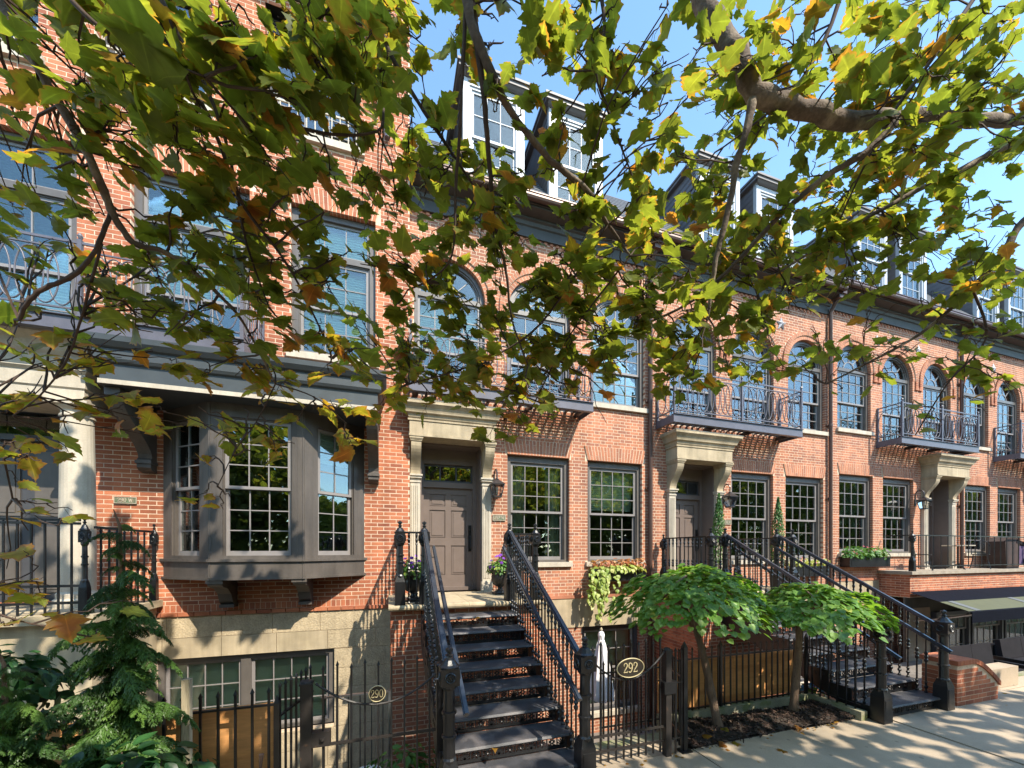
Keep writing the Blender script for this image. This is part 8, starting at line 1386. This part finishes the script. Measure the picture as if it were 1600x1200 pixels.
for cx, cy, cz, rad, n, ls, tb in CLUST:
    c = Vector((cx, cy, cz)); d2 = ((BP_ - np.array(c)) ** 2).sum(1); k = int(d2.argmin()); a = Vector(BP_[k]); 
    if (a - c).length > 1.3: a = c + (a - c).normalized() * .5
    main = twig_to(a, c, .0045) if (a - c).length > .04 else [a, c]
    left = n
    while left > 0:
        s = random.choice(main[len(main) // 3:]); e = c + rnd_dir() * rad * random.uniform(.35, 1.1); pts = twig_to(s, e, .0028); m_ = min(left, random.randint(2, 5))
        for j in range(m_):
            p = pts[min(5, 2 + j)] if j < 4 else pts[5]; out = (p - c); out = out.normalized() if out.length > 1e-4 else rnd_dir()
            u = random.random(); tone = min(1, max(0, random.gauss(.30 + tb, .2))); tone = random.uniform(.86, 1) if random.random() < .055 + tb * .14 else min(tone, .82)
            leaf_at(p, out, ls * random.choice((.6, .75, .9, 1., 1.1, 1.25)) * random.uniform(.85, 1.12), tone)
        left -= m_
# crown above and behind the camera, out of the frame: it dapples the pavement and the front gardens
cnt = 0
while cnt < 3000:
    p = Vector((random.uniform(-5.0, 12.5), random.uniform(-11.5, -4.3), random.uniform(2.2, 6.4)))
    if (p.x > 1.5 and p.y > -8.0) or (p.x < 4.5 and random.random() < .5): cnt += .1; continue
    if in_view(p, 1.12) or (p - CAMP).length < 2.1 or noise.noise(p * .55) < -.12: cnt += .25; continue
    F.add(p, Vector((.3, -.5, .9)) + rnd_dir() * .5, rnd_dir(-1, .2), random.uniform(.17, .30), min(.8, abs(random.gauss(.3, .2)))); cnt += 1
t0_ = time.time(); F.build(tree, 300, 'leaf', 'foliage', leaf_key); o = obj('twigs', tw, M['twig'], tree); o['kind'] = 'stuff'
for L in [((1.5, -9.1, 3.0), (1.3, -8.6, 4.2), (.3, -7.6, 4.6), (-.6, -6.9, 4.4)), ((1.5, -9.1, 3.0), (2.6, -8.6, 4.0), (4.2, -7.8, 4.6), (5.5, -7.2, 4.4)), ((1.5, -9.1, 3.), (1.6, -8.4, 4.4), (2.2, -7.3, 5.2), (2.6, -6.3, 5.6))]:
    mb = MB(); mb.tube(L, [.14, .1, .07, .03], 8); obj('limb', mb, M['bark'], tree, smooth=True)
# fallen leaves
FLM = [leaf_mesh('fallen_leaf', leaf_geo('plane', random.Random(90 + i), .75, .6), M['leaf'], tn) for i, tn in enumerate((.9, .96, .84))]
for i, (x, y, z, l) in enumerate(((3.62, -3.86, GZ + .06, 'curled tan leaf on the bark mulch near the leaning trunk'), (3.78, -3.98, GZ + .02, 'dry leaf on the pavement edge below the leaning trunk'), (3.95, -3.99, GZ + .02, 'second dry leaf on the pavement edge, beside another'), (4.32, -4.28, GZ + .012, 'single crisp orange leaf lying out on the pavement'), (5.05, -3.93, GZ + .03, 'dry leaf on the edge of the mulch toward the second tree'), (4.0, -3.72, GZ + .07, 'yellow leaf at the foot of the leaning trunk'), (1.0, -3.85, -1.965, 'brown leaf on a lower iron tread of the 292 steps'), (1.55, -2.95, -1.47, 'small brown leaf on a middle iron tread of the 292 steps'), (5.6, -3.7, GZ + .06, 'pinkish dry leaf on the mulch by the straight trunk'), (1.25, -2.1, -.97, 'brown leaf on the top iron tread of the 292 steps'))):
    o = inst('fallen_leaf', FLM[i % 3], (x, y, z), None, rot=(random.uniform(-.3, .3), random.uniform(-.3, .3), random.uniform(0, 6)), scale=(.11,) * 3 if i < 6 else (.085,) * 3); tag(o, l, 'fallen leaf', 'fallen leaves')
F = Foliage('plane', M['leaf'])
for i in range(150):
    x = random.uniform(2.2, 9.5); y = random.choice((-3.95, -3.99, -4.05, -3.7, -5.37, random.uniform(-5.6, -4.0))) + random.uniform(-.03, .03); z = GZ + (.045 if -3.9 < y < -3.35 and 3.4 < x < 6.1 else .004)
    if y > -3.92 and not 3.4 < x < 6.1: continue
    F.add((x, y, z), Vector((0, 0, 1)) + rnd_dir() * .25, rnd_dir(-.1, .1), random.uniform(.018, .055), random.uniform(.83, 1))
litter = F.build(None, 0, 'leaf', 'leaf_litter'); tag(litter, 'small dry leaf scraps scattered along the pavement edge and mulch', 'leaf litter', kind='stuff')
# ------------------------------------------------------------------ across the street (what the windows mirror)
def quad_foliage(parent, P, s0, s1, m, name):
    P = np.asarray(P); n = len(P); u = rng.normal(size=(n, 3)); u /= np.linalg.norm(u, axis=1)[:, None]; w = np.cross(u, rng.normal(size=(n, 3))); w /= np.linalg.norm(w, axis=1)[:, None]
    s = rng.uniform(s0, s1, (n, 1)); V = np.stack([P - u * s, P + w * s * .6, P + u * s, P - w * s * .6], 1).reshape(-1, 3); base = np.array(wl_of(parent))
    me = np_mesh(name, V - base, np.arange(n * 4).reshape(n, 4), M[m]); a = me.attributes.new('lf', 'FLOAT_COLOR', 'POINT'); c = np.zeros((n * 4, 4)); c[:, 0] = .5; c[:, 1] = .5; c[:, 3] = np.repeat(rng.uniform(0, .8, n), 4); a.data.foreach_set('color', c.astype(np.float32).ravel())
    o = bpy.data.objects.new(name, me); link(o, parent); o['kind'] = 'stuff'; return o
def street_tree(x, y, h, w, label):
    t = thing('street_tree', (x, y, GZ), label, 'tree', 'trees across the street'); mb = MB(); mb.tube([(x, y, GZ), (x + .1, y, GZ + 2), (x, y + .1, GZ + h * .6)], [.22, .17, .08], 8); obj('trunk', mb, M['bark'], t); P = []
    for i in range(9000):
        d = rnd_dir(); f = .35 + .7 * random.random(); q = Vector((d.x * w * f, d.y * w * .8 * f, d.z * h * .42 * f)); q *= 1 + .45 * noise.noise(q * .9 + Vector((x, 0, 0))); P.append(tuple(Vector((x, y, GZ + h * .58)) + q))
    quad_foliage(t, P, .12, .26, 'treefar', 'crown'); return t
s0 = street_tree(-9, -20, 9.5, 3.0, 'leafy tree across the street, far to the left, behind the viewer')
for i, (x, y) in enumerate(((-3, -20.5), (2.5, -19.5), (8.5, -20), (14.5, -19.5), (21, -20.5), (28, -20))): dup(s0, (x + 9, y + 20, random.uniform(-.5, .8)), ('leafy tree across the street, number %s counting along the kerb behind the viewer' % ('two', 'three', 'four', 'five', 'six', 'seven')[i]))
P = []
for i in range(70000):
    x = random.uniform(-25, 110); top = GZ + 10.6 + 2.6 * noise.noise((x * .16, 0, 0)) + 1.2 * noise.noise((x * .6, 4, 0)); P.append((x, -25 + random.uniform(-1.3, 1.3), GZ + (top - GZ) * random.random() ** .8))
line = tag(thing('treeline', (10, -25, GZ), 'x', 'trees'), 'leafy belt of trees across the street behind the viewer', 'trees'); quad_foliage(line, P, .2, .42, 'treefar', 'leaves')
print('objects', len(bpy.data.objects), 'script', round(time.time() - T0, 1))
